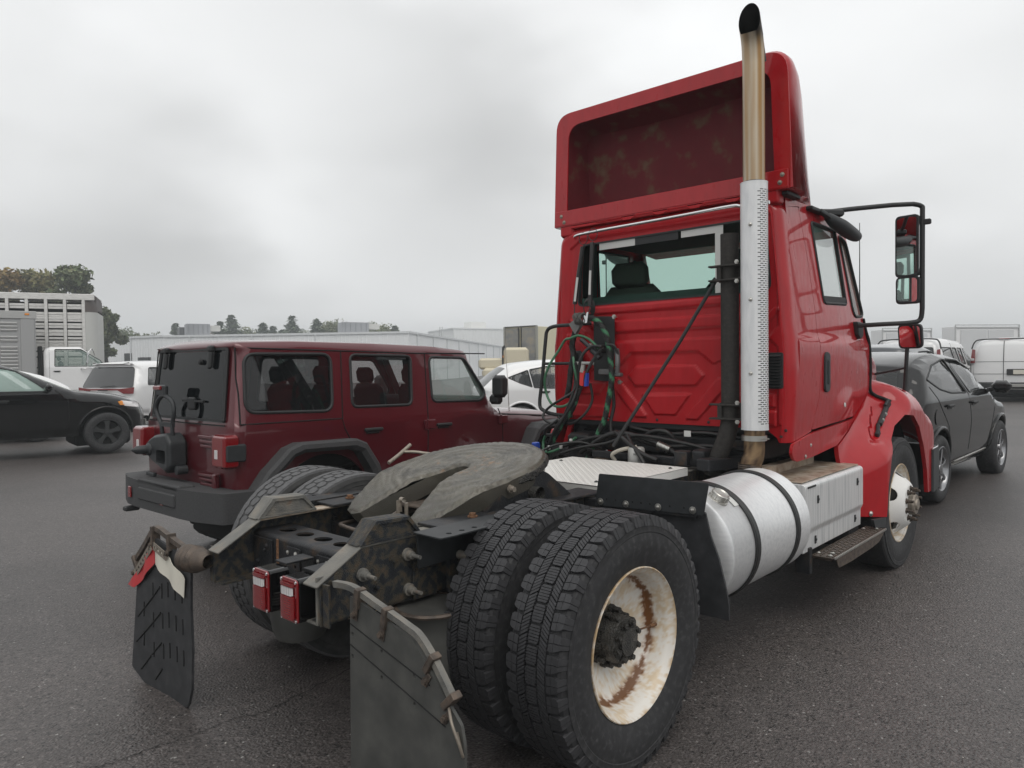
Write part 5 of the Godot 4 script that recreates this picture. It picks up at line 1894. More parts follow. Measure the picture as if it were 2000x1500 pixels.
func nose(t: Node3D) -> void:
	var out := v2([[3.665, 1.875], [3.70, 1.75], [3.675, 1.37], [3.36, 1.185], [3.18, 1.09], [2.95, 1.0], [2.93, 0.62], [3.0, 0.50], [3.27, 0.475], [3.29, 0.70], [3.36, 0.90], [3.47, 1.02], [3.60, 1.11], [3.78, 1.185], [3.95, 1.17],
		[4.12, 1.07], [4.26, 0.90], [4.36, 0.70], [4.40, 0.50], [4.85, 0.50], [4.95, 0.9], [4.95, 1.2], [4.7, 1.52], [4.2, 1.725]])
	for s in [-1.0, 1.0]:
		var g := Geo.new()
		g.skin(out, [], 0.028, func(x, y): return V(x, y, s * nose_z(x, y)), V(0, 0.3, s), 0.03)
		var wing := put("wing", g, M.red, t)
		var b := Geo.new()
		dome_bolt(b, V(3.14, 0.51, s * nose_z(3.14, 0.51)), V(-0.4, 0, s), 0.016)
		put("wing_bolt", b, M.zinc, wing)
		var la := Geo.new()
		var on := func(x: float, y: float, h: float) -> Vector3:
			return V(x, y, s * (nose_z(x, y) + h))
		la.bar(on.call(3.70, 1.24, 0.03), on.call(3.50, 1.12, 0.035), 0.040, 0.035, V(0, 0, s), 0.010)
		la.bar(on.call(3.51, 1.13, 0.03), on.call(3.43, 1.06, 0.02), 0.028, 0.028, V(0, 0, s), 0.008)
		la.bar(on.call(3.45, 1.075, 0.025), on.call(3.40, 1.045, 0.02), 0.042, 0.03, V(0, 0, s), 0.008)
		la.bar(on.call(3.69, 1.235, 0.03), on.call(3.76, 1.285, 0.02), 0.07, 0.03, V(0, 0, s), 0.012)
		put("latch", la, M.trim, wing)
		var lp := Geo.new()
		for e in [[3.62, 1.195], [3.55, 1.155]]:
			lp.lathe(v2([[0, 0.013], [0.006, 0.011], [0.007, 0.005], [0.007, 0.0005]]), 12, along(V(-0.5, 0, s), on.call(e[0], e[1], 0.055)))
		put("latch_pin", lp, M.zinc, wing)
		# rubber seam between door and bonnet
		var sm := Geo.new()
		var pts := []
		for e in [[3.63, 1.93], [3.675, 1.84], [3.695, 1.74], [3.69, 1.55], [3.675, 1.385], [3.71, 1.335], [3.74, 1.31], [3.765, 1.285]]:
			pts.append(V(e[0], e[1], s * (maxf(cab_w(e[0], e[1]), nose_z(e[0] + 0.02, e[1])) + 0.004)))
		sm.tube(smooth_path(pts), 0.013, 7)
		put("seam_rubber", sm, M.dark, wing)
		# wheel house
		var wh := Geo.new()
		var rows := []
		for i in 15:
			var a := deg_to_rad(-5.0 + 190.0 * i / 14.0)
			rows.append(PackedVector3Array([V(3.82 + 0.60 * cos(a), 0.52 + 0.66 * sin(a), s * 0.50), V(3.82 + 0.60 * cos(a), 0.52 + 0.66 * sin(a), s * 1.07)]))
		wh.grid(rows)
		wh.box(V(3.8, 0.95, s * 0.50), V(1.3, 0.7, 0.02))
		wh.box(V(3.05, 0.62, s * 0.70), V(0.03, 0.5, 0.40))
		put("wheel_house", wh, M.dark, wing)
		var wf := Geo.new()
		wf.prism(rounded(v2([[2.98, 0.50], [3.27, 0.47], [3.27, 0.40], [3.02, 0.44]]), 0.01), 0.02, move(V(0, 0, s * 1.19 - 0.01)))
		put("wing_flap", wf, M.black_plastic, wing)
	var h := Geo.new()
	var rows := []
	for i in 15:
		var x := lerpf(3.62, 4.95, i / 14.0)
		var top := line(x, [[3.55, 1.90], [4.2, 1.74], [4.7, 1.54], [4.95, 1.30]]) - 0.02
		var w := nose_z(x, top - 0.01) + 0.005
		var row := PackedVector3Array()
		for k in 21:
			var u := -1.0 + 2.0 * k / 20.0
			row.push_back(V(x, top + 0.07 * (1.0 - u * u), u * w))
		rows.append(row)
	h.grid(rows)
	h.box(V(4.95, 0.95, 0), V(0.06, 0.75, 1.1), 0.03)
	put("bonnet", h, M.red, t)
	var bp := Geo.new()
	bp.prism(rounded(v2([[5.02, -1.0], [5.02, 1.0], [4.86, 1.20], [4.50, 1.235], [4.50, 1.20], [4.80, 1.16], [4.92, 0.98], [4.92, -0.98], [4.80, -1.16], [4.50, -1.20], [4.50, -1.235], [4.86, -1.20]]), 0.02), 0.36, T(Basis(V(1, 0, 0), V(0, 0, 1), V(0, -1, 0)), V(0, 0.85, 0)), 0.006)
	put("front_bumper", bp, M.black_plastic, t)
	var bt := Geo.new()
	for s in [-1.0, 1.0]:
		bt.tube(smooth_path(v3([[4.50, 0.855, s * 1.225], [4.7, 0.857, s * 1.215], [4.86, 0.855, s * 1.185]])), 0.008, 6)
	put("bumper_trim", bt, M.chrome, t)
	var an := Geo.new()
	an.tube([V(4.32, 1.50, 0.70), V(4.32, 2.25, 0.70), V(4.32, 2.80, 0.70)], [0.006, 0.005, 0.003], 6)
	put("aerial", an, M.trim, t)


func mirror_head(parent: Node3D, center: Vector3, w: float, h: float, yaw: float, deep := 0.09, nod := 0.0) -> void:
	var n := Node3D.new()
	n.name = "mirror_head"
	parent.add_child(n, true)
	# local x across, y up, z towards the viewer behind
	n.transform = T(Basis(Vector3.UP, yaw) * Basis(V(0, 0, 1), V(0, 1, 0), V(-1, 0, 0)) * Basis(V(1, 0, 0), nod), center)
	var g := Geo.new()
	var rows := []
	for i in 7:
		var f := i / 6.0
		var k := sqrt(maxf(0.0, 1.0 - f * f))
		var row := PackedVector3Array()
		for p in rounded(v2([[-w * 0.5, -h * 0.5], [w * 0.5, -h * 0.5], [w * 0.5, h * 0.5], [-w * 0.5, h * 0.5]]), w * 0.22, 5):
			row.push_back(V(p.x * lerpf(0.55, 1.0, k), p.y * lerpf(0.8, 1.0, k), -deep * f))
		rows.append(row)
	g.grid(rows, true)
	g.prism(rounded(v2([[-w * 0.5, -h * 0.5], [w * 0.5, -h * 0.5], [w * 0.5, h * 0.5], [-w * 0.5, h * 0.5]]), w * 0.22, 5), 0.014, Transform3D.IDENTITY, 0.004)
	put("shell", g, M.black_plastic, n)
	var m := Geo.new()
	var e := 0.014
	m.skin(rounded(v2([[-w * 0.5 + e, -h * 0.5 + e], [w * 0.5 - e, -h * 0.5 + e], [w * 0.5 - e, h * 0.5 - e], [-w * 0.5 + e, h * 0.5 - e]]), w * 0.18, 5), [], 0.02, func(x, y): return V(x, y, 0.0165 + 0.004 * (1.0 - (x * x + y * y) / (w * w))), Vector3(0, 0, 1))
	put("glass", m, M.mirror, n)


func mirrors(t: Node3D) -> void:
	for s in [1.0, -1.0]:
		var n := Node3D.new()
		n.name = "mirror_frame"
		t.add_child(n, true)
		var g := Geo.new()
		var sp := []
		for e in [[2.95, 2.665, 0.88], [3.10, 2.69, 1.02], [3.35, 2.725, 1.22], [3.45, 2.73, 1.33], [3.50, 2.715, 1.372], [3.50, 2.66, 1.378], [3.50, 2.3, 1.378], [3.50, 1.98, 1.378], [3.50, 1.90, 1.365], [3.47, 1.878, 1.31], [3.40, 1.872, 1.15], [3.38, 1.868, 0.98]]:
			sp.append(V(e[0], e[1], s * e[2]))
		g.tube(sp.slice(0, 4) + smooth_path(sp.slice(3, 8), 4) + smooth_path(sp.slice(7, 12), 4), 0.017, 10)
		put("tube", g, M.trim, n)
		add_piece(n, "upper_mount", M.trim, V(2.93, 2.655, s * 0.87), V(0.30, 0.05, 0.10), 0.015, Basis(Vector3.UP, -s * 0.7))
		add_piece(n, "mount_foot", M.trim, V(2.72, 2.64, s * 0.90), V(0.26, 0.03, 0.06), 0.01)
		var b := Geo.new()
		b.prism(rounded(v2([[3.36, 1.90], [3.50, 1.895], [3.50, 1.79], [3.44, 1.765], [3.38, 1.80]]), 0.02), 0.05, move(V(0, 0, s * 0.955 - 0.025)), 0.008)
		put("lower_mount", b, M.trim, n)
		add_piece(n, "bracket_clip", M.trim, V(3.50, 2.60, s * 1.40), V(0.03, 0.04, 0.07), 0.008)
		mirror_head(n, V(3.48, 2.435, s * 1.285), 0.165, 0.45, -0.16 * s)
		mirror_head(n, V(3.48, 2.115, s * 1.29), 0.165, 0.20, -0.13 * s)
		# look-down mirror over the door
		var ld := Geo.new()
		ld.bar(V(2.74, 2.64, s * 0.92), V(2.90, 2.60, s * 0.95), 0.04, 0.03, V(0, 1, 0), 0.008)
		var pth := smooth_path([V(2.86, 2.62, s * 0.93), V(2.92, 2.585, s * 0.955), V(3.02, 2.56, s * 0.975), V(3.16, 2.535, s * 0.985), V(3.30, 2.525, s * 0.985), V(3.36, 2.53, s * 0.98)])
		var rad := []
		for k in pth.size():
			var f := float(k) / (pth.size() - 1)
			rad.append(0.010 + 0.042 * pow(sin(PI * clampf(f * 0.93 + 0.05, 0, 1)), 0.6))
		ld.tube(pth, rad, 14)
		put("lookdown_mirror", ld, M.black_plastic, n)
		# wing mirror on its post
		var w := Node3D.new()
		w.name = "wing_mirror"
		t.add_child(w, true)
		var p := Geo.new()
		p.tube([V(4.20, 1.28, s * 1.085), V(4.20, 1.72, s * 1.105)], 0.016, 10)
		p.tube([V(4.20, 1.545, s * 1.10), V(4.20, 1.49, s * 0.85)], 0.010, 8)
		put("post", p, M.trim, w)
		mirror_head(w, V(4.18, 1.80, s * 1.135), 0.185, 0.20, -0.12 * s, 0.06, 0.14)


# ---------------------------------------------------------------- stack, intake and everything behind the cab
func exhaust(t: Node3D) -> void:
	var n := Node3D.new()
	n.name = "exhaust_stack"
	t.add_child(n, true)
	var cx := 1.93
	var cz := 0.815
	# pipe with a slanted mouth, heat-stained
	var pts := smooth_path(v3([[cx, 2.60, cz], [cx, 3.0, cz], [cx, 3.35, cz], [cx - 0.004, 3.47, cz], [cx - 0.025, 3.57, cz + 0.003], [cx - 0.075, 3.665, cz + 0.008]]), 5)
	var stain := func(i: int, a: float) -> Color:
		var y: float = pts[i].y
		var k := wear.get_noise_2d(cos(a) * 4.0 + 8.0, y * 0.6 + sin(a) * 4.0)
		var front := 0.5 + 0.5 * cos(a - 3.7)
		var streak := wear.get_noise_2d(a * 6.0, y * 0.25)
		var c := Color(0.52, 0.45, 0.35).lerp(Color(0.36, 0.21, 0.085), clampf(0.55 + streak * 1.3 + k * 0.8, 0.0, 1.0))
		return c.lerp(Color(0.02, 0.017, 0.014), clampf(smoothstep(3.48, 3.66, y) * (front * 1.5 + k) , 0.0, 0.97))
	var g := Geo.new()
	g.tube(pts.slice(0, pts.size() - 3), 0.0655, 28, false, stain)
	var last: Vector3 = pts[-1]
	var dir := (last - pts[-2] as Vector3).normalized()
	# cut mouth: a leaning ellipse and the sooty inside
	var fr := Geo.frames(pts)
	var tip := []
	var deep := []
	var rim := []
	var cut := V(-0.96, 0.12, 0.10).normalized()
	for j in 28:
		var a := TAU * j / 28
		var r: Vector3 = (fr[-1][0] * cos(a) + fr[-1][1] * sin(a)) * 0.0655
		rim.append(last + r - dir * 0.10)
		tip.append(last + r - dir * (r.dot(cut) / dir.dot(cut)))
		deep.append(last + r * 0.93 - dir * 0.25)
	var cols := []
	for row in [rim, tip]:
		var lc := PackedColorArray()
		for j in 28:
			lc.push_back(stain.call(pts.size() - (3 if row == rim else 1), TAU * j / 28))
		cols.append(lc)
	g.grid([PackedVector3Array(rim), PackedVector3Array(tip)], true, cols)
	g.col = Color(0.008, 0.008, 0.008)
	g.grid([PackedVector3Array(tip), PackedVector3Array(deep)], true)
	for j in 28:
		g.tri(last - dir * 0.2, deep[j], deep[(j + 1) % 28], dir, dir, dir)
	put("tail_pipe", g, M.tinted_metal, n)
	# perforated heat shield: rows of staggered slots on the outer half
	var sh := Geo.new()
	var R := 0.0815
	var y0 := 1.185
	var y1 := 2.705
	var at := func(a: float, y: float, r: float) -> Vector3:
		return V(cx + r * cos(a), y, cz + r * sin(a))
	var a_lo := deg_to_rad(100.0)  # seen from behind, right of the middle
	var solid := func(a0: float, a1: float, ya: float, yb: float) -> void:
		var k := maxi(1, int((a1 - a0) / 0.16))
		for i in k:
			var p := lerpf(a0, a1, float(i) / k)
			var q := lerpf(a0, a1, float(i + 1) / k)
			var np := V(cos(p), 0, sin(p))
			var nq := V(cos(q), 0, sin(q))
			sh.quadn(at.call(p, ya, R), at.call(q, ya, R), at.call(q, yb, R), at.call(p, yb, R), np, nq, nq, np)
	var row_h := 0.0066
	var rows := int((y1 - y0 - 0.07) / (row_h * 2.0))
	var yb := y0 + 0.03
	# angles run from the cab side through the outer side to the back
	var s0 := deg_to_rad(-20.0)
	var s1 := deg_to_rad(148.0)
	var cw := deg_to_rad(22.0)
	solid.call(s1, s0 + TAU, y0, y1)
	solid.call(s0, s1, y0, yb)
	for i in rows:
		var ya := yb + i * row_h * 2.0
		solid.call(s0, s1, ya, ya + row_h * 1.2)
		var off := cw * 0.5 if i % 2 else 0.0
		var a := s0
		var edge := s0 + off
		solid.call(a, edge, ya + row_h * 1.2, ya + row_h * 2.0)
		while edge + cw <= s1 + 0.001:
			var b0 := edge + cw * 0.14
			var b1 := edge + cw * 0.86
			var lo := ya + row_h * 1.2
			var hi := ya + row_h * 2.0
			solid.call(edge, b0, lo, hi)
			solid.call(b1, edge + cw, lo, hi)
			sh.quad(at.call(b0, lo, R), at.call(b1, lo, R), at.call(b1, lo, R - 0.003), at.call(b0, lo, R - 0.003))
			sh.quad(at.call(b0, hi, R), at.call(b1, hi, R), at.call(b1, hi, R - 0.003), at.call(b0, hi, R - 0.003))
			edge += cw
		if edge < s1:
			solid.call(edge, s1, ya + row_h * 1.2, ya + row_h * 2.0)
	solid.call(s0, s1, yb + rows * row_h * 2.0, y1)
	sh.lathe(v2([[y0, R - 0.004], [y0, R + 0.001], [y0 + 0.006, R + 0.001]]), 40, move(V(cx, 0, cz)))
	sh.lathe(v2([[y1 - 0.006, R + 0.001], [y1, R + 0.001], [y1, R - 0.004]]), 40, move(V(cx, 0, cz)))
	put("heat_shield", sh, M.alu_shield, n)
	var mf := Geo.new()
	mf.lathe(v2([[1.19, 0.064], [1.2, 0.070], [2.69, 0.070], [2.72, 0.064]]), 28, move(V(cx, 0, cz)))
	put("silencer", mf, M.dark, n)
	for y in [1.535, 1.985, 2.44]:
		var b := Geo.new()
		var a := deg_to_rad(172.0)
		dome_bolt(b, at.call(a, y, R), V(cos(a), 0, sin(a)), 0.010)
		put("shield_bolt", b, M.zinc, n)
	var lo_ := Geo.new()
	var lp := smooth_path(v3([[cx, 1.20, cz - 0.002], [cx, 1.10, cz - 0.004], [cx, 1.03, cz - 0.006], [cx - 0.01, 0.97, cz - 0.022], [cx - 0.01, 0.90, cz - 0.030], [cx - 0.01, 0.80, cz - 0.03]]), 4)
	lo_.tube(lp, 0.063, 24, false, func(i, a): return Color(0.30, 0.20, 0.11).lerp(Color(0.08, 0.05, 0.035), clampf(0.45 + 1.3 * wear.get_noise_2d(a * 1.3, lp[i].y * 9.0), 0.0, 1.0)))
	put("lower_pipe", lo_, M.tinted_metal, n)
	var fl := Geo.new()
	var fp := []
	for k in 14:
		fp.append_array([Vector2(0.80 + 0.013 * k, 0.066), Vector2(0.8065 + 0.013 * k, 0.072)])
	fl.lathe(fp, 28, move(V(cx - 0.01, 0, cz - 0.03)), 60.0)
	put("flexible_pipe", fl, M.brown_steel, n)
	var cl := Geo.new()
	cl.lathe(v2([[1.118, 0.065], [1.118, 0.076], [1.150, 0.076], [1.150, 0.065]]), 32, move(V(cx, 0, cz - 0.004)), 30.0)
	cl.tube([V(cx - 0.04, 1.134, cz + 0.06), V(cx - 0.06, 1.138, cz + 0.115)], 0.004, 6)
	put("clamp", cl, M.zinc, n)
	# sooty second pipe with its brackets and the long stay
	var p := Node3D.new()
	p.name = "intake_pipe"
	t.add_child(p, true)
	var px := 1.97
	var pz := 0.634
	var ip := Geo.new()
	ip.tube(smooth_path(v3([[px, 2.42, pz], [px, 2.2, pz], [px, 1.45, pz], [px, 1.25, pz - 0.002], [px - 0.01, 1.12, pz - 0.025], [px - 0.02, 0.99, pz - 0.075], [px - 0.02, 0.90, pz - 0.105]]), 6), 0.057, 22)
	ip.lathe(v2([[0, 0.066], [0.05, 0.07], [0.06, 0.062]]), 22, along(V(0.0, 0.95, 0.3), V(px - 0.02, 0.875, pz - 0.115)), 30.0)
	put("pipe", ip, M.pipe_black, p)
	for y in [2.17, 1.29]:
		var b := Geo.new()
		b.lathe(v2([[y - 0.055, 0.06], [y - 0.055, 0.067], [y - 0.035, 0.067], [y - 0.035, 0.061], [y + 0.035, 0.061], [y + 0.035, 0.067], [y + 0.055, 0.067], [y + 0.055, 0.06]]), 24, move(V(px, 0, pz)), 30.0)
		b.box(V(px - 0.055, y + 0.045, pz + 0.0), V(0.05, 0.012, 0.22), 0.003)
		b.box(V(px - 0.055, y - 0.045, pz + 0.0), V(0.05, 0.012, 0.22), 0.003)
		b.box(V(px - 0.06, y, pz - 0.04), V(0.03, 0.09, 0.03), 0.004)
		b.box(V(px - 0.02, y, pz + 0.10), V(0.05, 0.10, 0.03), 0.004)
		b.box(V(px + 0.08, y, pz), V(0.16, 0.08, 0.05), 0.004)
		put("bracket", b, M.pipe_black, p)
		var q := Geo.new()
		for dy in [0.06, -0.06]:
			q.tube([V(px - 0.05, y + dy, pz + 0.08), V(px - 0.09, y + dy * 1.1, pz + 0.085)], 0.006, 6)
			bolt(q, V(px - 0.08, y + dy, pz + 0.085), V(-1, 0, 0), 0.010, 0.012)
		put("bracket_bolts", q, M.zinc, p)
	var st := Geo.new()
	st.tube([V(1.94, 2.14, 0.56), V(1.88, 1.75, 0.33), V(1.72, 1.04, -0.10)], 0.012, 10)
	put("stay_rod", st, M.trim, t)


func wrapped(called: String, path: Array, r: float, n: Node3D, turns: float, under: Color) -> void:
	var pts := smooth_path(v3(path), 10)
	var rad := []
	var run := []
	var s := 0.0
	for i in pts.size():
		if i:
			s += pts[i].distance_to(pts[i - 1])
		run.append(s)
		rad.append(r)
	var g := Geo.new()
	g.tube(pts, rad, 14, true, func(i, a): return Color(0.014, 0.014, 0.014) if fposmod(run[i] * turns + a / TAU, 1.0) < 0.70 else under)
	put(called, g, M.tinted, n)
	# the wrapping itself: a spiral band standing proud
	var fr := Geo.frames(pts)
	var w := Geo.new()
	var band := []
	var total: float = run[-1]
	var k := int(total * turns * 12.0)
	for e in [-0.22, 0.22]:
		var row := PackedVector3Array()
		for q in k + 1:
			var d := total * q / k
			var i := 0
			while i < pts.size() - 2 and run[i + 1] < d:
				i += 1
			var f := clampf((d - run[i]) / maxf(run[i + 1] - run[i], 1e-5), 0.0, 1.0)
			var c: Vector3 = pts[i].lerp(pts[i + 1], f)
			var u: Vector3 = fr[i][0].lerp(fr[i + 1][0], f)
			var v: Vector3 = fr[i][1].lerp(fr[i + 1][1], f)
			var a: float = -TAU * (d * turns - 0.35) + e * TAU * 0.7
			row.push_back(c + (u * cos(a) + v * sin(a)) * (r + 0.0025))
		band.append(row)
	w.grid(band)
	put(called + "_band", w, M.hose, n)


func hoses(t: Node3D) -> void:
	var n := Node3D.new()
	n.name = "hose_set"
	t.add_child(n, true)
	var x := 2.0
	var pts := func(list: Array, dx := 0.0, wob := 0.0) -> Array:
		var o := []
		for i in list.size():
			o.append([x + dx + wob * sin(i * 1.7), list[i][1], list[i][0]])
		return o
	wrapped("wrapped_hose", pts.call([[-0.52, 1.945], [-0.45, 1.94], [-0.41, 1.91], [-0.36, 1.85], [-0.33, 1.76], [-0.31, 1.63], [-0.30, 1.49], [-0.33, 1.34], [-0.37, 1.19], [-0.43, 1.08], [-0.49, 0.96], [-0.53, 0.88]]), 0.021, n, 9.0, Color(0.04, 0.17, 0.085))
	wrapped("wrapped_hose", pts.call([[-0.60, 1.93], [-0.64, 1.86], [-0.675, 1.76], [-0.665, 1.67], [-0.69, 1.56], [-0.71, 1.43], [-0.735, 1.35]], 0.02), 0.022, n, 9.0, Color(0.03, 0.03, 0.03))
	wrapped("wrapped_hose", pts.call([[-0.58, 1.42], [-0.62, 1.30], [-0.69, 1.20], [-0.76, 1.12], [-0.82, 1.03], [-0.87, 0.95], [-0.90, 0.86]], -0.03), 0.019, n, 8.0, Color(0.04, 0.15, 0.08))
	var loops := [
		[[[-0.40, 1.72], [-0.50, 1.79], [-0.58, 1.82], [-0.65, 1.80], [-0.72, 1.79], [-0.79, 1.71], [-0.86, 1.60], [-0.91, 1.49], [-0.92, 1.39], [-0.87, 1.31], [-0.78, 1.28], [-0.69, 1.30], [-0.62, 1.39], [-0.60, 1.47], [-0.61, 1.57], [-0.64, 1.66]], M.hose_green, 0.010, -0.02],
		[[[-0.60, 1.62], [-0.59, 1.50], [-0.62, 1.40], [-0.72, 1.34], [-0.82, 1.30], [-0.90, 1.25], [-0.915, 1.20], [-0.87, 1.16], [-0.82, 1.15], [-0.74, 1.19], [-0.67, 1.27], [-0.62, 1.40], [-0.60, 1.55]], M.hose, 0.010, -0.04],
		[[[-0.34, 1.73], [-0.44, 1.735], [-0.50, 1.69], [-0.53, 1.62], [-0.56, 1.51], [-0.58, 1.42], [-0.62, 1.30], [-0.73, 1.15], [-0.82, 1.07], [-0.89, 1.06], [-0.86, 1.11], [-0.76, 1.18]], M.hose, 0.011, -0.06],
		[[[-0.34, 1.72], [-0.42, 1.66], [-0.47, 1.57], [-0.51, 1.48], [-0.58, 1.36], [-0.67, 1.25], [-0.76, 1.14], [-0.84, 1.01], [-0.88, 0.89]], M.hose, 0.012, -0.05],
		[[[-0.48, 1.46], [-0.475, 1.34], [-0.52, 1.24], [-0.61, 1.17], [-0.71, 1.15], [-0.8, 1.2]], M.hose, 0.010, -0.02],
		[[[-0.90, 1.06], [-0.945, 1.0], [-0.92, 0.93], [-0.83, 0.93], [-0.70, 0.99], [-0.62, 1.05]], M.hose_green, 0.011, -0.03],
		[[[-0.33, 1.44], [-0.33, 1.30], [-0.345, 1.17], [-0.33, 1.08]], M.hose, 0.013, 0.05],
		[[[-0.26, 1.58], [-0.255, 1.66], [-0.275, 1.735], [-0.33, 1.745]], M.hose, 0.010, 0.0],
	]
	for e in loops:
		var g := Geo.new()
		g.tube(smooth_path(v3(pts.call(e[0], e[3], 0.018)), 6), e[2], 10)
		put("air_hose", g, e[1], n)
	var f := Geo.new()
	f.tube(smooth_path(v3(pts.call([[-0.47, 1.72], [-0.53, 1.77], [-0.56, 1.79]], -0.02)), 4), 0.016, 10)
	f.tube(v3(pts.call([[-0.39, 1.65], [-0.46, 1.71]], -0.02)), 0.022, 10)
	put("hose_coupling", f, M.black_plastic, n)
	var gr := Geo.new()
	gr.tube(v3(pts.call([[-0.503, 1.60], [-0.515, 1.545]], -0.07)), [0.018, 0.02], 10)
	put("handle_collar", gr, M.zinc, n)
	var rd := Geo.new()
	rd.prism(rounded(v2([[-0.535, 1.45], [-0.505, 1.44], [-0.49, 1.555], [-0.53, 1.56]]), 0.006), 0.03, T(Basis(V(0, 0, 1), V(0, 1, 0), V(-1, 0, 0)), V(1.95, 0, 0)), 0.004)
	put("red_gladhand", rd, plain(0.55, 0.03, 0.03, 0.4), n)
	var bl := Geo.new()
	bl.prism(rounded(v2([[-0.498, 1.44], [-0.475, 1.44], [-0.47, 1.54], [-0.492, 1.53]]), 0.005), 0.028, T(Basis(V(0, 0, 1), V(0, 1, 0), V(-1, 0, 0)), V(1.955, 0, 0)), 0.004)
	put("blue_gladhand", bl, M.blue, n)
	# knot of tape and cord where the hoses hang, straps up to the rail
	var k := Geo.new()
	for i in 13:
		var q := []
		for j in 13:
			var a := TAU * j / 12.0
			q.append(V(1.97 + 0.030 * cos(a) + 0.004 * sin(i * 2.0), 1.945 + 0.036 * sin(a) + 0.008 * sin(i * 1.3), -0.565 + 0.006 * (i - 6) + 0.01 * sin(a * 2.0 + i)))
		k.tube(q, 0.0045, 5, false)
	put("cord_knot", k, plain(0.10, 0.10, 0.095, 0.8), n)
	var tp := Geo.new()
	tp.prism(rounded(v2([[-0.68, 1.91], [-0.60, 1.96], [-0.57, 1.90], [-0.62, 1.83]]), 0.005), 0.035, T(Basis(V(0, 0, 1), V(0, 1, 0), V(-1, 0, 0)), V(2.02, 0, 0)), 0.004)
	put("duct_tape", tp, plain(0.17, 0.17, 0.165, 0.55), n)
	var hk := Geo.new()
	hk.prism(rounded(v2([[-0.525, 1.91], [-0.49, 1.91], [-0.475, 1.99], [-0.49, 1.99], [-0.50, 1.96], [-0.515, 1.97]]), 0.004), 0.03, T(Basis(V(0, 0, 1), V(0, 1, 0), V(-1, 0, 0)), V(1.99, 0, 0)), 0.003)
	put("spring_hook", hk, M.chrome, n)
	for e in [[[-0.575, 2.49], [-0.61, 2.27], [-0.64, 2.06], -0.632, 1.98], [[-0.485, 2.51], [-0.49, 2.31], [-0.495, 2.04], -0.505, 1.97]]:
		var s := Geo.new()
		s.tube([V(2.03, e[0][1], e[0][0]), V(2.02, e[1][1], e[1][0]), V(2.01, e[2][1], e[2][0])], 0.0165, 10)
		var sp := put("spring_sleeve", s, M.hose, n)
		var w := Geo.new()
		w.bar(V(2.003, e[1][1] - 0.01, e[1][0] + 0.004), V(1.996, e[1][1] - 0.19, e[1][0] + (-0.018 if e[0][0] < -0.5 else 0.0)), 0.018, 0.004, V(-1, 0, 0))
		put("worn_white_patch", w, plain(0.55, 0.55, 0.53, 0.6), sp)
		var r := Geo.new()
		var loop := []
		for j in 19:
			var a := TAU * j / 18.0
			loop.append(V(2.04, e[0][1] + 0.062 + 0.045 * cos(a), e[0][0] + 0.040 * sin(a)))
		r.tube(loop, 0.003, 6, false)
		r.tube([V(2.04, e[0][1] + 0.02, e[0][0]), V(2.03, e[0][1] - 0.01, e[0][0])], 0.003, 6)
		r.tube([V(2.01, e[2][1], e[2][0]), V(1.99, e[4] - 0.03, e[3])], 0.004, 6)
		put("wire_ring", r, M.hose, sp)
	var cd := Geo.new()
	for i in 7:
		var q := []
		for j in 17:
			var a := TAU * j / 16.0
			q.append(V(2.08 - 0.004 * i, 2.03 + (0.075 - 0.004 * i) * sin(a), -0.555 + (0.052 - 0.003 * i) * cos(a)))
		cd.tube(q, 0.004, 5, false)
	put("coiled_cord", cd, M.hose, n)
	# bent rail of black tube on the cab's left, its lower bar bare metal
	var rl := Geo.new()
	rl.tube(smooth_path(v3([[2.10, 1.915, -0.55], [2.0, 1.905, -0.70], [2.0, 1.90, -0.84], [2.0, 1.87, -0.905], [2.0, 1.78, -0.925], [2.0, 1.5, -0.96], [2.0, 1.30, -0.99], [2.0, 1.245, -0.955], [2.02, 1.215, -0.86], [2.10, 1.20, -0.74]]), 5), 0.0145, 10)
	rl.tube([V(2.0, 1.612, -0.945), V(2.03, 1.612, -0.70)], 0.012, 10)
	put("hose_guard_rail", rl, M.trim, n)
	var rb := Geo.new()
	rb.tube([V(2.03, 1.612, -0.70), V(2.09, 1.612, -0.52)], 0.0125, 10)
	rb.lathe(v2([[0, 0.03], [0.02, 0.03], [0.02, 0.0005]]), 14, along(V(-1, 0, 0), V(2.11, 1.62, -0.51)))
	put("bare_bar", rb, M.white_tape, n)
	# black mounting plate with its two hose brackets
	var pl := Geo.new()
	pl.prism(v2([[-0.52, 1.965], [-0.33, 1.955], [-0.33, 1.74], [-0.345, 1.56], [-0.385, 1.475], [-0.52, 1.48]]), 0.006, T(Basis(V(0, 0, 1), V(0, 1, 0), V(-1, 0, 0)), V(2.09, 0, 0)), 0.001)
	pl.box(V(2.11, 1.72, -0.43), V(0.03, 0.4, 0.1))
	pl.box(V(2.075, 1.56, -0.66), V(0.05, 0.30, 0.09), 0.03)
	pl.box(V(2.06, 1.72, -0.435), V(0.05, 0.06, 0.06), 0.01)
	var mp := put("hose_plate", pl, M.trim, n)
	var hw := Geo.new()
	for e in [[-0.315, 1.95], [-0.53, 1.745], [-0.27, 1.47]]:
		hw.tube([V(2.09, e[1], e[0]), V(2.05, e[1], e[0])], 0.007, 8)
		bolt(hw, V(2.06, e[1], e[0]), V(-1, 0, 0), 0.012, 0.014)
	put("plate_bolts", hw, M.zinc, mp)
	var dh := Geo.new()
	dh.box(V(2.03, 1.545, -0.36), V(0.05, 0.045, 0.14), 0.01)
	dh.box(V(2.03, 1.525, -0.27), V(0.05, 0.03, 0.08), 0.01)
	dh.tube(smooth_path(v3([[2.02, 1.54, -0.265], [2.01, 1.60, -0.255], [2.02, 1.66, -0.262], [2.03, 1.71, -0.275]])), 0.019, 10)
	put("dummy_couplings", dh, plain(0.13, 0.13, 0.13, 0.5, 0.4), mp)


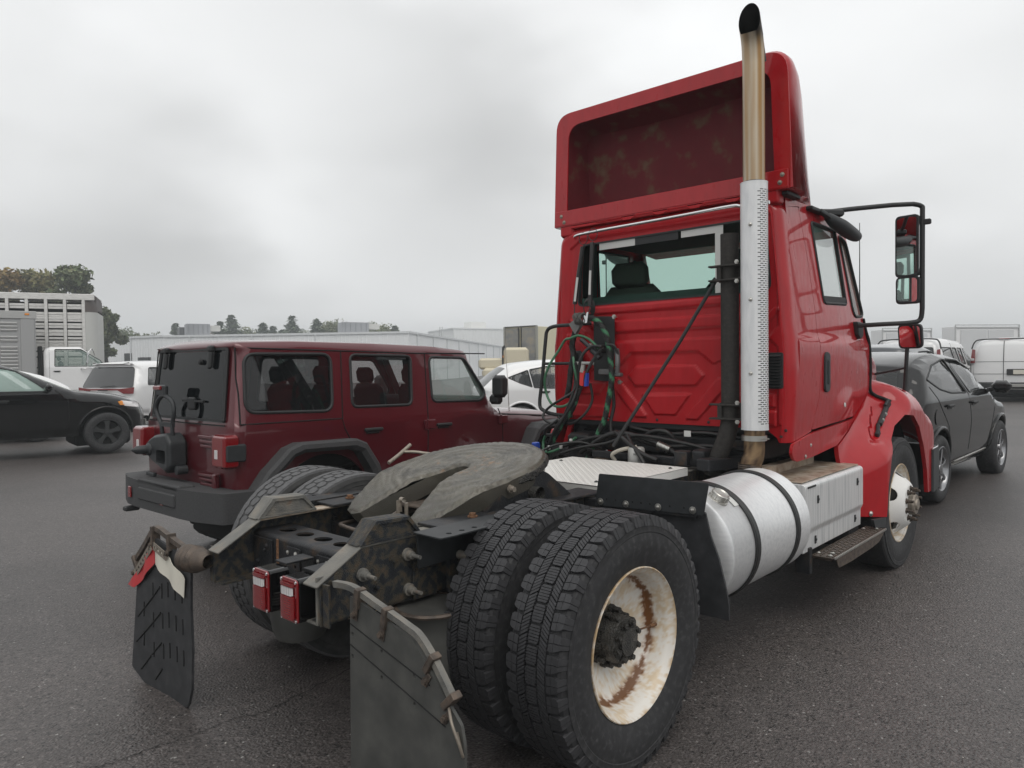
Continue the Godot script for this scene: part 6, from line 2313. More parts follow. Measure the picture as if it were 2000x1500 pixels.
func behind_cab(t: Node3D) -> void:
	# bright chequer-plate deck
	var d := Node3D.new()
	d.name = "deck_plate"
	t.add_child(d, true)
	var g := Geo.new()
	g.box(V(1.265, 0.938, 0.0), V(0.93, 0.006, 0.92))
	g.box(V(0.803, 0.915, 0.0), V(0.006, 0.05, 0.92))
	g.box(V(1.265, 0.915, 0.457), V(0.93, 0.05, 0.006))
	put("sheet", g, M.deck, d)
	var b := Geo.new()
	for i in 36:
		for j in 36:
			var p := V(0.82 + 0.0255 * i, 0.9415, -0.447 + 0.0255 * j)
			var a := PI * 0.25 if (i + j) % 2 else -PI * 0.25
			b.box(p, V(0.021, 0.003, 0.007), 0.0022, Basis(Vector3.UP, a))
	stuff(put("chequer_ridges", b, M.deck, d))
	for e in [[0.86, -0.1], [0.93, -0.15], [0.9, 0.35], [1.0, 0.40], [1.62, 0.40], [1.5, -0.38], [1.05, 0.43]]:
		var s := Geo.new()
		dome_bolt(s, V(e[0], 0.943, e[1]), Vector3.UP, 0.010)
		put("deck_bolt", s, M.trim, d)
	# dark clutter under and behind the cab: gearbox, tanks, brackets, cables
	var c := Geo.new()
	c.box(V(2.75, 0.85, 0), V(1.0, 0.5, 0.7), 0.08)
	c.box(V(2.55, 1.02, 0.0), V(0.7, 0.16, 1.5), 0.03)
	c.box(V(2.35, 1.08, -0.1), V(0.10, 0.14, 0.9), 0.02)
	c.box(V(1.85, 0.98, 0.36), V(0.08, 0.10, 0.10), 0.01)
	c.lathe(v2([[-0.45, 0.03], [-0.42, 0.11], [-0.38, 0.125], [0.38, 0.125], [0.42, 0.11], [0.45, 0.03]]), 20, along(V(0, 0, 1), V(2.1, 0.72, 0)), 40.0)
	c.box(V(2.10, 0.99, 0.46), V(0.5, 0.10, 0.10), 0.02)
	c.box(V(2.12, 0.97, -0.62), V(0.25, 0.22, 0.22), 0.03)
	c.box(V(1.88, 0.955, 0.05), V(0.05, 0.05, 0.86), 0.006)
	c.bar(V(1.75, 0.96, 0.55), V(2.3, 0.94, 0.66), 0.1, 0.08, Vector3.UP, 0.01)
	c.box(V(2.28, 1.10, -0.60), V(0.08, 0.20, 0.5), 0.02)
	put("gearbox_and_brackets", c, M.frame_dark, t)
	var w := Geo.new()
	var runs := [[[1.95, 0.97, -0.75], [1.98, 1.06, -0.45], [2.0, 1.08, -0.2], [2.0, 1.03, 0.1], [2.02, 1.05, 0.45], [2.05, 1.03, 0.8]],
		[[1.95, 0.94, -0.55], [1.95, 1.09, -0.3], [1.96, 1.10, -0.1], [1.98, 1.03, 0.15], [1.98, 0.97, 0.3], [2.0, 1.0, 0.6]],
		[[1.9, 0.93, -0.7], [1.9, 0.99, -0.5], [1.92, 1.03, -0.3], [1.94, 1.10, -0.05], [1.96, 1.06, 0.35], [2.0, 1.0, 0.55]],
		[[2.0, 1.0, -0.7], [1.95, 0.98, -0.5], [1.9, 0.96, -0.3], [1.88, 0.97, 0.1]],
		[[2.02, 1.08, -0.05], [2.0, 1.13, 0.05], [2.0, 1.13, 0.15], [2.05, 1.06, 0.2]],
		[[1.8, 0.96, 0.2], [1.82, 1.0, 0.05], [1.84, 1.10, -0.12], [1.9, 1.12, -0.2]],
		[[1.78, 0.95, -0.8], [1.85, 1.0, -0.7], [1.95, 1.02, -0.55], [2.0, 0.98, -0.4]],
		[[2.1, 1.14, -0.2], [2.06, 1.11, 0.1], [2.08, 1.13, 0.4], [2.1, 1.10, 0.7]]]
	for i in runs.size():
		w.tube(smooth_path(v3(runs[i]), 6), [0.014, 0.018, 0.012, 0.012, 0.016, 0.016, 0.010, 0.012][i], 8)
	put("cables", w, M.hose, t)
	var el := Geo.new()
	el.tube([V(1.965, 1.045, 0.11), V(1.975, 1.015, 0.19)], 0.024, 10)
	for k in 4:
		el.lathe(v2([[0, 0.027], [0.008, 0.027]]), 12, along(V(0.1, -0.35, 0.9), V(1.964 + 0.003 * k, 1.047 - 0.009 * k, 0.105 + 0.022 * k)))
	put("hose_clamp", el, M.zinc, t)
	# air drier with its print
	var ad := Node3D.new()
	ad.name = "air_drier"
	t.add_child(ad, true)
	ad.position = V(1.86, 0.93, -0.005)
	var a := Geo.new()
	a.lathe(v2([[-0.06, 0.055], [0.0, 0.058], [0.085, 0.058], [0.098, 0.050], [0.10, 0.03], [0.10, 0.0005]]), 28, Transform3D.IDENTITY, 50.0)
	put("canister", a, plain(0.45, 0.45, 0.43, 0.4, 0.3), ad)
	var tm := TextMesh.new()
	tm.text = "WABCO"
	tm.font = SystemFont.new()
	tm.font.font_names = PackedStringArray(["Droid Sans"])
	tm.font_size = 32
	tm.pixel_size = 0.0006
	tm.depth = 0.001
	put("print", tm, M.trim, ad, T(Basis(V(0.674, 0, 0.738), V(0, 1, 0), V(-0.738, 0, 0.674)), V(-0.046, 0.055, 0.042)))
	var wh := Geo.new()
	wh.tube(smooth_path(v3([[1.80, 0.93, -0.14], [1.78, 0.97, -0.15], [1.79, 1.0, -0.11], [1.83, 1.02, -0.05], [1.86, 1.03, 0.0]]), 5), 0.014, 10)
	put("pale_hose", wh, plain(0.42, 0.39, 0.33, 0.6), t)
	var bh := Geo.new()
	bh.tube(smooth_path(v3([[1.9, 1.10, -0.1], [1.84, 1.05, -0.03], [1.80, 0.98, 0.06], [1.79, 0.93, 0.10]]), 5), 0.014, 10)
	put("black_hose", bh, M.hose, t)
	var misc := Geo.new()
	misc.box(V(1.9, 0.97, -0.95), V(0.06, 0.06, 0.05), 0.01)
	put("blue_connector", misc, M.blue, t)
	var ws := Geo.new()
	for e in [[1.92, 1.03, -0.62], [1.9, 0.98, -0.70], [1.88, 0.97, -0.80]]:
		ws.box(V(e[0], e[1], e[2]), V(0.02, 0.03, 0.02), 0.004)
	put("fittings", ws, M.white_tape, t)
	var lb := Geo.new()
	lb.box(V(2.02, 1.125, 0.30), V(0.004, 0.04, 0.05))
	put("small_label", lb, M.white_tape, t)
	var rd := Geo.new()
	rd.box(V(2.2, 1.05, -0.86), V(0.03, 0.22, 0.05), 0.01, Basis(V(1, 0, 0), 0.35))
	put("red_bracket", rd, M.red_dull, t)


# ---------------------------------------------------------------- cars: a body skin from a side outline, cut for windows and wheels
func flipped(g: Geo) -> Geo:
	var m := Geo.new()
	m.colored = g.colored
	for i in range(0, g.v.size(), 3):
		for k in [0, 2, 1]:
			var p: Vector3 = g.v[i + k]
			var q: Vector3 = g.n[i + k]
			m.v.push_back(V(p.x, p.y, -p.z))
			m.n.push_back(V(q.x, q.y, -q.z))
			m.c.push_back(g.c[i + k])
	return m


func car_wheel(parent: Node3D, where: Vector3, flip: bool, R: float, half: float, spokes: int, rim_mat: Material, spoke_w := 0.07, cap := 0.035, knobs := false) -> void:
	var w := Node3D.new()
	w.name = "wheel"
	parent.add_child(w, true)
	w.position = where
	if flip:
		w.rotation.y = PI
	w.rotation.z = 0.3
	var rr := R * 0.66
	var ax := along(Vector3(0, 0, 1), Vector3.ZERO)
	var t := Geo.new()
	t.lathe(v2([[-half, rr], [-half * 1.05, lerpf(rr, R, 0.45)], [-half * 0.96, R - 0.022], [-half * 0.78, R - 0.004], [0, R], [half * 0.78, R - 0.004], [half * 0.96, R - 0.022], [half * 1.05, lerpf(rr, R, 0.45)], [half, rr + 0.01], [half * 0.95, rr]]), 48, ax, 40.0)
	if knobs:
		for k in 40:
			var a := TAU * k / 40.0
			for s in [-0.6, 0.0, 0.6]:
				t.box(V(cos(a + s) * R, sin(a + s) * R, s * half * 1.2), V(0.02, 0.04, half * 0.42), 0.004, Basis(V(0, 0, 1), a + s))
	put("tyre", t, M.rubber, w)
	var g := Geo.new()
	g.lathe(v2([[half * 0.98, rr + 0.004], [half, rr - 0.004], [half * 0.9, rr - 0.018], [half * 0.3, rr - 0.035], [-half * 0.5, rr - 0.04]]), 40, ax, 40.0)
	for k in spokes:
		var a := TAU * k / spokes
		var o := []
		for e in [[0.03, -0.5], [rr * 0.5, -0.32], [rr - 0.012, -0.62], [rr - 0.012, 0.62], [rr * 0.5, 0.32], [0.03, 0.5]]:
			o.append(Vector2(cos(a), sin(a)) * e[0] + Vector2(-sin(a), cos(a)) * e[1] * spoke_w)
		g.prism(o, 0.022, move(V(0, 0, half * 0.66)), 0.006)
	g.lathe(v2([[half * 0.66, cap + 0.03], [half * 0.9, cap + 0.022], [half * 0.95, cap * 0.6], [half * 0.96, 0.0005]]), 20, ax, 30.0)
	put("rim", g, rim_mat, w)
	var d := Geo.new()
	d.lathe(v2([[half * 0.2, rr - 0.04], [half * 0.2, 0.0005]]), 24, ax)
	put("brake_disc", d, M.dark, w)


# o: prof [x, y, kind, crown] from the rear sill over the roof to the front sill; w Callable(x, y) half width
func car(o: Dictionary) -> Node3D:
	var n := thing(o.name, o.label, o.category, V(o.at[0], o.at[1], o.at[2]), -float(o.turn), o.get("group", ""))
	if o.get("rake", 0.0):
		n.rotation.z = o.rake
	var paint: Material = o.paint
	var wf = o.w
	var edge_r: float = o.get("round", 0.09)
	var prof: Array = o.prof
	# outline of the side: the profile dropped by its crown
	var side := []
	var nor := []
	for i in prof.size():
		var a: Array = prof[maxi(i - 1, 0)]
		var b: Array = prof[mini(i + 1, prof.size() - 1)]
		var d := Vector2(b[0] - a[0], b[1] - a[1]).normalized()
		nor.append(Vector2(-d.y, d.x))
		side.append(Vector2(prof[i][0], prof[i][1]) - nor[i] * float(prof[i][3]))
	var ring_ := PackedVector2Array(side)
	var map := func(x: float, y: float) -> Vector3:
		var d := maxf(0.0, sd(Vector2(x, y), ring_)) if edge_r > 0.0 else 1.0
		var in_ := edge_r * (1.0 - sqrt(maxf(0.0, 1.0 - pow(maxf(0.0, 1.0 - d / edge_r), 2.0)))) if edge_r > 0.0 else 0.0
		if y < o.get("sill", 0.35) + edge_r:
			in_ = minf(in_, 0.05)
		return V(x, y, wf.call(x, y) - in_)
	var poly := side.duplicate()
	for a in o.arches:  # from the front arch to the rear one, along the sill
		var c: Array = ring(Vector2(a[0], a[1]), a[2], 18, asin(clampf((o.sill - a[1]) / a[2], -1, 1)), PI - asin(clampf((o.sill - a[1]) / a[2], -1, 1)))
		poly.append_array(c)
	var holes: Array = o.get("windows", [])
	var doors: Array = o.get("doors", [])
	var cut := holes.duplicate()
	var g := Geo.new()
	g.skin(poly, cut, o.get("cell", 0.07), map, V(0, 0.1, 1), 0.02)
	# top, front and rear as strips between the two sides
	var body := Geo.new()
	var panes := Geo.new()
	var cols := 14
	for i in prof.size() - 1:
		var rows := []
		for k in 3 if prof[i][2] == "g" else 2:
			var f := float(k) / (2 if prof[i][2] == "g" else 1)
			var p := Vector2(lerpf(prof[i][0], prof[i + 1][0], f), lerpf(prof[i][1], prof[i + 1][1], f))
			var m: Vector2 = nor[i].lerp(nor[i + 1], f)
			var cr := lerpf(prof[i][3], prof[i + 1][3], f)
			var e := p - m * cr
			var hw: float = wf.call(e.x, e.y) - edge_r
			var row := PackedVector3Array()
			for c in cols + 1:
				var u := -1.0 + 2.0 * c / cols
				var q := p - m * cr * pow(absf(u), 2.4)
				row.push_back(V(q.x, q.y, u * hw))
			rows.append(row)
		if prof[i][2] == "g":
			var inner := []
			for r in rows:
				inner.append(r.slice(1, cols))
				# pillars at the edges
			for s in [[0, 2], [cols - 1, cols + 1]]:
				var st := []
				for r in rows:
					st.append(r.slice(s[0], s[1]))
				body.grid(st)
			panes.grid(inner)
		else:
			strip(body, rows, nor[i], nor[i + 1], prof[i][3], cols)
	var shell := put("body", merged([g, flipped(g), body]), paint, n)
	if panes.v.size():
		put("windscreen_glass", panes, o.get("glass", M.pane_dark), n)
	for s in [1.0, -1.0]:
		for hi in holes.size():
			var p: Array = holes[hi]
			var pg := Geo.new()
			pg.skin(p, [], 0.25, func(x, y): return map.call(x, y) - V(0, 0, 0.012), V(0, 0, 1))
			var tg := Geo.new()
			var loop := []
			for q in p:
				loop.append(map.call(q.x, q.y) - V(0, 0, 0.003))
			loop.append(loop[0])
			tg.tube(loop, o.get("trim_r", 0.012), 6, false)
			var win := put("window", pg if s > 0 else flipped(pg), o.glasses[hi] if o.has("glasses") else o.get("glass", M.pane_dark), n)
			put("window_trim", tg if s > 0 else flipped(tg), o.get("trim", M.trim), win)
		for l in o.get("seams", []):
			var sg := Geo.new()
			var pts := []
			for i in l.size() - 1:
				var steps := int(Vector2(l[i][0], l[i][1]).distance_to(Vector2(l[i + 1][0], l[i + 1][1])) / 0.12) + 1
				for k in steps:
					pts.append(map.call(lerpf(l[i][0], l[i + 1][0], float(k) / steps), lerpf(l[i][1], l[i + 1][1], float(k) / steps)))
			pts.append(map.call(l[-1][0], l[-1][1]))
			sg.tube(pts, o.get("seam_r", 0.004), 5)
			put("door_seam", sg if s > 0 else flipped(sg), M.dark, n)
		for h in o.get("handles", []):
			var hg := Geo.new()
			var c: Vector3 = map.call(h[0], h[1])
			hg.box(c + V(0, 0, 0.018), V(0.20, 0.030, 0.030), 0.012)
			hg.box(c + V(0, -0.012, 0.002), V(0.14, 0.05, 0.012), 0.006)
			put("door_handle", hg if s > 0 else flipped(hg), o.get("handle_mat", M.trim), n)
		if o.has("mirror"):
			var mg := Geo.new()
			var c: Vector3 = map.call(o.mirror[0], o.mirror[1])
			mg.box(c + V(0.02, 0.05, 0.14), V(0.13, 0.15, 0.22), 0.055)
			mg.bar(c + V(0, 0, -0.02), c + V(0.02, 0.03, 0.08), 0.06, 0.05, Vector3.UP, 0.01)
			put("door_mirror", mg if s > 0 else flipped(mg), o.get("mirror_mat", M.trim), n)
		for e in o.get("patches", []):  # lamps and trim lying on the side
			var pg := Geo.new()
			pg.skin(e[1], [], 0.06, func(x, y): return map.call(x, y) + V(0, 0, 0.008), V(0, 0, 1), 0.02)
			put(e[0], pg if s > 0 else flipped(pg), e[2], n)
	for a in o.arches:
		var lip := Geo.new()
		var arc := []
		for q in ring(Vector2(a[0], a[1]), a[2] + 0.004, 18, 0.0, PI):
			arc.append(map.call(q.x, maxf(q.y, o.sill)) + V(0, 0, 0.004))
		lip.tube(arc, o.get("lip_r", 0.022), 6)
		for s in [1.0, -1.0]:
			put("arch_trim", lip if s > 0 else flipped(lip), o.get("lip_mat", paint), n)
			var tr: float = o.get("track", 0.80)
			car_wheel(n, V(a[0], o.tyre, s * (tr - 0.11)), s < 0, o.tyre, 0.115, o.get("spokes", 5), o.get("rim_mat", M.zinc), o.get("spoke_w", 0.06), 0.035, o.get("knobs", false))
	# underbody, cabin tub and seats
	var un := Geo.new()
	var x0: float = o.arches[-1][0]
	var x1: float = o.arches[0][0]
	un.box(V((x0 + x1) * 0.5, o.sill + 0.10, 0), V(x1 - x0 + 1.0, 0.14, 1.1), 0.03)
	un.box(V((x0 + x1) * 0.5, o.sill + 0.10, 0), V(maxf(0.4, x1 - x0 - 0.9), 0.12, 1.5), 0.02)
	for a in o.arches:
		un.box(V(a[0], a[1] + 0.12, 0), V(a[2] * 2.0 + 0.04, a[2] * 1.7, 1.05), 0.05)
	var belt: float = o.get("belt", 1.0)
	un.box(V(o.cabin[0], belt - 0.32, 0), V(o.cabin[1], 0.3, 1.36), 0.05)
	put("underbody", un, M.dark, n)
	for x in o.get("seats", []):
		for s in [-0.36, 0.36]:
			var sg := Geo.new()
			sg.box(V(x, belt - 0.02, s), V(0.13, 0.52, 0.46), 0.06, Basis(V(0, 0, 1), 0.2))
			sg.box(V(x - 0.08, belt + 0.32, s), V(0.09, 0.17, 0.25), 0.04, Basis(V(0, 0, 1), 0.2))
			put("seat", sg, M.seat, n)
	return n


func strip(g: Geo, rows: Array, n0: Vector2, n1: Vector2, crown: float, cols: int) -> void:
	for c in cols:
		var u0 := -1.0 + 2.0 * c / cols
		var u1 := -1.0 + 2.0 * (c + 1) / cols
		var k := []
		for e in [[u0, n0, 0, c], [u1, n0, 0, c + 1], [u1, n1, 1, c + 1], [u0, n1, 1, c]]:
			var lean: float = signf(e[0]) * pow(absf(e[0]), 6.0) * 0.55 + e[0] * crown * 1.6
			k.append(V(e[1].x, e[1].y, lean).normalized())
		g.quadn(rows[0][c], rows[0][c + 1], rows[1][c + 1], rows[1][c], k[0], k[1], k[2], k[3])


func merged(list: Array) -> Geo:
	var m := Geo.new()
	for g in list:
		m.v.append_array(g.v)
		m.n.append_array(g.n)
		m.c.append_array(g.c)
	return m


static func spline(list: Array) -> Array:  # profile points with more between them
	var out := []
	for i in list.size() - 1:
		var a = list[maxi(i - 1, 0)]
		var b = list[i]
		var c = list[i + 1]
		var d = list[mini(i + 2, list.size() - 1)]
		for k in 3:
			var t := k / 3.0
			var p := Vector2(b[0], b[1]).cubic_interpolate(Vector2(c[0], c[1]), Vector2(a[0], a[1]), Vector2(d[0], d[1]), t)
			out.append([p.x, p.y, b[2], lerpf(b[3], c[3], t)])
	out.append(list[-1])
	return out


func add_piece(n: Node3D, called: String, m: Material, center: Vector3, size: Vector3, bev := 0.01, basis := Basis.IDENTITY) -> MeshInstance3D:
	return put(called, Geo.new().box(center, size, bev, basis), m, n)


func maroon_jeep() -> void:
	var w := func(x: float, y: float) -> float:
		var t := 0.785 if y < 1.17 else lerpf(0.775, 0.70, clampf((y - 1.17) / 0.62, 0.0, 1.0))
		if y >= 1.17:
			t = minf(t, 0.775)
		return lerpf(t, 0.63, smoothstep(2.12, 3.6, x)) - (0.03 * smoothstep(1.19, 1.16, y) * 0.0)
	var quarter := rounded(v2([[-0.675, 1.262], [0.085, 1.250], [0.105, 1.715], [-0.66, 1.700]]), 0.09, 5)
	var rear := rounded(v2([[0.28, 1.275], [0.935, 1.275], [0.965, 1.715], [0.295, 1.715]]), 0.06, 5)
	var front := rounded(v2([[1.185, 1.295], [1.84, 1.290], [1.915, 1.37], [1.645, 1.71], [1.185, 1.71]]), 0.06, 5)
	var n := car({"name": "off_road_suv", "label": "maroon four-door boxy off-road wagon with bare spare-wheel carrier on its tailgate", "category": "car",
		"at": [0.859, 0.0, -3.10], "turn": -0.02, "rake": -0.017, "paint": M.maroon, "w": w, "round": 0.05, "sill": 0.50, "belt": 1.22, "cell": 0.08,
		"prof": [[-0.70, 0.50, "b", 0.0], [-0.755, 0.62, "b", 0.01], [-0.765, 0.9, "b", 0.01], [-0.765, 1.15, "b", 0.01], [-0.755, 1.19, "b", 0.01], [-0.70, 1.71, "b", 0.015], [-0.72, 1.745, "b", 0.02], [-0.73, 1.775, "b", 0.02], [-0.68, 1.815, "b", 0.03], [-0.2, 1.838, "b", 0.03], [0.6, 1.845, "b", 0.03], [1.3, 1.84, "b", 0.03], [1.66, 1.815, "b", 0.03], [1.72, 1.795, "g", 0.03],
			[2.06, 1.24, "b", 0.03], [2.12, 1.20, "b", 0.04], [2.4, 1.195, "b", 0.04], [3.0, 1.165, "b", 0.04], [3.4, 1.12, "b", 0.04], [3.56, 1.06, "b", 0.03], [3.60, 0.95, "b", 0.02], [3.58, 0.6, "b", 0.02], [3.5, 0.50, "b", 0.0]],
		"arches": [[3.008, 0.44, 0.46], [0.0, 0.44, 0.47]], "windows": [quarter, rear, front], "glass": M.pane, "glasses": [M.pane_black, M.pane_dark, M.pane], "trim_r": 0.014,
		"seams": [[[-0.72, 1.178], [0.17, 1.185], [0.19, 1.10], [0.30, 0.92]], [[0.205, 1.745], [0.175, 1.18]], [[1.135, 1.745], [1.11, 1.0], [1.10, 0.55]], [[1.02, 1.742], [2.0, 1.76]], [[-0.70, 1.745], [1.02, 1.742]], [[2.13, 1.20], [2.14, 0.55]], [[2.13, 1.145], [3.5, 1.06]], [[-0.70, 1.745], [-0.72, 1.18]], [[0.19, 1.1], [0.42, 0.72]]],
		"seam_r": 0.006, "handles": [[0.475, 1.08], [1.30, 1.08]], "tyre": 0.40, "track": 0.83, "knobs": true, "spokes": 5, "rim_mat": M.trim, "cabin": [0.7, 2.7], "seats": [1.35, 0.35], "lip_r": 0.004})
	# wide plastic flares over the wheels
	for s in [1.0, -1.0]:
		for e in [0.0, 3.008]:
			var g := Geo.new()
			var rows := []
			var front_one: bool = e > 1.0
			var shape := [[-0.70, 0.66], [-0.58, 0.82], [-0.40, 0.985], [-0.30, 1.02], [0.22, 1.02], [0.32, 0.98], [0.45, 0.80], [0.52, 0.62]]
			if front_one:
				shape = [[-0.66, 0.60], [-0.58, 0.80], [-0.46, 0.98], [-0.36, 1.03], [0.30, 1.05], [0.45, 1.02], [0.56, 0.94], [0.6, 0.85]]
			var zi := 0.76 if not front_one else 0.55
			for off in [[0.0, zi], [0.005, 0.90], [-0.012, 0.925], [-0.05, 0.93], [-0.085, 0.90], [-0.085, zi]]:
				var row := PackedVector3Array()
				for k in shape:
					var c := Vector2(k[0], k[1] - 0.50)
					var q := c + c.normalized() * float(off[0])
					row.push_back(V(e + q.x, 0.50 + q.y, s * float(off[1])))
				rows.append(row)
			for i in rows.size() - 1:
				for j in shape.size() - 1:
					g.quad(rows[i][j], rows[i][j + 1], rows[i + 1][j + 1], rows[i + 1][j])
			put("wheel_flare", g, M.flare, n)
		var sd_ := Geo.new()
		sd_.tube(smooth_path(v3([[0.50, 0.56, s * 0.86], [0.6, 0.54, s * 0.88], [2.3, 0.54, s * 0.88], [2.4, 0.56, s * 0.86]])), 0.035, 8)
		put("side_step", sd_, M.trim, n)
		# lamp box on the rear corner
		var l := Node3D.new()
		l.name = "tail_lamp"
		n.add_child(l, true)
		l.position = V(-0.77, 0.985, s * 0.705)
		add_piece(l, "red_lens", M.lens_red, V(-0.03, 0, 0), V(0.13, 0.245, 0.20), 0.025)
		add_piece(l, "black_insert", M.black_plastic, V(0.0, -0.01, s * 0.093), V(0.155, 0.13, 0.03), 0.012)
		add_piece(l, "clear_lens", M.lens_clear, V(-0.092, -0.02, s * -0.02), V(0.012, 0.07, 0.05), 0.005)
		for x in [1.10, 2.10]:
			var h := Geo.new()
			h.box(V(x + 0.02, 1.09, s * 0.80), V(0.13, 0.085, 0.03), 0.008)
			h.box(V(x - 0.02, 1.09, s * 0.81), V(0.02, 0.10, 0.03), 0.006)
			put("door_hinge", h, M.maroon, n)
		var mi := Geo.new()
		mi.box(V(1.93, 1.43, s * 0.93), V(0.12, 0.22, 0.17), 0.04)
		mi.box(V(1.95, 1.30, s * 0.86), V(0.10, 0.10, 0.14), 0.03)
		put("door_mirror", mi, M.trim, n)
	# rear glass, tailgate seams, hinges
	var rg := Geo.new()
	rg.skin(rounded(v2([[-0.60, 1.205], [0.60, 1.205], [0.565, 1.735], [-0.565, 1.735]]), 0.05, 4), [], 0.1, func(z, y): return V(-0.766 + 0.105 * (y - 1.19), y, z), V(-1, 0, 0), 0.01)
	var gl := put("rear_glass", rg, M.dark_glass, n)
	var ed := Geo.new()
	for e in [[-0.61, 1.20, 0.61, 1.20], [0.61, 1.20, 0.572, 1.742], [0.572, 1.742, -0.572, 1.742], [-0.572, 1.742, -0.61, 1.20]]:
		ed.bar(V(-0.768 + 0.105 * (e[1] - 1.19), e[1], e[0]), V(-0.768 + 0.105 * (e[3] - 1.19), e[3], e[2]), 0.02, 0.02)
	put("glass_seal", ed, M.trim, gl)
	for z in [-0.42, 0.36]:
		var h := Geo.new()
		h.box(V(-0.735, 1.745, z), V(0.05, 0.05, 0.07), 0.015)
		h.box(V(-0.742, 1.66, z), V(0.035, 0.14, 0.055), 0.015, Basis(V(0, 0, 1), -0.10))
		put("glass_hinge", h, M.trim, gl)
	var wb := Geo.new()
	wb.lathe(v2([[0, 0.022], [0.02, 0.02], [0.025, 0.0005]]), 14, along(V(-1, 0, 0), V(-0.725, 1.645, 0.18)))
	wb.bar(V(-0.765, 1.34, -0.05), V(-0.765, 1.34, 0.30), 0.02, 0.016)
	wb.box(V(-0.765, 1.32, 0.10), V(0.03, 0.10, 0.12), 0.02)
	put("wiper", wb, M.trim, gl)
	var tg := Geo.new()
	for e in [[-0.68, 1.15, -0.68, 0.60], [0.50, 1.16, 0.50, 0.60], [-0.68, 0.60, 0.50, 0.60], [-0.68, 1.165, 0.62, 1.165]]:
		tg.bar(V(-0.7675, e[1], e[0]), V(-0.7675, e[3], e[2]), 0.008, 0.008)
	put("tailgate_seam", tg, M.dark, n)
	for y in [1.035, 0.745]:
		var h := Geo.new()
		for k in 3:
			h.box(V(-0.785, y + 0.035 * (k - 1), 0.40 - 0.02 * k), V(0.02, 0.024, 0.22), 0.006)
		h.box(V(-0.79, y, 0.53), V(0.045, 0.12, 0.06), 0.012)
		put("tailgate_hinge", h, M.maroon, n)
	# carrier without its wheel
	var sc := Node3D.new()
	sc.name = "spare_wheel_carrier"
	n.add_child(sc, true)
	var b := Geo.new()
	b.prism(rounded(v2([[-0.38, 1.01], [-0.25, 1.06], [-0.02, 1.09], [0.05, 1.02], [0.05, 0.82], [-0.02, 0.765], [-0.28, 0.84], [-0.38, 0.90]]), 0.03), 0.16, T(Basis(V(0, 0, 1), V(0, 1, 0), V(-1, 0, 0)), V(-0.77, 0, 0)), 0.03, [rounded(v2([[-0.17, 0.85], [-0.01, 0.84], [-0.01, 0.95], [-0.17, 0.95]]), 0.02)])
	b.lathe(v2([[0.0, 0.06], [0.04, 0.05], [0.05, 0.036], [0.13, 0.032], [0.17, 0.0005]]), 16, along(V(-1, 0, 0), V(-0.90, 0.945, -0.30)), 40.0)
	b.lathe(v2([[0, 0.035], [0.08, 0.035], [0.085, 0.0005]]), 14, along(V(-1, 0, 0), V(-0.80, 0.80, 0.075)))
	b.box(V(-0.90, 0.74, -0.33), V(0.03, 0.03, 0.14), 0.006)
	put("bracket", b, M.black_plastic, sc)
	var ho := Geo.new()
	ho.tube(smooth_path(v3([[-0.86, 1.0, -0.20], [-0.87, 1.12, -0.20], [-0.87, 1.16, -0.22], [-0.87, 1.26, -0.30], [-0.87, 1.34, -0.26], [-0.87, 1.38, -0.16], [-0.87, 1.34, -0.02], [-0.87, 1.26, 0.02], [-0.87, 1.16, -0.01], [-0.87, 1.10, -0.01], [-0.86, 1.0, -0.01]])), 0.017, 8)
	ho.bar(V(-0.87, 1.15, -0.22), V(-0.87, 1.15, 0.01), 0.025, 0.035)
	ho.box(V(-0.87, 1.42, -0.19), V(0.04, 0.09, 0.16), 0.015)
	put("lamp_bracket", ho, M.black_plastic, sc)
	add_piece(sc, "third_brake_lamp", M.lens_red, V(-0.895, 1.44, -0.22), V(0.025, 0.035, 0.13), 0.008)
	# rear bumper
	var bm := Node3D.new()
	bm.name = "rear_bumper"
	n.add_child(bm, true)
	var bp := Geo.new()
	bp.prism(rounded(v2([[-0.98, -0.60], [-1.0, -0.40], [-1.0, 0.40], [-0.98, 0.60], [-0.90, 0.86], [-0.64, 0.90], [-0.64, 0.76], [-0.74, 0.74], [-0.74, -0.74], [-0.64, -0.76], [-0.64, -0.90], [-0.90, -0.86]]), 0.03), 0.22, T(Basis(V(1, 0, 0), V(0, 0, 1), V(0, -1, 0)), V(0, 0.70, 0)), 0.025)
	bp.box(V(-0.93, 0.69, 0.0), V(0.14, 0.06, 0.74), 0.02)
	bp.box(V(-1.0, 0.60, 0.0), V(0.03, 0.10, 0.66), 0.012)
	put("beam", bp, M.flare, bm)
	for z in [-0.50, 0.10]:
		add_piece(bm, "reflector", M.lens_red, V(-1.003, 0.59, z), V(0.012, 0.09, 0.055), 0.005)
	var hk := Geo.new()
	hk.box(V(-0.96, 0.44, -0.58), V(0.12, 0.04, 0.07), 0.012)
	hk.box(V(-0.8, 0.50, 0.0), V(0.3, 0.10, 0.9), 0.03)
	put("tow_hook", hk, M.trim, bm)
	var an := Geo.new()
	an.tube([V(2.35, 1.03, 0.69), V(2.32, 1.45, 0.69), V(2.28, 1.98, 0.68)], [0.006, 0.003, 0.002], 5)
	an.lathe(v2([[0, 0.03], [0.02, 0.026], [0.025, 0.0005]]), 12, along(V(0, 0, 1), V(2.35, 1.02, 0.72)))
	put("aerial", an, M.zinc, n)
	add_piece(n, "dashboard", M.seat, V(1.85, 1.25, 0), V(0.4, 0.16, 1.3), 0.05)
	var rm := Geo.new()
	rm.box(V(1.66, 1.66, 0), V(0.03, 0.08, 0.26), 0.012)
	rm.bar(V(0.3, 1.72, 0.55), V(1.2, 1.72, 0.55), 0.08, 0.08)
	rm.bar(V(1.1, 1.15, 0.62), V(1.05, 1.74, 0.58), 0.10, 0.08, V(1, 0, 0))
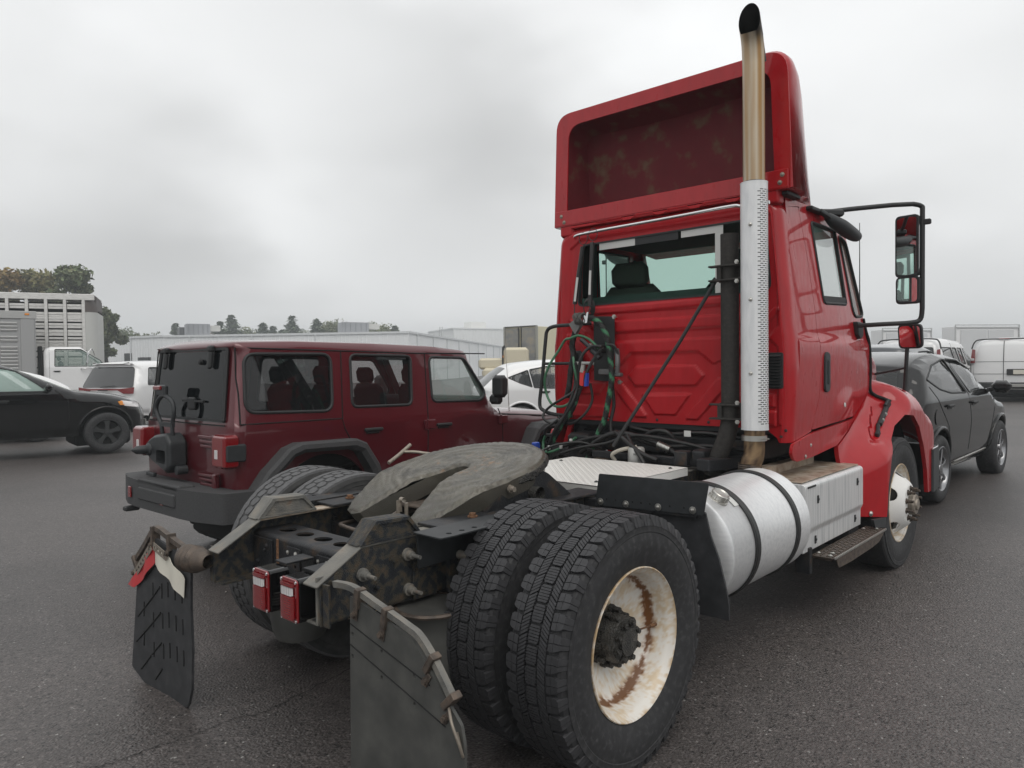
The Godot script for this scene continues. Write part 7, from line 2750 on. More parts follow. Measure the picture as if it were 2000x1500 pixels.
	rm.bar(V(0.05, 1.2, 0.62), V(-0.3, 1.74, 0.58), 0.10, 0.08, V(1, 0, 0))
	put("roll_bars", rm, M.seat, n)


func swept_w(W: float, tumble: float, belt: float, x_rear: float, x_front: float, rear_in: float, front_in: float) -> Variant:
	return func(x: float, y: float) -> float:
		var w := W - 0.065 * pow(clampf((belt * 0.86 - y) / 0.6, 0.0, 1.0), 1.6) - tumble * clampf((y - belt) / 0.5, 0.0, 1.4)
		w -= rear_in * pow(clampf((x_rear + 0.55 - x) / 0.55, 0.0, 1.0), 2.0)
		w -= front_in * pow(clampf((x - x_front + 0.9) / 0.9, 0.0, 1.0), 2.2)
		return w


func other_cars() -> void:
	# black crossover in front of the tractor
	var dlo := rounded(v2([[-0.30, 1.315], [0.10, 1.475], [0.62, 1.545], [1.10, 1.530], [1.62, 1.42], [2.22, 1.150], [1.08, 1.135], [0.40, 1.15], [0.05, 1.20]]), 0.03, 3)
	var rearw := rounded(v2([[-0.28, 1.315], [0.10, 1.465], [0.60, 1.530], [0.98, 1.140], [0.40, 1.155], [0.05, 1.205]]), 0.025, 3)
	var frontw := rounded(v2([[0.72, 1.530], [1.10, 1.515], [1.60, 1.41], [2.16, 1.160], [1.12, 1.140]]), 0.025, 3)
	car({"name": "crossover_car", "label": "glossy black crossover parked in front of the red tractor's nose", "category": "car", "at": [6.43, 0.085, -0.02], "turn": 0.05, "paint": M.black_paint,
		"w": swept_w(0.92, 0.17, 1.10, -0.85, 3.55, 0.10, 0.22), "round": 0.12, "sill": 0.30, "belt": 1.10, "cell": 0.06,
		"prof": spline([[-0.72, 0.30, "b", 0.02], [-0.80, 0.45, "b", 0.06], [-0.82, 0.70, "b", 0.09], [-0.80, 0.95, "b", 0.10], [-0.74, 1.08, "g", 0.08], [-0.42, 1.42, "b", 0.05], [-0.30, 1.50, "b", 0.04], [0.2, 1.60, "b", 0.04], [0.9, 1.625, "b", 0.04], [1.45, 1.55, "g", 0.04], [2.30, 1.13, "b", 0.04], [2.55, 1.07, "b", 0.05], [3.1, 0.99, "b", 0.06], [3.45, 0.86, "b", 0.10], [3.56, 0.68, "b", 0.12], [3.56, 0.42, "b", 0.10], [3.45, 0.30, "b", 0.03]]),
		"arches": [[2.636, 0.37, 0.425], [0.0, 0.37, 0.425]], "windows": [rearw, frontw], "glass": M.pane_grey, "tyre": 0.36, "track": 0.92, "cabin": [1.1, 2.4], "seats": [1.25, 0.3], "rim_mat": plain(0.30, 0.30, 0.31, 0.25, 0.9), "spokes": 7, "spoke_w": 0.04,
		"seams": [[[0.66, 1.53], [1.06, 1.12], [1.20, 0.80], [1.22, 0.36]], [[-0.28, 1.24], [0.0, 1.0], [0.28, 0.80], [0.42, 0.55], [0.52, 0.40]], [[2.30, 1.12], [2.28, 0.9], [2.16, 0.55], [2.12, 0.38]], [[0.55, 0.32], [2.05, 0.34]]], "handles": [[0.27, 1.02], [1.25, 1.02]], "mirror": [2.12, 1.13], "mirror_mat": M.black_paint,
		"patches": [["fuel_flap", ring(Vector2(-0.16, 0.92), 0.085, 20), M.black_paint], ["sill_trim", v2([[0.55, 0.335], [2.10, 0.40], [2.12, 0.36], [1.2, 0.31], [0.56, 0.305]]), M.zinc]]})
	# black wagon on the left
	var dw := rounded(v2([[0.05, 1.24], [0.98, 1.215], [0.98, 1.66], [0.10, 1.63]]), 0.04, 3)
	var fw := rounded(v2([[1.06, 1.21], [2.10, 1.20], [1.62, 1.58], [1.30, 1.655], [1.06, 1.665]]), 0.03, 3)
	var n := car({"name": "wagon_car", "label": "black sport utility wagon with black alloy wheels at the left edge", "category": "car", "at": [-0.224, 0.03, -13.75], "turn": 0.14, "paint": M.black_paint,
		"w": swept_w(0.95, 0.20, 1.20, -0.95, 3.85, 0.08, 0.34), "round": 0.13, "sill": 0.34, "belt": 1.2, "cell": 0.09,
		"prof": spline([[-0.85, 0.36, "b", 0.02], [-0.95, 0.6, "b", 0.06], [-0.95, 1.1, "g", 0.06], [-0.70, 1.68, "b", 0.04], [-0.5, 1.76, "b", 0.04], [0.4, 1.79, "b", 0.04], [1.2, 1.73, "b", 0.04], [1.60, 1.64, "g", 0.04], [2.42, 1.26, "b", 0.04], [2.6, 1.20, "b", 0.05], [3.2, 1.12, "b", 0.06], [3.62, 1.00, "b", 0.10], [3.80, 0.86, "b", 0.13], [3.86, 0.62, "b", 0.13], [3.78, 0.36, "b", 0.05]]),
		"arches": [[3.04, 0.40, 0.47], [0.0, 0.40, 0.47]], "windows": [dw, fw], "glass": M.pane_pale, "tyre": 0.385, "track": 0.95, "cabin": [1.0, 2.5], "seats": [1.35, 0.3], "rim_mat": M.trim, "spokes": 5, "spoke_w": 0.10,
		"seams": [[[1.02, 1.68], [1.02, 1.0], [1.05, 0.40]], [[2.20, 1.22], [2.40, 1.05], [2.42, 0.7], [2.36, 0.40]]], "handles": [[1.40, 1.045], [0.30, 1.05]], "mirror": [2.06, 1.22], "mirror_mat": M.black_paint,
		"patches": [["head_lamp", v2([[3.30, 0.99], [3.66, 0.93], [3.66, 0.84], [3.36, 0.88]]), M.lens_clear], ["side_marker", v2([[3.24, 0.97], [3.32, 0.985], [3.36, 0.90], [3.28, 0.90]]), M.lens_amber], ["sill_trim", v2([[0.6, 0.395], [2.42, 0.41], [2.42, 0.385], [0.6, 0.37]]), M.chrome]]})
	add_piece(n, "number_plate", M.white_tape, V(3.90, 0.5, 0), V(0.01, 0.12, 0.3), 0.003)
	# white fastback behind it
	var p := place(60.0, 17.2)
	car({"name": "fastback_car", "label": "white fastback car mostly hidden behind the black wagon at the left edge", "category": "car", "at": [p.x, 0.0, p.z], "turn": 0.14 + PI, "paint": M.white_paint,
		"w": swept_w(0.93, 0.16, 1.15, -0.85, 3.6, 0.10, 0.22), "round": 0.12, "sill": 0.30, "belt": 1.1, "cell": 0.12,
		"prof": spline([[-0.72, 0.32, "b", 0.02], [-0.82, 0.7, "b", 0.08], [-0.78, 1.12, "b", 0.06], [-0.62, 1.30, "b", 0.05], [-0.15, 1.52, "b", 0.04], [0.4, 1.66, "b", 0.04], [0.9, 1.74, "b", 0.04], [1.4, 1.68, "g", 0.04], [2.3, 1.16, "b", 0.05], [3.0, 1.02, "b", 0.07], [3.5, 0.8, "b", 0.12], [3.55, 0.4, "b", 0.06]]),
		"arches": [[2.70, 0.36, 0.42], [0.0, 0.36, 0.42]], "windows": [rounded(v2([[0.15, 1.15], [2.1, 1.14], [1.4, 1.56], [0.7, 1.60]]), 0.04, 3)], "tyre": 0.355, "track": 0.92, "cabin": [1.1, 2.3]})
	# white people carrier beyond the maroon wagon, seen from behind
	p = place(262.0, 20.5)
	n = car({"name": "minivan_car", "label": "white people carrier with dark rear glass beside the maroon wagon's rear", "category": "van", "at": [p.x, 0.05, p.z], "turn": -0.45, "paint": M.white_paint,
		"w": swept_w(1.0, 0.17, 1.15, -0.98, 4.1, 0.10, 0.2), "round": 0.14, "sill": 0.32, "belt": 1.15, "cell": 0.12,
		"prof": spline([[-0.88, 0.34, "b", 0.03], [-1.0, 0.6, "b", 0.06], [-0.98, 1.05, "b", 0.06], [-0.95, 1.15, "b", 0.06], [-0.70, 1.66, "b", 0.05], [-0.82, 1.72, "b", 0.05], [-0.6, 1.78, "b", 0.05], [0.6, 1.82, "b", 0.05], [1.9, 1.72, "g", 0.05], [3.0, 1.16, "b", 0.05], [3.8, 0.95, "b", 0.1], [4.0, 0.5, "b", 0.06]]),
		"arches": [[3.09, 0.38, 0.43], [0.0, 0.38, 0.43]], "windows": [rounded(v2([[-0.55, 1.15], [0.9, 1.15], [0.9, 1.62], [-0.35, 1.62]]), 0.05, 3), rounded(v2([[1.0, 1.15], [2.6, 1.15], [1.8, 1.6], [1.0, 1.62]]), 0.05, 3)], "tyre": 0.36, "track": 0.98, "cabin": [1.3, 3.0]})
	var rg := Geo.new()
	rg.skin(rounded(v2([[-0.86, 1.10], [0.86, 1.10], [0.70, 1.64], [-0.70, 1.64]]), 0.08, 4), [], 0.15, func(z, y): return V(-1.01 + 0.50 * (y - 1.08) + 0.10 * z * z, y, z), V(-1, 0, 0), 0.01)
	put("rear_glass", rg, plain(0.012, 0.013, 0.014, 0.05, 0.0, 1.0), n)
	var tl := Geo.new()
	tl.skin(v2([[-0.93, 1.10], [-0.55, 1.06], [0.55, 1.06], [0.93, 1.10], [0.90, 0.93], [0.62, 0.93], [0.45, 1.02], [-0.45, 1.02], [-0.62, 0.93], [-0.90, 0.93]]), [], 0.12, func(z, y): return V(-1.055 + 0.10 * z * z, y, z), V(-1, 0, 0), 0.02)
	put("tail_lamps", tl, M.lens_red, n)
	var wg := Geo.new()
	wg.bar(V(-1.04, 1.10, -0.1), V(-1.02, 1.14, 0.35), 0.03, 0.02)
	wg.bar(V(-1.075, 1.02, -0.16), V(-1.075, 1.02, 0.16), 0.02, 0.025)
	put("wiper", wg, M.trim, n)
	# white hatchback between the maroon wagon and the tractor cab
	p = place(1001.0, 16.0)
	car({"name": "hatchback_car", "label": "white hatchback with dark side glass showing between the maroon wagon's bonnet and the tractor cab", "category": "car", "at": [p.x, 0.05, p.z], "turn": 0.62, "paint": M.white_paint,
		"w": swept_w(0.93, 0.17, 1.1, -0.85, 3.7, 0.12, 0.22), "round": 0.14, "sill": 0.30, "belt": 1.1, "cell": 0.09,
		"prof": spline([[-0.70, 0.32, "b", 0.02], [-0.85, 0.65, "b", 0.10], [-0.85, 1.0, "b", 0.10], [-0.78, 1.15, "g", 0.08], [-0.30, 1.52, "b", 0.05], [0.1, 1.63, "b", 0.04], [0.9, 1.68, "b", 0.04], [1.5, 1.60, "g", 0.04], [2.4, 1.14, "b", 0.05], [3.1, 0.98, "b", 0.07], [3.6, 0.7, "b", 0.12], [3.55, 0.34, "b", 0.05]]),
		"arches": [[2.80, 0.37, 0.42], [0.0, 0.37, 0.42]], "windows": [rounded(v2([[-0.28, 1.30], [0.15, 1.45], [0.22, 1.10], [-0.02, 1.18]]), 0.02, 3), rounded(v2([[0.19, 1.46], [0.60, 1.53], [0.98, 1.55], [1.06, 1.08], [0.62, 1.07], [0.26, 1.09]]), 0.02, 3), rounded(v2([[1.06, 1.55], [1.45, 1.51], [2.2, 1.12], [1.14, 1.08]]), 0.02, 3)],
		"glass": M.pane_grey, "tyre": 0.355, "track": 0.92, "cabin": [1.1, 2.3], "seats": [1.3, 0.4], "seams": [[[1.02, 1.56], [1.10, 1.0], [1.1, 0.36]]], "handles": [[0.5, 1.0]]})
	# dark grey wagon half hidden by the tractor's bonnet
	p = place(1708.0, 15.0)
	car({"name": "grey_car", "label": "dark grey wagon half hidden behind the red tractor's bonnet", "category": "car", "at": [p.x, 0.16, p.z], "turn": 0.0, "paint": M.grey_paint,
		"w": swept_w(0.93, 0.18, 1.2, -0.85, 3.7, 0.1, 0.22), "round": 0.13, "sill": 0.34, "belt": 1.2, "cell": 0.12,
		"prof": spline([[-0.72, 0.34, "b", 0.02], [-0.86, 0.7, "b", 0.08], [-0.84, 1.12, "g", 0.06], [-0.55, 1.62, "b", 0.04], [-0.3, 1.74, "b", 0.04], [0.8, 1.80, "b", 0.04], [1.4, 1.70, "g", 0.04], [2.3, 1.22, "b", 0.05], [3.1, 1.08, "b", 0.07], [3.6, 0.8, "b", 0.1], [3.55, 0.36, "b", 0.05]]),
		"arches": [[2.75, 0.38, 0.43], [0.0, 0.38, 0.43]], "windows": [rounded(v2([[0.1, 1.22], [0.94, 1.22], [0.94, 1.64], [0.14, 1.62]]), 0.04, 3), rounded(v2([[1.02, 1.22], [2.05, 1.20], [1.42, 1.60], [1.02, 1.64]]), 0.04, 3)], "glass": M.pane_grey, "tyre": 0.37, "track": 0.92, "cabin": [1.1, 2.3]})
	van(place(1842.0, 21.6), 0.20, "passenger_van", "white passenger van with a long row of dark side windows beyond the black crossover", true)
	van(place(2032.0, 23.0), 0.22, "cargo_van", "white windowless cargo van with rear doors and black bumper at the right edge", false)


# a point on the ground seen at a column of the photograph, so far from the camera (used once, to lay out the yard)
static func place(px: float, depth: float) -> Vector3:
	var s := (px - 1000.0) / 1426.35 * depth
	return V(-2.4249 + 0.7383 * depth + 0.6745 * s, 0, 2.7569 - 0.6745 * depth + 0.7383 * s)


func van(p: Vector3, y0: float, called: String, label: String, glazed: bool) -> void:
	# p: foot of the rear door's right edge; the van runs forward from there
	var win := []
	if glazed:
		for e in [[-0.72, 0.55], [0.66, 1.22], [1.32, 1.95]]:
			win.append(rounded(v2([[e[0], 1.27], [e[1], 1.27], [e[1] - 0.02, 1.80], [e[0] + 0.04, 1.80]]), 0.05, 3))
	win.append(rounded(v2([[2.15, 1.24], [3.02, 1.22], [2.72, 1.78], [2.15, 1.80]]), 0.05, 3))
	var n := car({"name": called, "label": label, "category": "van", "at": [p.x + 1.1, y0, p.z - 0.98], "turn": 0.0, "paint": M.white_paint,
		"w": swept_w(1.0, 0.15, 1.25, -1.1, 4.4, 0.03, 0.18), "round": 0.12, "sill": 0.42, "belt": 1.25, "cell": 0.14,
		"prof": [[-1.08, 0.42, "b", 0.01], [-1.10, 0.7, "b", 0.02], [-1.08, 1.3, "b", 0.02], [-1.0, 1.85, "b", 0.04], [-0.92, 2.02, "b", 0.06], [-0.7, 2.10, "b", 0.08], [0.8, 2.14, "b", 0.08], [2.2, 2.10, "b", 0.08], [2.55, 1.98, "g", 0.06], [3.25, 1.32, "b", 0.05], [3.6, 1.22, "b", 0.06], [4.2, 1.08, "b", 0.08], [4.38, 0.85, "b", 0.08], [4.36, 0.42, "b", 0.03]],
		"arches": [[3.43, 0.40, 0.45], [0.0, 0.40, 0.45]], "windows": win, "tyre": 0.38, "track": 1.0, "cabin": [1.2, 3.4], "glass": M.pane_dark, "mirror": [3.0, 1.25],
		"seams": [[[2.08, 1.95], [2.05, 1.2], [2.05, 0.48]], [[0.62, 1.95], [0.62, 0.5]]], "handles": [[0.8, 1.12], [2.25, 1.12]]})
	var back := func(z: float, y: float) -> Vector3:
		return V(line(y, [[0.42, -1.085], [0.7, -1.108], [1.3, -1.088], [1.85, -1.008], [2.02, -0.93]]) + 0.02 * z * z, y, z)
	for s in [-1.0, 1.0]:
		var l := Geo.new()
		l.skin(v2([[s * 0.80, 1.28], [s * 0.93, 1.28], [s * 0.885, 1.74], [s * 0.80, 1.72]]), [], 0.1, func(z, y): return back.call(z, y) - V(0.012, 0, 0), V(-1, 0, 0), 0.05)
		var lamp := put("tail_lamp", l, M.lens_red, n)
		add_piece(lamp, "clear_lens", M.lens_clear, V(-1.09, 1.40, s * 0.865), V(0.03, 0.08, 0.10), 0.01)
		if glazed:
			var g := Geo.new()
			g.skin(rounded(v2([[s * 0.05, 1.28], [s * 0.76, 1.28], [s * 0.70, 1.80], [s * 0.05, 1.82]]), 0.05, 3), [], 0.2, func(z, y): return back.call(z, y) - V(0.006, 0, 0), V(-1, 0, 0), 0.01)
			put("rear_window", g, plain(0.012, 0.013, 0.014, 0.05, 0.0, 1.0), n)
	var sm := Geo.new()
	sm.tube([back.call(0, 0.62), back.call(0, 1.3), back.call(0, 1.85), back.call(0, 2.0)], 0.010, 5)
	if not glazed:
		for y in [0.92, 1.32]:
			sm.tube([back.call(-0.9, y), back.call(0.0, y), back.call(0.9, y)], 0.006, 5)
	for k in 2:
		var z := 0.92 if k else -0.92
		sm.tube([back.call(z, 0.62), back.call(z, 1.26)], 0.006, 5)
	put("door_seams", sm, M.trim, n)
	var roof_ := Geo.new()
	roof_.tube(smooth_path(v3([[-1.0, 1.75, -0.90], [-0.93, 1.97, -0.83], [-0.90, 2.05, -0.66], [-0.90, 2.06, 0.0], [-0.90, 2.05, 0.66], [-0.93, 1.97, 0.83], [-1.0, 1.75, 0.90]])), 0.022, 6)
	put("gutter_seal", roof_, M.trim, n)
	add_piece(n, "high_brake_lamp", M.lens_red, V(-0.93, 2.065, 0.0), V(0.04, 0.03, 0.30), 0.01)
	var bp := Geo.new()
	bp.box(V(-1.16, 0.55, 0), V(0.16, 0.20, 1.98), 0.05)
	put("rear_bumper", bp, M.trim, n)
	add_piece(n, "bumper_end", M.zinc, V(-1.24, 0.55, 0.4), V(0.03, 0.10, 1.0), 0.012)
	var pl := Geo.new()
	pl.box(V(-1.125, 0.98, 0.35), V(0.03, 0.20, 0.52), 0.02)
	put("plate_recess", pl, M.trim, n)
	add_piece(n, "number_plate", M.white_vinyl, V(-1.145, 0.98, 0.42), V(0.008, 0.14, 0.30), 0.004)
	var ub := Geo.new()
	ub.box(V(-0.6, 0.36, 0), V(0.9, 0.16, 1.6), 0.04)
	put("exhaust_and_axle", ub, M.dark, n)


# ---------------------------------------------------------------- lorries, trailers, buildings, trees
func ribbed(g: Geo, a: Vector3, b: Vector3, y0: float, y1: float, pitch: float, deep: float) -> void:
	var d := (b - a)
	d.y = 0
	var n := int(d.length() / pitch)
	var out := Vector3(d.z, 0, -d.x).normalized()
	if out.dot(V(-2.4, 0, 2.7) - a) < 0.0:
		out = -out
	for i in n:
		var p := a + d * (float(i) / n)
		var q := a + d * ((i + 0.78) / n)
		var r := a + d * ((i + 0.89) / n) + out * deep
		var s := a + d * ((i + 1.0) / n)
		for k in [[p, q], [q, r], [r, s]]:
			g.quad(V(k[0].x, y0, k[0].z), V(k[1].x, y0, k[1].z), V(k[1].x, y1, k[1].z), V(k[0].x, y1, k[0].z))


func frame_of(a: Vector3, b: Vector3) -> Transform3D:  # x from a to b, z towards the camera's side
	var x := (b - a).normalized()
	var z := x.cross(Vector3.UP)
	if z.dot(V(-2.4, 0, 2.7) - a) < 0.0:
		z = -z
	return T(Basis(x, Vector3.UP, z), a)


func yard() -> void:
	var wall_m := patterned(noise_map([[0.0, lin(0.74, 0.76, 0.77)], [1.0, lin(0.84, 0.85, 0.86)]], 0.01, 4, 51), V(0.05, 0.05, 0.05), 0.6)
	# long white shed
	var w := thing("metal_shed", "long low white metal-clad building behind the parked vehicles", "building", place(322, 77))
	var a := place(150, 86)
	var b := place(322, 79)
	var c := place(800, 76)
	var d := place(1000, 150)
	for e in [[a, b, 5.25], [b, c, 5.2], [c, d, 5.2]]:
		var g := Geo.new()
		g.at(move(-w.position))
		ribbed(g, e[0], e[1], 0.0, e[2], 0.45, 0.04)
		put("wall", g, wall_m, w)
		var t := Geo.new()
		t.at(move(-w.position))
		t.bar(e[0] + V(0, e[2], 0), e[1] + V(0, e[2], 0), 0.25, 0.22)
		var f: Transform3D = frame_of(e[0], e[1])
		var L: float = e[0].distance_to(e[1])
		for k in int(L / 7.0):
			t.bar(f * V(3.0 + 7.0 * k, 0, 0.09), f * V(3.0 + 7.0 * k, e[2], 0.09), 0.12, 0.10, Vector3(1, 0, 0))
		put("gutter_and_pipes", t, plain(0.66, 0.68, 0.69, 0.6), w)
	var r := Geo.new()
	r.at(move(-w.position))
	for k in [[a, b], [b, c], [c, d]]:
		r.quad(k[0] + V(0, 5.2, 0), k[1] + V(0, 5.2, 0), k[1] + V(20, 5.9, -30), k[0] + V(20, 5.9, -30))
	put("roof", r, plain(0.75, 0.76, 0.76, 0.7), w)
	var f := frame_of(b, c)
	var fa := frame_of(a, b)
	for e in [[place(236, 83), 1.0, 2.6, M.frame_dark], [place(258, 82), 1.2, 3.5, M.trim], [place(288, 80.5), 1.8, 3.0, M.frame_dark]]:
		var g := Geo.new()
		g.at(move(-w.position))
		g.box(e[0] + V(0, e[2] * 0.5, 0) + fa.basis.z * 0.3, V(e[1], e[2], 0.3), 0.02, fa.basis)
		put("door", g, e[3], w)
	for px in [209.0, 294.0]:
		var g := Geo.new()
		g.at(move(-w.position))
		g.box(place(px, 84.5 - (px - 209.0) * 0.045) + V(0, 4.4, 0) + fa.basis.z * 0.25, V(0.35, 0.45, 0.3), 0.05, fa.basis)
		put("wall_lamp", g, M.trim, w)
	# taller hall behind it
	var h := thing("tall_hall", "pale tall metal hall with a flat roof box, hazy behind the long shed", "building", place(887, 190))
	var h0 := place(838, 205)
	var h1 := place(888, 186)
	var h2 := place(1180, 210)
	var g := Geo.new()
	g.at(move(-h.position))
	ribbed(g, h0, h1, 0.0, 11.3, 0.9, 0.10)
	ribbed(g, h1, h2, 0.0, 11.3, 0.9, 0.10)
	g.bar(h0 + V(0, 11.3, 0), h1 + V(0, 11.3, 0), 0.4, 0.3)
	g.bar(h1 + V(0, 11.3, 0), h2 + V(0, 11.3, 0), 0.4, 0.3)
	put("wall", g, plain(0.82, 0.83, 0.83, 0.7), h)
	g = Geo.new()
	g.at(move(-h.position))
	g.quad(h0 + V(0, 11.3, 0), h1 + V(0, 11.3, 0), h2 + V(0, 11.3, 0), h2 + V(20, 11.3, -20))
	g.box(place(929, 195) + V(0, 12.0, 0), V(4.6, 2.6, 4.0), 0.05, frame_of(h1, h2).basis)
	put("roof_box", g, plain(0.78, 0.78, 0.76, 0.7), h)
	g = Geo.new()
	g.at(move(-h.position))
	for px in [857.0, 861.5]:
		g.tube([place(px, 150) + V(0, 5.0, 0), place(px + 4.0, 152) + V(0, 9.8, 0)], 0.09, 6)
	put("ladder", g, plain(0.35, 0.36, 0.36, 0.6), h)
	# units on the shed roof
	for e in [[366.0, 82.0, 1.6, 1.0, 0], [388.0, 80.0, 2.4, 1.25, 1], [692.0, 79.0, 2.9, 1.15, 2]]:
		var p := place(e[0], e[1])
		var u := thing("rooftop_unit", ["dark squat rooftop unit beside the pale one on the shed roof", "pale rooftop air unit with a louvred hood on the shed roof, left", "grey rooftop air unit on the shed roof above the maroon wagon"][e[4]], "roof unit", p + V(0, 5.3, 0), -0.3, "units on the shed roof")
		add_piece(u, "casing", plain(0.09, 0.095, 0.10, 0.6) if e[4] == 0 else plain(0.30, 0.31, 0.33, 0.6), V(0, e[3] * 0.5, 0), V(e[2], e[3], 1.8), 0.05)
		for k in 5:
			add_piece(u, "rib", plain(0.07, 0.07, 0.08, 0.6) if e[4] == 0 else plain(0.25, 0.26, 0.28, 0.6), V(-e[2] * 0.4 + e[2] * 0.2 * k, e[3] * 0.5, 0.92), V(0.06, e[3] * 0.92, 0.06), 0.01)
		if e[4]:
			add_piece(u, "hood", plain(0.5, 0.5, 0.48, 0.6), V(e[2] * 0.7, e[3] * 0.62, 0), V(e[2] * 0.5, e[3] * 0.5, 1.4), 0.06)
	# stock trailer on the far left
	var a0 := place(-150, 24.0)
	var a1 := place(183, 26.0)
	var ft := frame_of(a1, a0)
	var dirx := -ft.basis.x
	var tr := thing("stock_trailer", "tall slatted aluminium livestock trailer behind the white truck", "trailer", a1)
	tr.basis = Basis(dirx, Vector3.UP, dirx.cross(Vector3.UP))  # x forward, z to the near side
	var H := 4.30
	var slat_m := patterned(noise_map([[0.0, lin(0.52, 0.51, 0.49)], [1.0, lin(0.74, 0.73, 0.71)]], 0.02, 4, 52), V(0.4, 2.0, 0.4), 0.5, 0.25)
	g = Geo.new()
	var rows_ := [[3.95, 3.77], [3.66, 3.33], [3.28, 3.10], [3.05, 2.83], [2.79, 2.71], [2.67, 2.32], [2.27, 2.12], [2.07, 1.75], [1.70, 1.5], [1.46, 1.1]]
	for k in 26:
		var x := -0.55 - 0.565 * k
		for i in rows_.size():
			var top: float = rows_[i][0]
			var bot: float = rows_[i][1]
			var n_ := maxi(1, int((top - bot) / 0.075))
			for q in n_:
				var hh := (top - bot) / n_
				g.box(V(x + 0.03, bot + hh * (q + 0.5), -0.02 + 0.012 * (q % 2)), V(0.47, hh * 0.97, 0.03), 0.010)
	stuff(put("slats", g, slat_m, tr))
	for k in 27:
		add_piece(tr, "post", slat_m, V(-0.25 - 0.565 * k, 2.6, 0.03), V(0.105, 3.1, 0.07), 0.015)
	add_piece(tr, "top_rail", slat_m, V(-7.4, H - 0.10, 0.03), V(15.0, 0.22, 0.08), 0.02)
	add_piece(tr, "roof", slat_m, V(-7.4, H - 0.02, -1.25), V(15.0, 0.04, 2.5), 0.01)
	add_piece(tr, "far_side", M.frame_dark, V(-7.4, 2.6, -2.45), V(15.0, 3.2, 0.05), 0.01)
	add_piece(tr, "floor", M.frame_dark, V(-7.4, 1.0, -1.25), V(15.0, 0.2, 2.4), 0.02)
	g = Geo.new()
	var fr := []
	for i in 7:
		var q := PI * 0.5 * i / 6.0
		fr.append(PackedVector3Array([V(-0.20 + 0.36 * sin(q), 0.95, -0.36 + 0.42 * cos(q) - 0.02), V(-0.20 + 0.36 * sin(q), H - 0.62, -0.36 + 0.42 * cos(q) - 0.02)]))
	fr.append(PackedVector3Array([V(0.16, 0.95, -2.3), V(0.16, H - 0.62, -2.3)]))
	g.grid(fr)
	put("rounded_nose", g, plain(0.50, 0.50, 0.48, 0.5, 0.2), tr)
	g = Geo.new()
	fr = []
	for i in 7:
		var q := PI * 0.5 * i / 6.0
		var row := PackedVector3Array()
		for j in 6:
			var e := PI * 0.5 * j / 5.0
			row.push_back(V(-0.26 + 0.42 * sin(q) * lerpf(1.0, cos(e), 0.7), H - 0.62 + 0.60 * sin(e), -0.36 + 0.42 * cos(q) * lerpf(1.0, cos(e), 0.25)))
		fr.append(row)
	g.grid(fr)
	g.box(V(-0.10, H - 0.30, -1.3), V(0.45, 0.5, 2.1), 0.05)
	put("dark_corner_cap", g, plain(0.10, 0.085, 0.08, 0.6), tr)
	# white truck with a louvred aluminium body
	var k0 := place(87, 24.0)
	var yaw := 0.25
	var cw := func(x: float, y: float) -> float:
		return 1.0 - 0.12 * clampf((y - 1.7) / 0.6, 0.0, 1.0) - 0.12 * smoothstep(1.7, 3.2, x)
	var n := car({"name": "box_truck", "label": "white conventional truck with a louvred grey aluminium box body at the left edge", "category": "truck", "at": [k0.x, 0.0, k0.z], "turn": yaw, "paint": M.white_paint, "w": cw, "round": 0.08, "sill": 0.75, "belt": 1.7, "cell": 0.12,
		"prof": [[0.0, 0.75, "b", 0.0], [-0.03, 1.2, "b", 0.02], [-0.03, 2.2, "b", 0.02], [0.03, 2.34, "b", 0.03], [0.2, 2.40, "b", 0.04], [1.0, 2.40, "b", 0.04], [1.10, 2.34, "g", 0.04], [1.72, 1.84, "b", 0.04], [1.85, 1.80, "b", 0.05], [2.6, 1.76, "b", 0.06], [3.1, 1.66, "b", 0.06], [3.22, 1.4, "b", 0.05], [3.22, 0.75, "b", 0.02]],
		"arches": [[2.30, 0.62, 0.56]], "windows": [rounded(v2([[0.28, 1.75], [1.70, 1.75], [1.55, 1.95], [1.02, 2.30], [0.30, 2.30]]), 0.03, 3)], "glass": M.pane, "tyre": 0.48, "track": 1.05, "cabin": [0.8, 1.2], "seats": [0.5],
		"seams": [[[1.80, 1.80], [1.84, 1.4], [1.80, 0.9], [1.72, 0.78]], [[0.14, 2.3], [0.14, 0.8]], [[1.40, 2.02], [1.42, 1.76]], [[0.2, 0.98], [1.8, 1.0]]], "handles": [[0.34, 1.60]]})
	for s in [1.0, -1.0]:
		var m := Geo.new()
		m.box(V(1.18, 2.02, s * 1.20), V(0.05, 0.40, 0.20), 0.03)
		m.tube(smooth_path(v3([[1.25, 1.74, s * 1.0], [1.15, 1.78, s * 1.2], [1.18, 2.02, s * 1.22], [1.3, 2.32, s * 1.15], [1.4, 2.1, s * 1.0]])), 0.014, 6)
		m.tube([V(1.0, 1.66, s * 1.02), V(1.15, 1.68, s * 1.2), V(1.45, 1.68, s * 1.02)], 0.02, 6)
		put("door_mirror", m, M.chrome, n)
		add_piece(n, "wing", M.white_paint, V(2.35, 1.30, s * 0.98), V(1.5, 0.20, 0.20), 0.09)
		add_piece(n, "badge", M.zinc, V(2.15, 1.62, s * 0.955), V(0.34, 0.05, 0.012), 0.004)
	add_piece(n, "cab_gap", M.dark, V(-0.10, 1.6, 0), V(0.12, 1.6, 1.8), 0.02)
	var body := plain(0.36, 0.36, 0.36, 0.5, 0.3)
	add_piece(n, "box_body", body, V(-3.4, 2.2, 0), V(6.4, 2.52, 2.3), 0.03)
	add_piece(n, "body_top_rail", plain(0.42, 0.42, 0.41, 0.5, 0.3), V(-3.4, 3.36, 1.17), V(6.45, 0.24, 0.05), 0.015)
	add_piece(n, "corner_post", body, V(-0.42, 2.2, 1.165), V(0.36, 2.2, 0.03), 0.01)
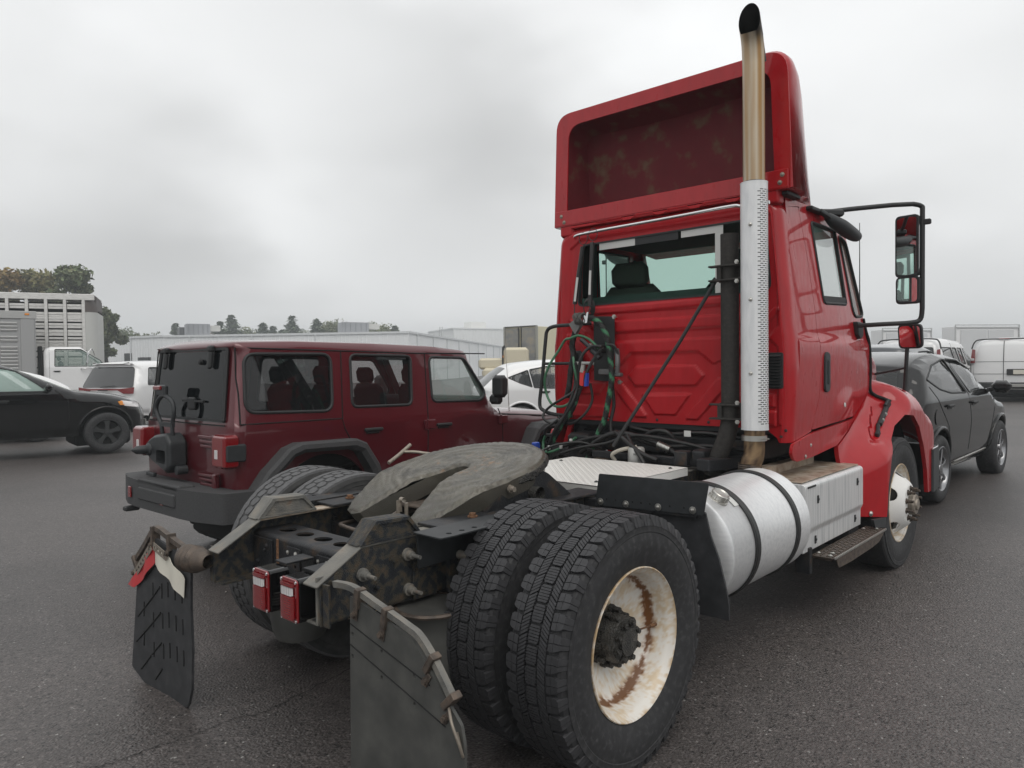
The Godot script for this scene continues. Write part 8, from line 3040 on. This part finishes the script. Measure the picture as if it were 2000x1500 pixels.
	add_piece(n, "roof_lamp", M.lens_amber, V(-0.42, 3.38, 1.20), V(0.12, 0.06, 0.03), 0.01)
	var lv := Geo.new()
	for q in 6:
		var x := -0.90 - 0.57 * q
		for i in 19:
			if i == 4 or i == 12 or i == 15:
				continue
			lv.box(V(x, 1.15 + 0.108 * i, 1.168), V(0.44, 0.075, 0.04), 0.012, Basis(V(1, 0, 0), 0.5))
	stuff(put("louvres", lv, plain(0.55, 0.55, 0.54, 0.45, 0.3), n))
	# weathered box trailer and the cream lorry beside it
	var t0 := place(986, 44.0)
	n = thing("box_trailer", "weathered grey box trailer with cream side and stained rear doors, left of the red cab", "trailer", t0)
	n.rotation.y = 0.05
	# local: x away along the trailer, z along the rear face to the right
	add_piece(n, "box", plain(0.62, 0.58, 0.42, 0.6), V(6.0, 2.50, 1.25), V(11.9, 2.75, 2.46), 0.02)
	var stain := patterned(noise_map([[0.0, lin(0.16, 0.165, 0.17)], [0.5, lin(0.24, 0.235, 0.22)], [1.0, lin(0.36, 0.29, 0.20)]], 0.008, 5, 53), V(0.4, 0.4, 0.4), 0.6)
	for z in [0.66, 1.84]:
		add_piece(n, "rear_door", stain, V(-0.02, 2.5, z), V(0.06, 2.6, 1.08), 0.02)
		add_piece(n, "lock_bar", M.trim, V(-0.07, 2.5, 1.16 if z < 1 else 1.36), V(0.05, 2.7, 0.05), 0.01)
	for z in [0.04, 2.46]:
		add_piece(n, "corner_post", plain(0.30, 0.30, 0.27, 0.6), V(0.0, 2.5, z), V(0.14, 2.82, 0.12), 0.02)
	add_piece(n, "top_rail", M.trim, V(0.0, 3.90, 1.25), V(0.10, 0.06, 2.5), 0.01)
	add_piece(n, "side_sill", M.frame_dark, V(6.0, 1.05, 2.40), V(11.9, 0.22, 0.12), 0.01)
	for x in [1.6, 2.8]:
		for z in [0.4, 2.1]:
			var wl := Geo.new()
			wl.lathe(v2([[-0.25, 0.3], [-0.25, 0.48], [-0.2, 0.52], [0.2, 0.52], [0.25, 0.48], [0.25, 0.3], [0.2, 0.28], [0.2, 0.0005]]), 24, along(V(0, 0, 1), V(x, 0.52, z)))
			put("wheel", wl, M.rubber, n)
	var l0 := place(962, 41.0)
	n = thing("cream_lorry", "cream old lorry with short black stack, left of the weathered trailer", "truck", l0)
	n.rotation.y = 2.31
	add_piece(n, "bonnet", M.cream_paint, V(0.0, 1.72, 0), V(1.5, 0.62, 1.5), 0.15)
	add_piece(n, "wing", M.cream_paint, V(-0.1, 1.2, 0), V(1.3, 0.6, 2.1), 0.2)
	add_piece(n, "cab", M.cream_paint, V(-1.35, 1.9, 0), V(1.4, 1.40, 2.0), 0.18)
	add_piece(n, "windscreen", M.pane_dark, V(-0.66, 2.35, 0), V(0.05, 0.45, 1.6), 0.02)
	add_piece(n, "marker_lamp", M.lens_amber, V(-0.62, 2.1, -0.9), V(0.06, 0.12, 0.12), 0.02)
	var st := Geo.new()
	st.tube(smooth_path(v3([[-0.62, 1.6, -0.75], [-0.62, 2.45, -0.75], [-0.66, 2.62, -0.75], [-0.74, 2.68, -0.75]])), 0.07, 10)
	put("stack", st, M.trim, n)
	for s in [-0.95, 0.95]:
		var wl := Geo.new()
		wl.lathe(v2([[-0.14, 0.3], [-0.14, 0.48], [0.14, 0.48], [0.14, 0.3], [0.1, 0.0005]]), 20, along(V(0, 0, s), V(0.1, 0.48, s)))
		put("wheel", wl, M.rubber, n)
	# white trailers far right
	for e in [[1722.0, 1819.0, 56.0, 3.85, "white box trailer end with a grey frame behind the passenger van", 0.0], [1864.0, 1990.0, 52.0, 3.75, "white box trailer end with a grey frame left of the cargo van", 1.0]]:
		var p0 := place(e[0], e[2])
		var p1 := place(e[1], e[2] + 1.0)
		var ff := frame_of(p0, p1)
		var L := p0.distance_to(p1)
		n = thing("white_trailer", e[4], "trailer", p0, 0.0, "white trailers parked at the far right")
		n.basis = ff.basis
		add_piece(n, "box", M.white_paint, V(L * 0.5, 2.45, -0.6), V(L, 2.6, 1.2), 0.02)
		var door_m := plain(0.62, 0.63, 0.64, 0.5)
		add_piece(n, "rear_door", door_m, V(L * 0.29, 2.35, 0.02), V(L * 0.40, 2.3, 0.05), 0.01)
		add_piece(n, "rear_door", door_m, V(L * 0.71, 2.35, 0.02), V(L * 0.40, 2.3, 0.05), 0.01)
		var fm := plain(0.48, 0.49, 0.49, 0.6)
		add_piece(n, "top_frame", fm, V(L * 0.5, 3.68, 0.04), V(L, 0.10, 0.06), 0.01)
		add_piece(n, "top_frame", fm, V(L * 0.5, 3.86, 0.04), V(L, 0.06, 0.06), 0.01)
		for x in [0.04, L - 0.04]:
			add_piece(n, "side_frame", fm, V(x, 2.5, 0.04), V(0.09, 2.7, 0.06), 0.01)
		for x in [L * 0.2, L * 0.8]:
			var wl := Geo.new()
			wl.lathe(v2([[-0.25, 0.3], [-0.25, 0.5], [0.25, 0.5], [0.25, 0.3], [0.2, 0.0005]]), 20, along(V(1, 0, 0), V(x, 0.75, -0.7)))
			put("wheel", wl, M.rubber, n)
		n.position.y = 0.25
	# dry stalks caught by the tyre
	var dl := Geo.new()
	for k in 16:
		var q := V(-0.42 + rng.randf_range(-0.16, 0.16), 0.008, 0.98 + rng.randf_range(-0.10, 0.10))
		var dr := V(rng.randf_range(-1, 1), rng.randf_range(0.0, 0.12), rng.randf_range(-1, 1)).normalized() * rng.randf_range(0.03, 0.08)
		dl.tube([q, q + dr * 0.5 + V(0, 0.006, 0), q + dr], 0.0016, 5)
	stuff(tag(put("dry_stalks", dl, plain(0.22, 0.17, 0.09, 0.8)), "dry straw-coloured stalks on the asphalt by the rear tyres", "debris"))


func leaf_tree(px: float, depth: float, h: float, w: float, tone: Color, label: String, called := "deciduous_tree", group := "trees behind the stock trailer") -> void:
	var p := place(px, depth)
	var n := thing(called, label, "tree", p, 0.0, group)
	var r := RandomNumberGenerator.new()
	r.seed = int(px * 7.0 + depth)
	var tk := Geo.new()
	tk.tube(smooth_path([V(0, 0, 0), V(0.1, h * 0.25, 0), V(-0.05, h * 0.5, 0.1), V(0.1, h * 0.85, 0)]), [0.28, 0.27, 0.26, 0.25, 0.24, 0.23, 0.22, 0.21, 0.19, 0.17, 0.15, 0.13, 0.11, 0.10, 0.09, 0.07, 0.05, 0.04, 0.03].slice(0, 19), 7)
	var lobes := []
	for k in 15:
		var a := r.randf() * TAU
		var t := r.randf()
		var rad := w * 0.5 * (1.0 - 0.55 * pow(absf(t - 0.35) / 0.65, 1.5))
		var c := V(cos(a) * rad * sqrt(r.randf()), h * (0.36 + 0.56 * t), sin(a) * rad * sqrt(r.randf()))
		lobes.append([c, w * r.randf_range(0.13, 0.24), r.randf_range(0.75, 1.25)])
		if k < 8:
			tk.tube([V(0, h * (0.25 + 0.5 * t), 0), c * 0.6 + V(0, h * 0.14, 0), c], [0.09, 0.06, 0.02], 5)
	lobes.append([V(0, h * 0.9, 0), w * 0.15, 1.1])
	put("trunk", tk, plain(0.045, 0.038, 0.03, 0.9), n)
	var g := Geo.new()
	g.tint(tone)
	for l in lobes:
		for k in 330:
			var d := V(r.randfn(), r.randfn() * 0.85, r.randfn()).normalized()
			var q: Vector3 = l[0] + d * float(l[1]) * pow(r.randf(), 0.45) * V(1, 0.8, 1)
			var b := Basis.from_euler(V(r.randf() * TAU, r.randf() * TAU, r.randf() * TAU))
			var s := r.randf_range(0.12, 0.26)
			var v: float = l[2] * r.randf_range(0.7, 1.3)
			g.col = Color(tone.r * v * r.randf_range(0.9, 1.15), tone.g * v, tone.b * v)
			g.quad(q + b.x * s, q + b.y * s * 0.6, q - b.x * s, q - b.y * s * 0.6)
	stuff(put("crown", g, M.foliage, n))


func pine(px: float, depth: float, h: float, w: float, tone: Color, label: String) -> void:
	var n := thing("pine_tree", label, "tree", place(px, depth), 0.0, "trees along the horizon behind the shed")
	var r := RandomNumberGenerator.new()
	r.seed = int(px * 13.0)
	var tk := Geo.new()
	tk.tube([V(0, 0, 0), V(0, h * 0.5, 0), V(0, h, 0)], [0.25, 0.16, 0.03], 6)
	put("trunk", tk, plain(0.05, 0.04, 0.03, 0.9), n)
	var g := Geo.new()
	g.tint(tone)
	for k in 130:
		var t := pow(r.randf(), 0.8)
		var y := h * (0.30 + 0.69 * t)
		var a := r.randf() * TAU
		var L := w * 0.5 * (1.05 - t) * r.randf_range(0.6, 1.15)
		for q in 10:
			var f := r.randf_range(0.15, 1.0)
			var c := V(cos(a) * L * f, y - 0.10 * L * f + r.randf_range(-0.15, 0.15), sin(a) * L * f) + V(r.randfn(), 0, r.randfn()) * 0.16
			var b := Basis.from_euler(V(r.randf_range(-0.6, 0.6), -a + r.randf_range(-0.5, 0.5), r.randf_range(-0.5, 0.5)))
			var v := r.randf_range(0.7, 1.35)
			g.col = Color(tone.r * v, tone.g * v, tone.b * v)
			g.quad(c + b.x * 0.42, c + b.z * 0.20, c - b.x * 0.42, c - b.z * 0.20)
	stuff(put("crown", g, M.foliage, n))


func trees() -> void:
	M.foliage = plain(1, 1, 1, 0.8)
	M.foliage.vertex_color_use_as_albedo = true
	M.foliage.backlight_enabled = true
	M.foliage.backlight = Color(0.25, 0.25, 0.2)
	leaf_tree(2, 58, 9.8, 8.0, Color(0.23, 0.165, 0.065), "russet-leaved tree above the stock trailer, at the left edge")
	leaf_tree(56, 60, 10.3, 6.0, Color(0.19, 0.18, 0.08), "yellow-green tree between the russet tree and the tallest green one")
	leaf_tree(96, 63, 9.6, 5.0, Color(0.125, 0.138, 0.075), "dull green rounded tree just left of the tallest one")
	leaf_tree(133, 58, 10.4, 5.2, Color(0.135, 0.158, 0.082), "tallest green tree above the stock trailer")
	leaf_tree(172, 60, 9.2, 3.8, Color(0.135, 0.158, 0.082), "small green tree right of the tallest one, above the trailer's nose")
	leaf_tree(207, 64, 7.2, 3.0, Color(0.100, 0.120, 0.060), "slender green tree standing right of the stock trailer's nose")
	leaf_tree(245, 105, 7.4, 9.0, Color(0.11, 0.13, 0.065), "low pale green tree left of the shed roof units", "deciduous_tree", "trees along the horizon behind the shed")
	leaf_tree(285, 108, 6.8, 7.5, Color(0.11, 0.125, 0.065), "low rounded tree behind the shed roof's left end", "deciduous_tree", "trees along the horizon behind the shed")
	leaf_tree(405, 140, 9.8, 8.5, Color(0.16, 0.115, 0.075), "reddish tree behind the shed roof units", "deciduous_tree", "trees along the horizon behind the shed")
	var list := [[345, 130, 8.9, 3.4, 0], [432, 128, 9.0, 4.0, 0], [455, 130, 10.4, 5.4, 0], [482, 135, 8.6, 4.5, 1], [516, 130, 8.9, 4.2, 0], [535, 135, 8.5, 3.6, 0], [573, 130, 10.0, 5.6, 0], [552, 140, 8.0, 4.0, 0], [621, 130, 9.4, 5.2, 0], [640, 135, 8.8, 5.0, 1], [655, 132, 9.2, 4.6, 1], [678, 136, 9.4, 4.4, 1], [728, 130, 8.9, 4.6, 1], [745, 135, 8.4, 4.2, 1], [773, 130, 8.0, 3.0, 0], [796, 140, 7.4, 3.0, 1], [600, 150, 8.6, 4.5, 1], [700, 150, 8.8, 5.0, 1]]
	var say := ["slim pine at the far left of the row, beside the rooftop units", "pine just right of the reddish tree", "tall pine right of the reddish tree, highest on the left", "low pale tree right of the tall left pine", "pine left of the middle gap in the row", "small pine in the gap left of the middle pine", "broad pine in the middle of the row, the highest there", "short pine just left of the broad middle pine", "pine right of the broad middle pine", "pale tree right of the middle, first of the light pair", "pale tree right of the middle, second of the light pair", "pale tree right behind the second roof unit's left side", "pale tree just right of the second roof unit", "low pale tree after the second roof unit", "small pine near the right end of the row", "last small tree at the right end of the row", "low tree in the gap right of the broad middle pine", "pale tree directly behind the second roof unit"]
	for i in list.size():
		var e: Array = list[i]
		if e[4]:
			leaf_tree(e[0], e[1], e[2] + 0.7, e[3] * 2.0, Color(0.165, 0.185, 0.09), say[i], "deciduous_tree", "trees along the horizon behind the shed")
		else:
			pine(e[0], e[1], e[2] + 0.9, e[3] * 1.75, Color(0.11, 0.145, 0.085), say[i])
	# the continuous low wood farther back
	var g := Geo.new()
	g.tint(Color.WHITE)
	var r := RandomNumberGenerator.new()
	r.seed = 77
	for k in 9000:
		var px := r.randf_range(318.0, 830.0)
		var p := place(px, 172.0 + r.randf_range(-6, 6))
		var top := 7.9 + 1.7 * wear.get_noise_1d(px * 0.06) + 1.0 * wear.get_noise_1d(px * 0.21)
		var c := p + V(0, top * (1.0 - 0.55 * pow(r.randf(), 1.5)), 0)
		var b := Basis.from_euler(V(r.randf() * TAU, r.randf() * TAU, r.randf() * TAU))
		var v := r.randf_range(0.7, 1.3)
		g.col = Color(0.13 * v, 0.155 * v, 0.085 * v)
		g.quad(c + b.x * 0.5, c + b.y * 0.3, c - b.x * 0.5, c - b.y * 0.3)
	stuff(tag(put("distant_wood", g, M.foliage), "hazy continuous low wood far behind the long shed", "wood"))
	# trees beyond the left edge, seen only mirrored in the maroon wagon's rear glass
	for e in [[-760.0, 44.0, 9.5, 6.0], [-980.0, 40.0, 10.5, 5.0], [-1240.0, 38.0, 9.0, 6.0], [-1500.0, 36.0, 10.0, 5.0]]:
		leaf_tree(e[0], e[1], e[2], e[3], Color(0.10, 0.12, 0.06), ["nearest", "second", "third", "farthest"][int(-e[0] - 700.0) / 240] + " of the trees mirrored in the maroon wagon's rear glass", "deciduous_tree", "trees mirrored in the wagon's rear glass")


func build_surroundings() -> void:
	maroon_jeep()
	other_cars()
	yard()
	trees()
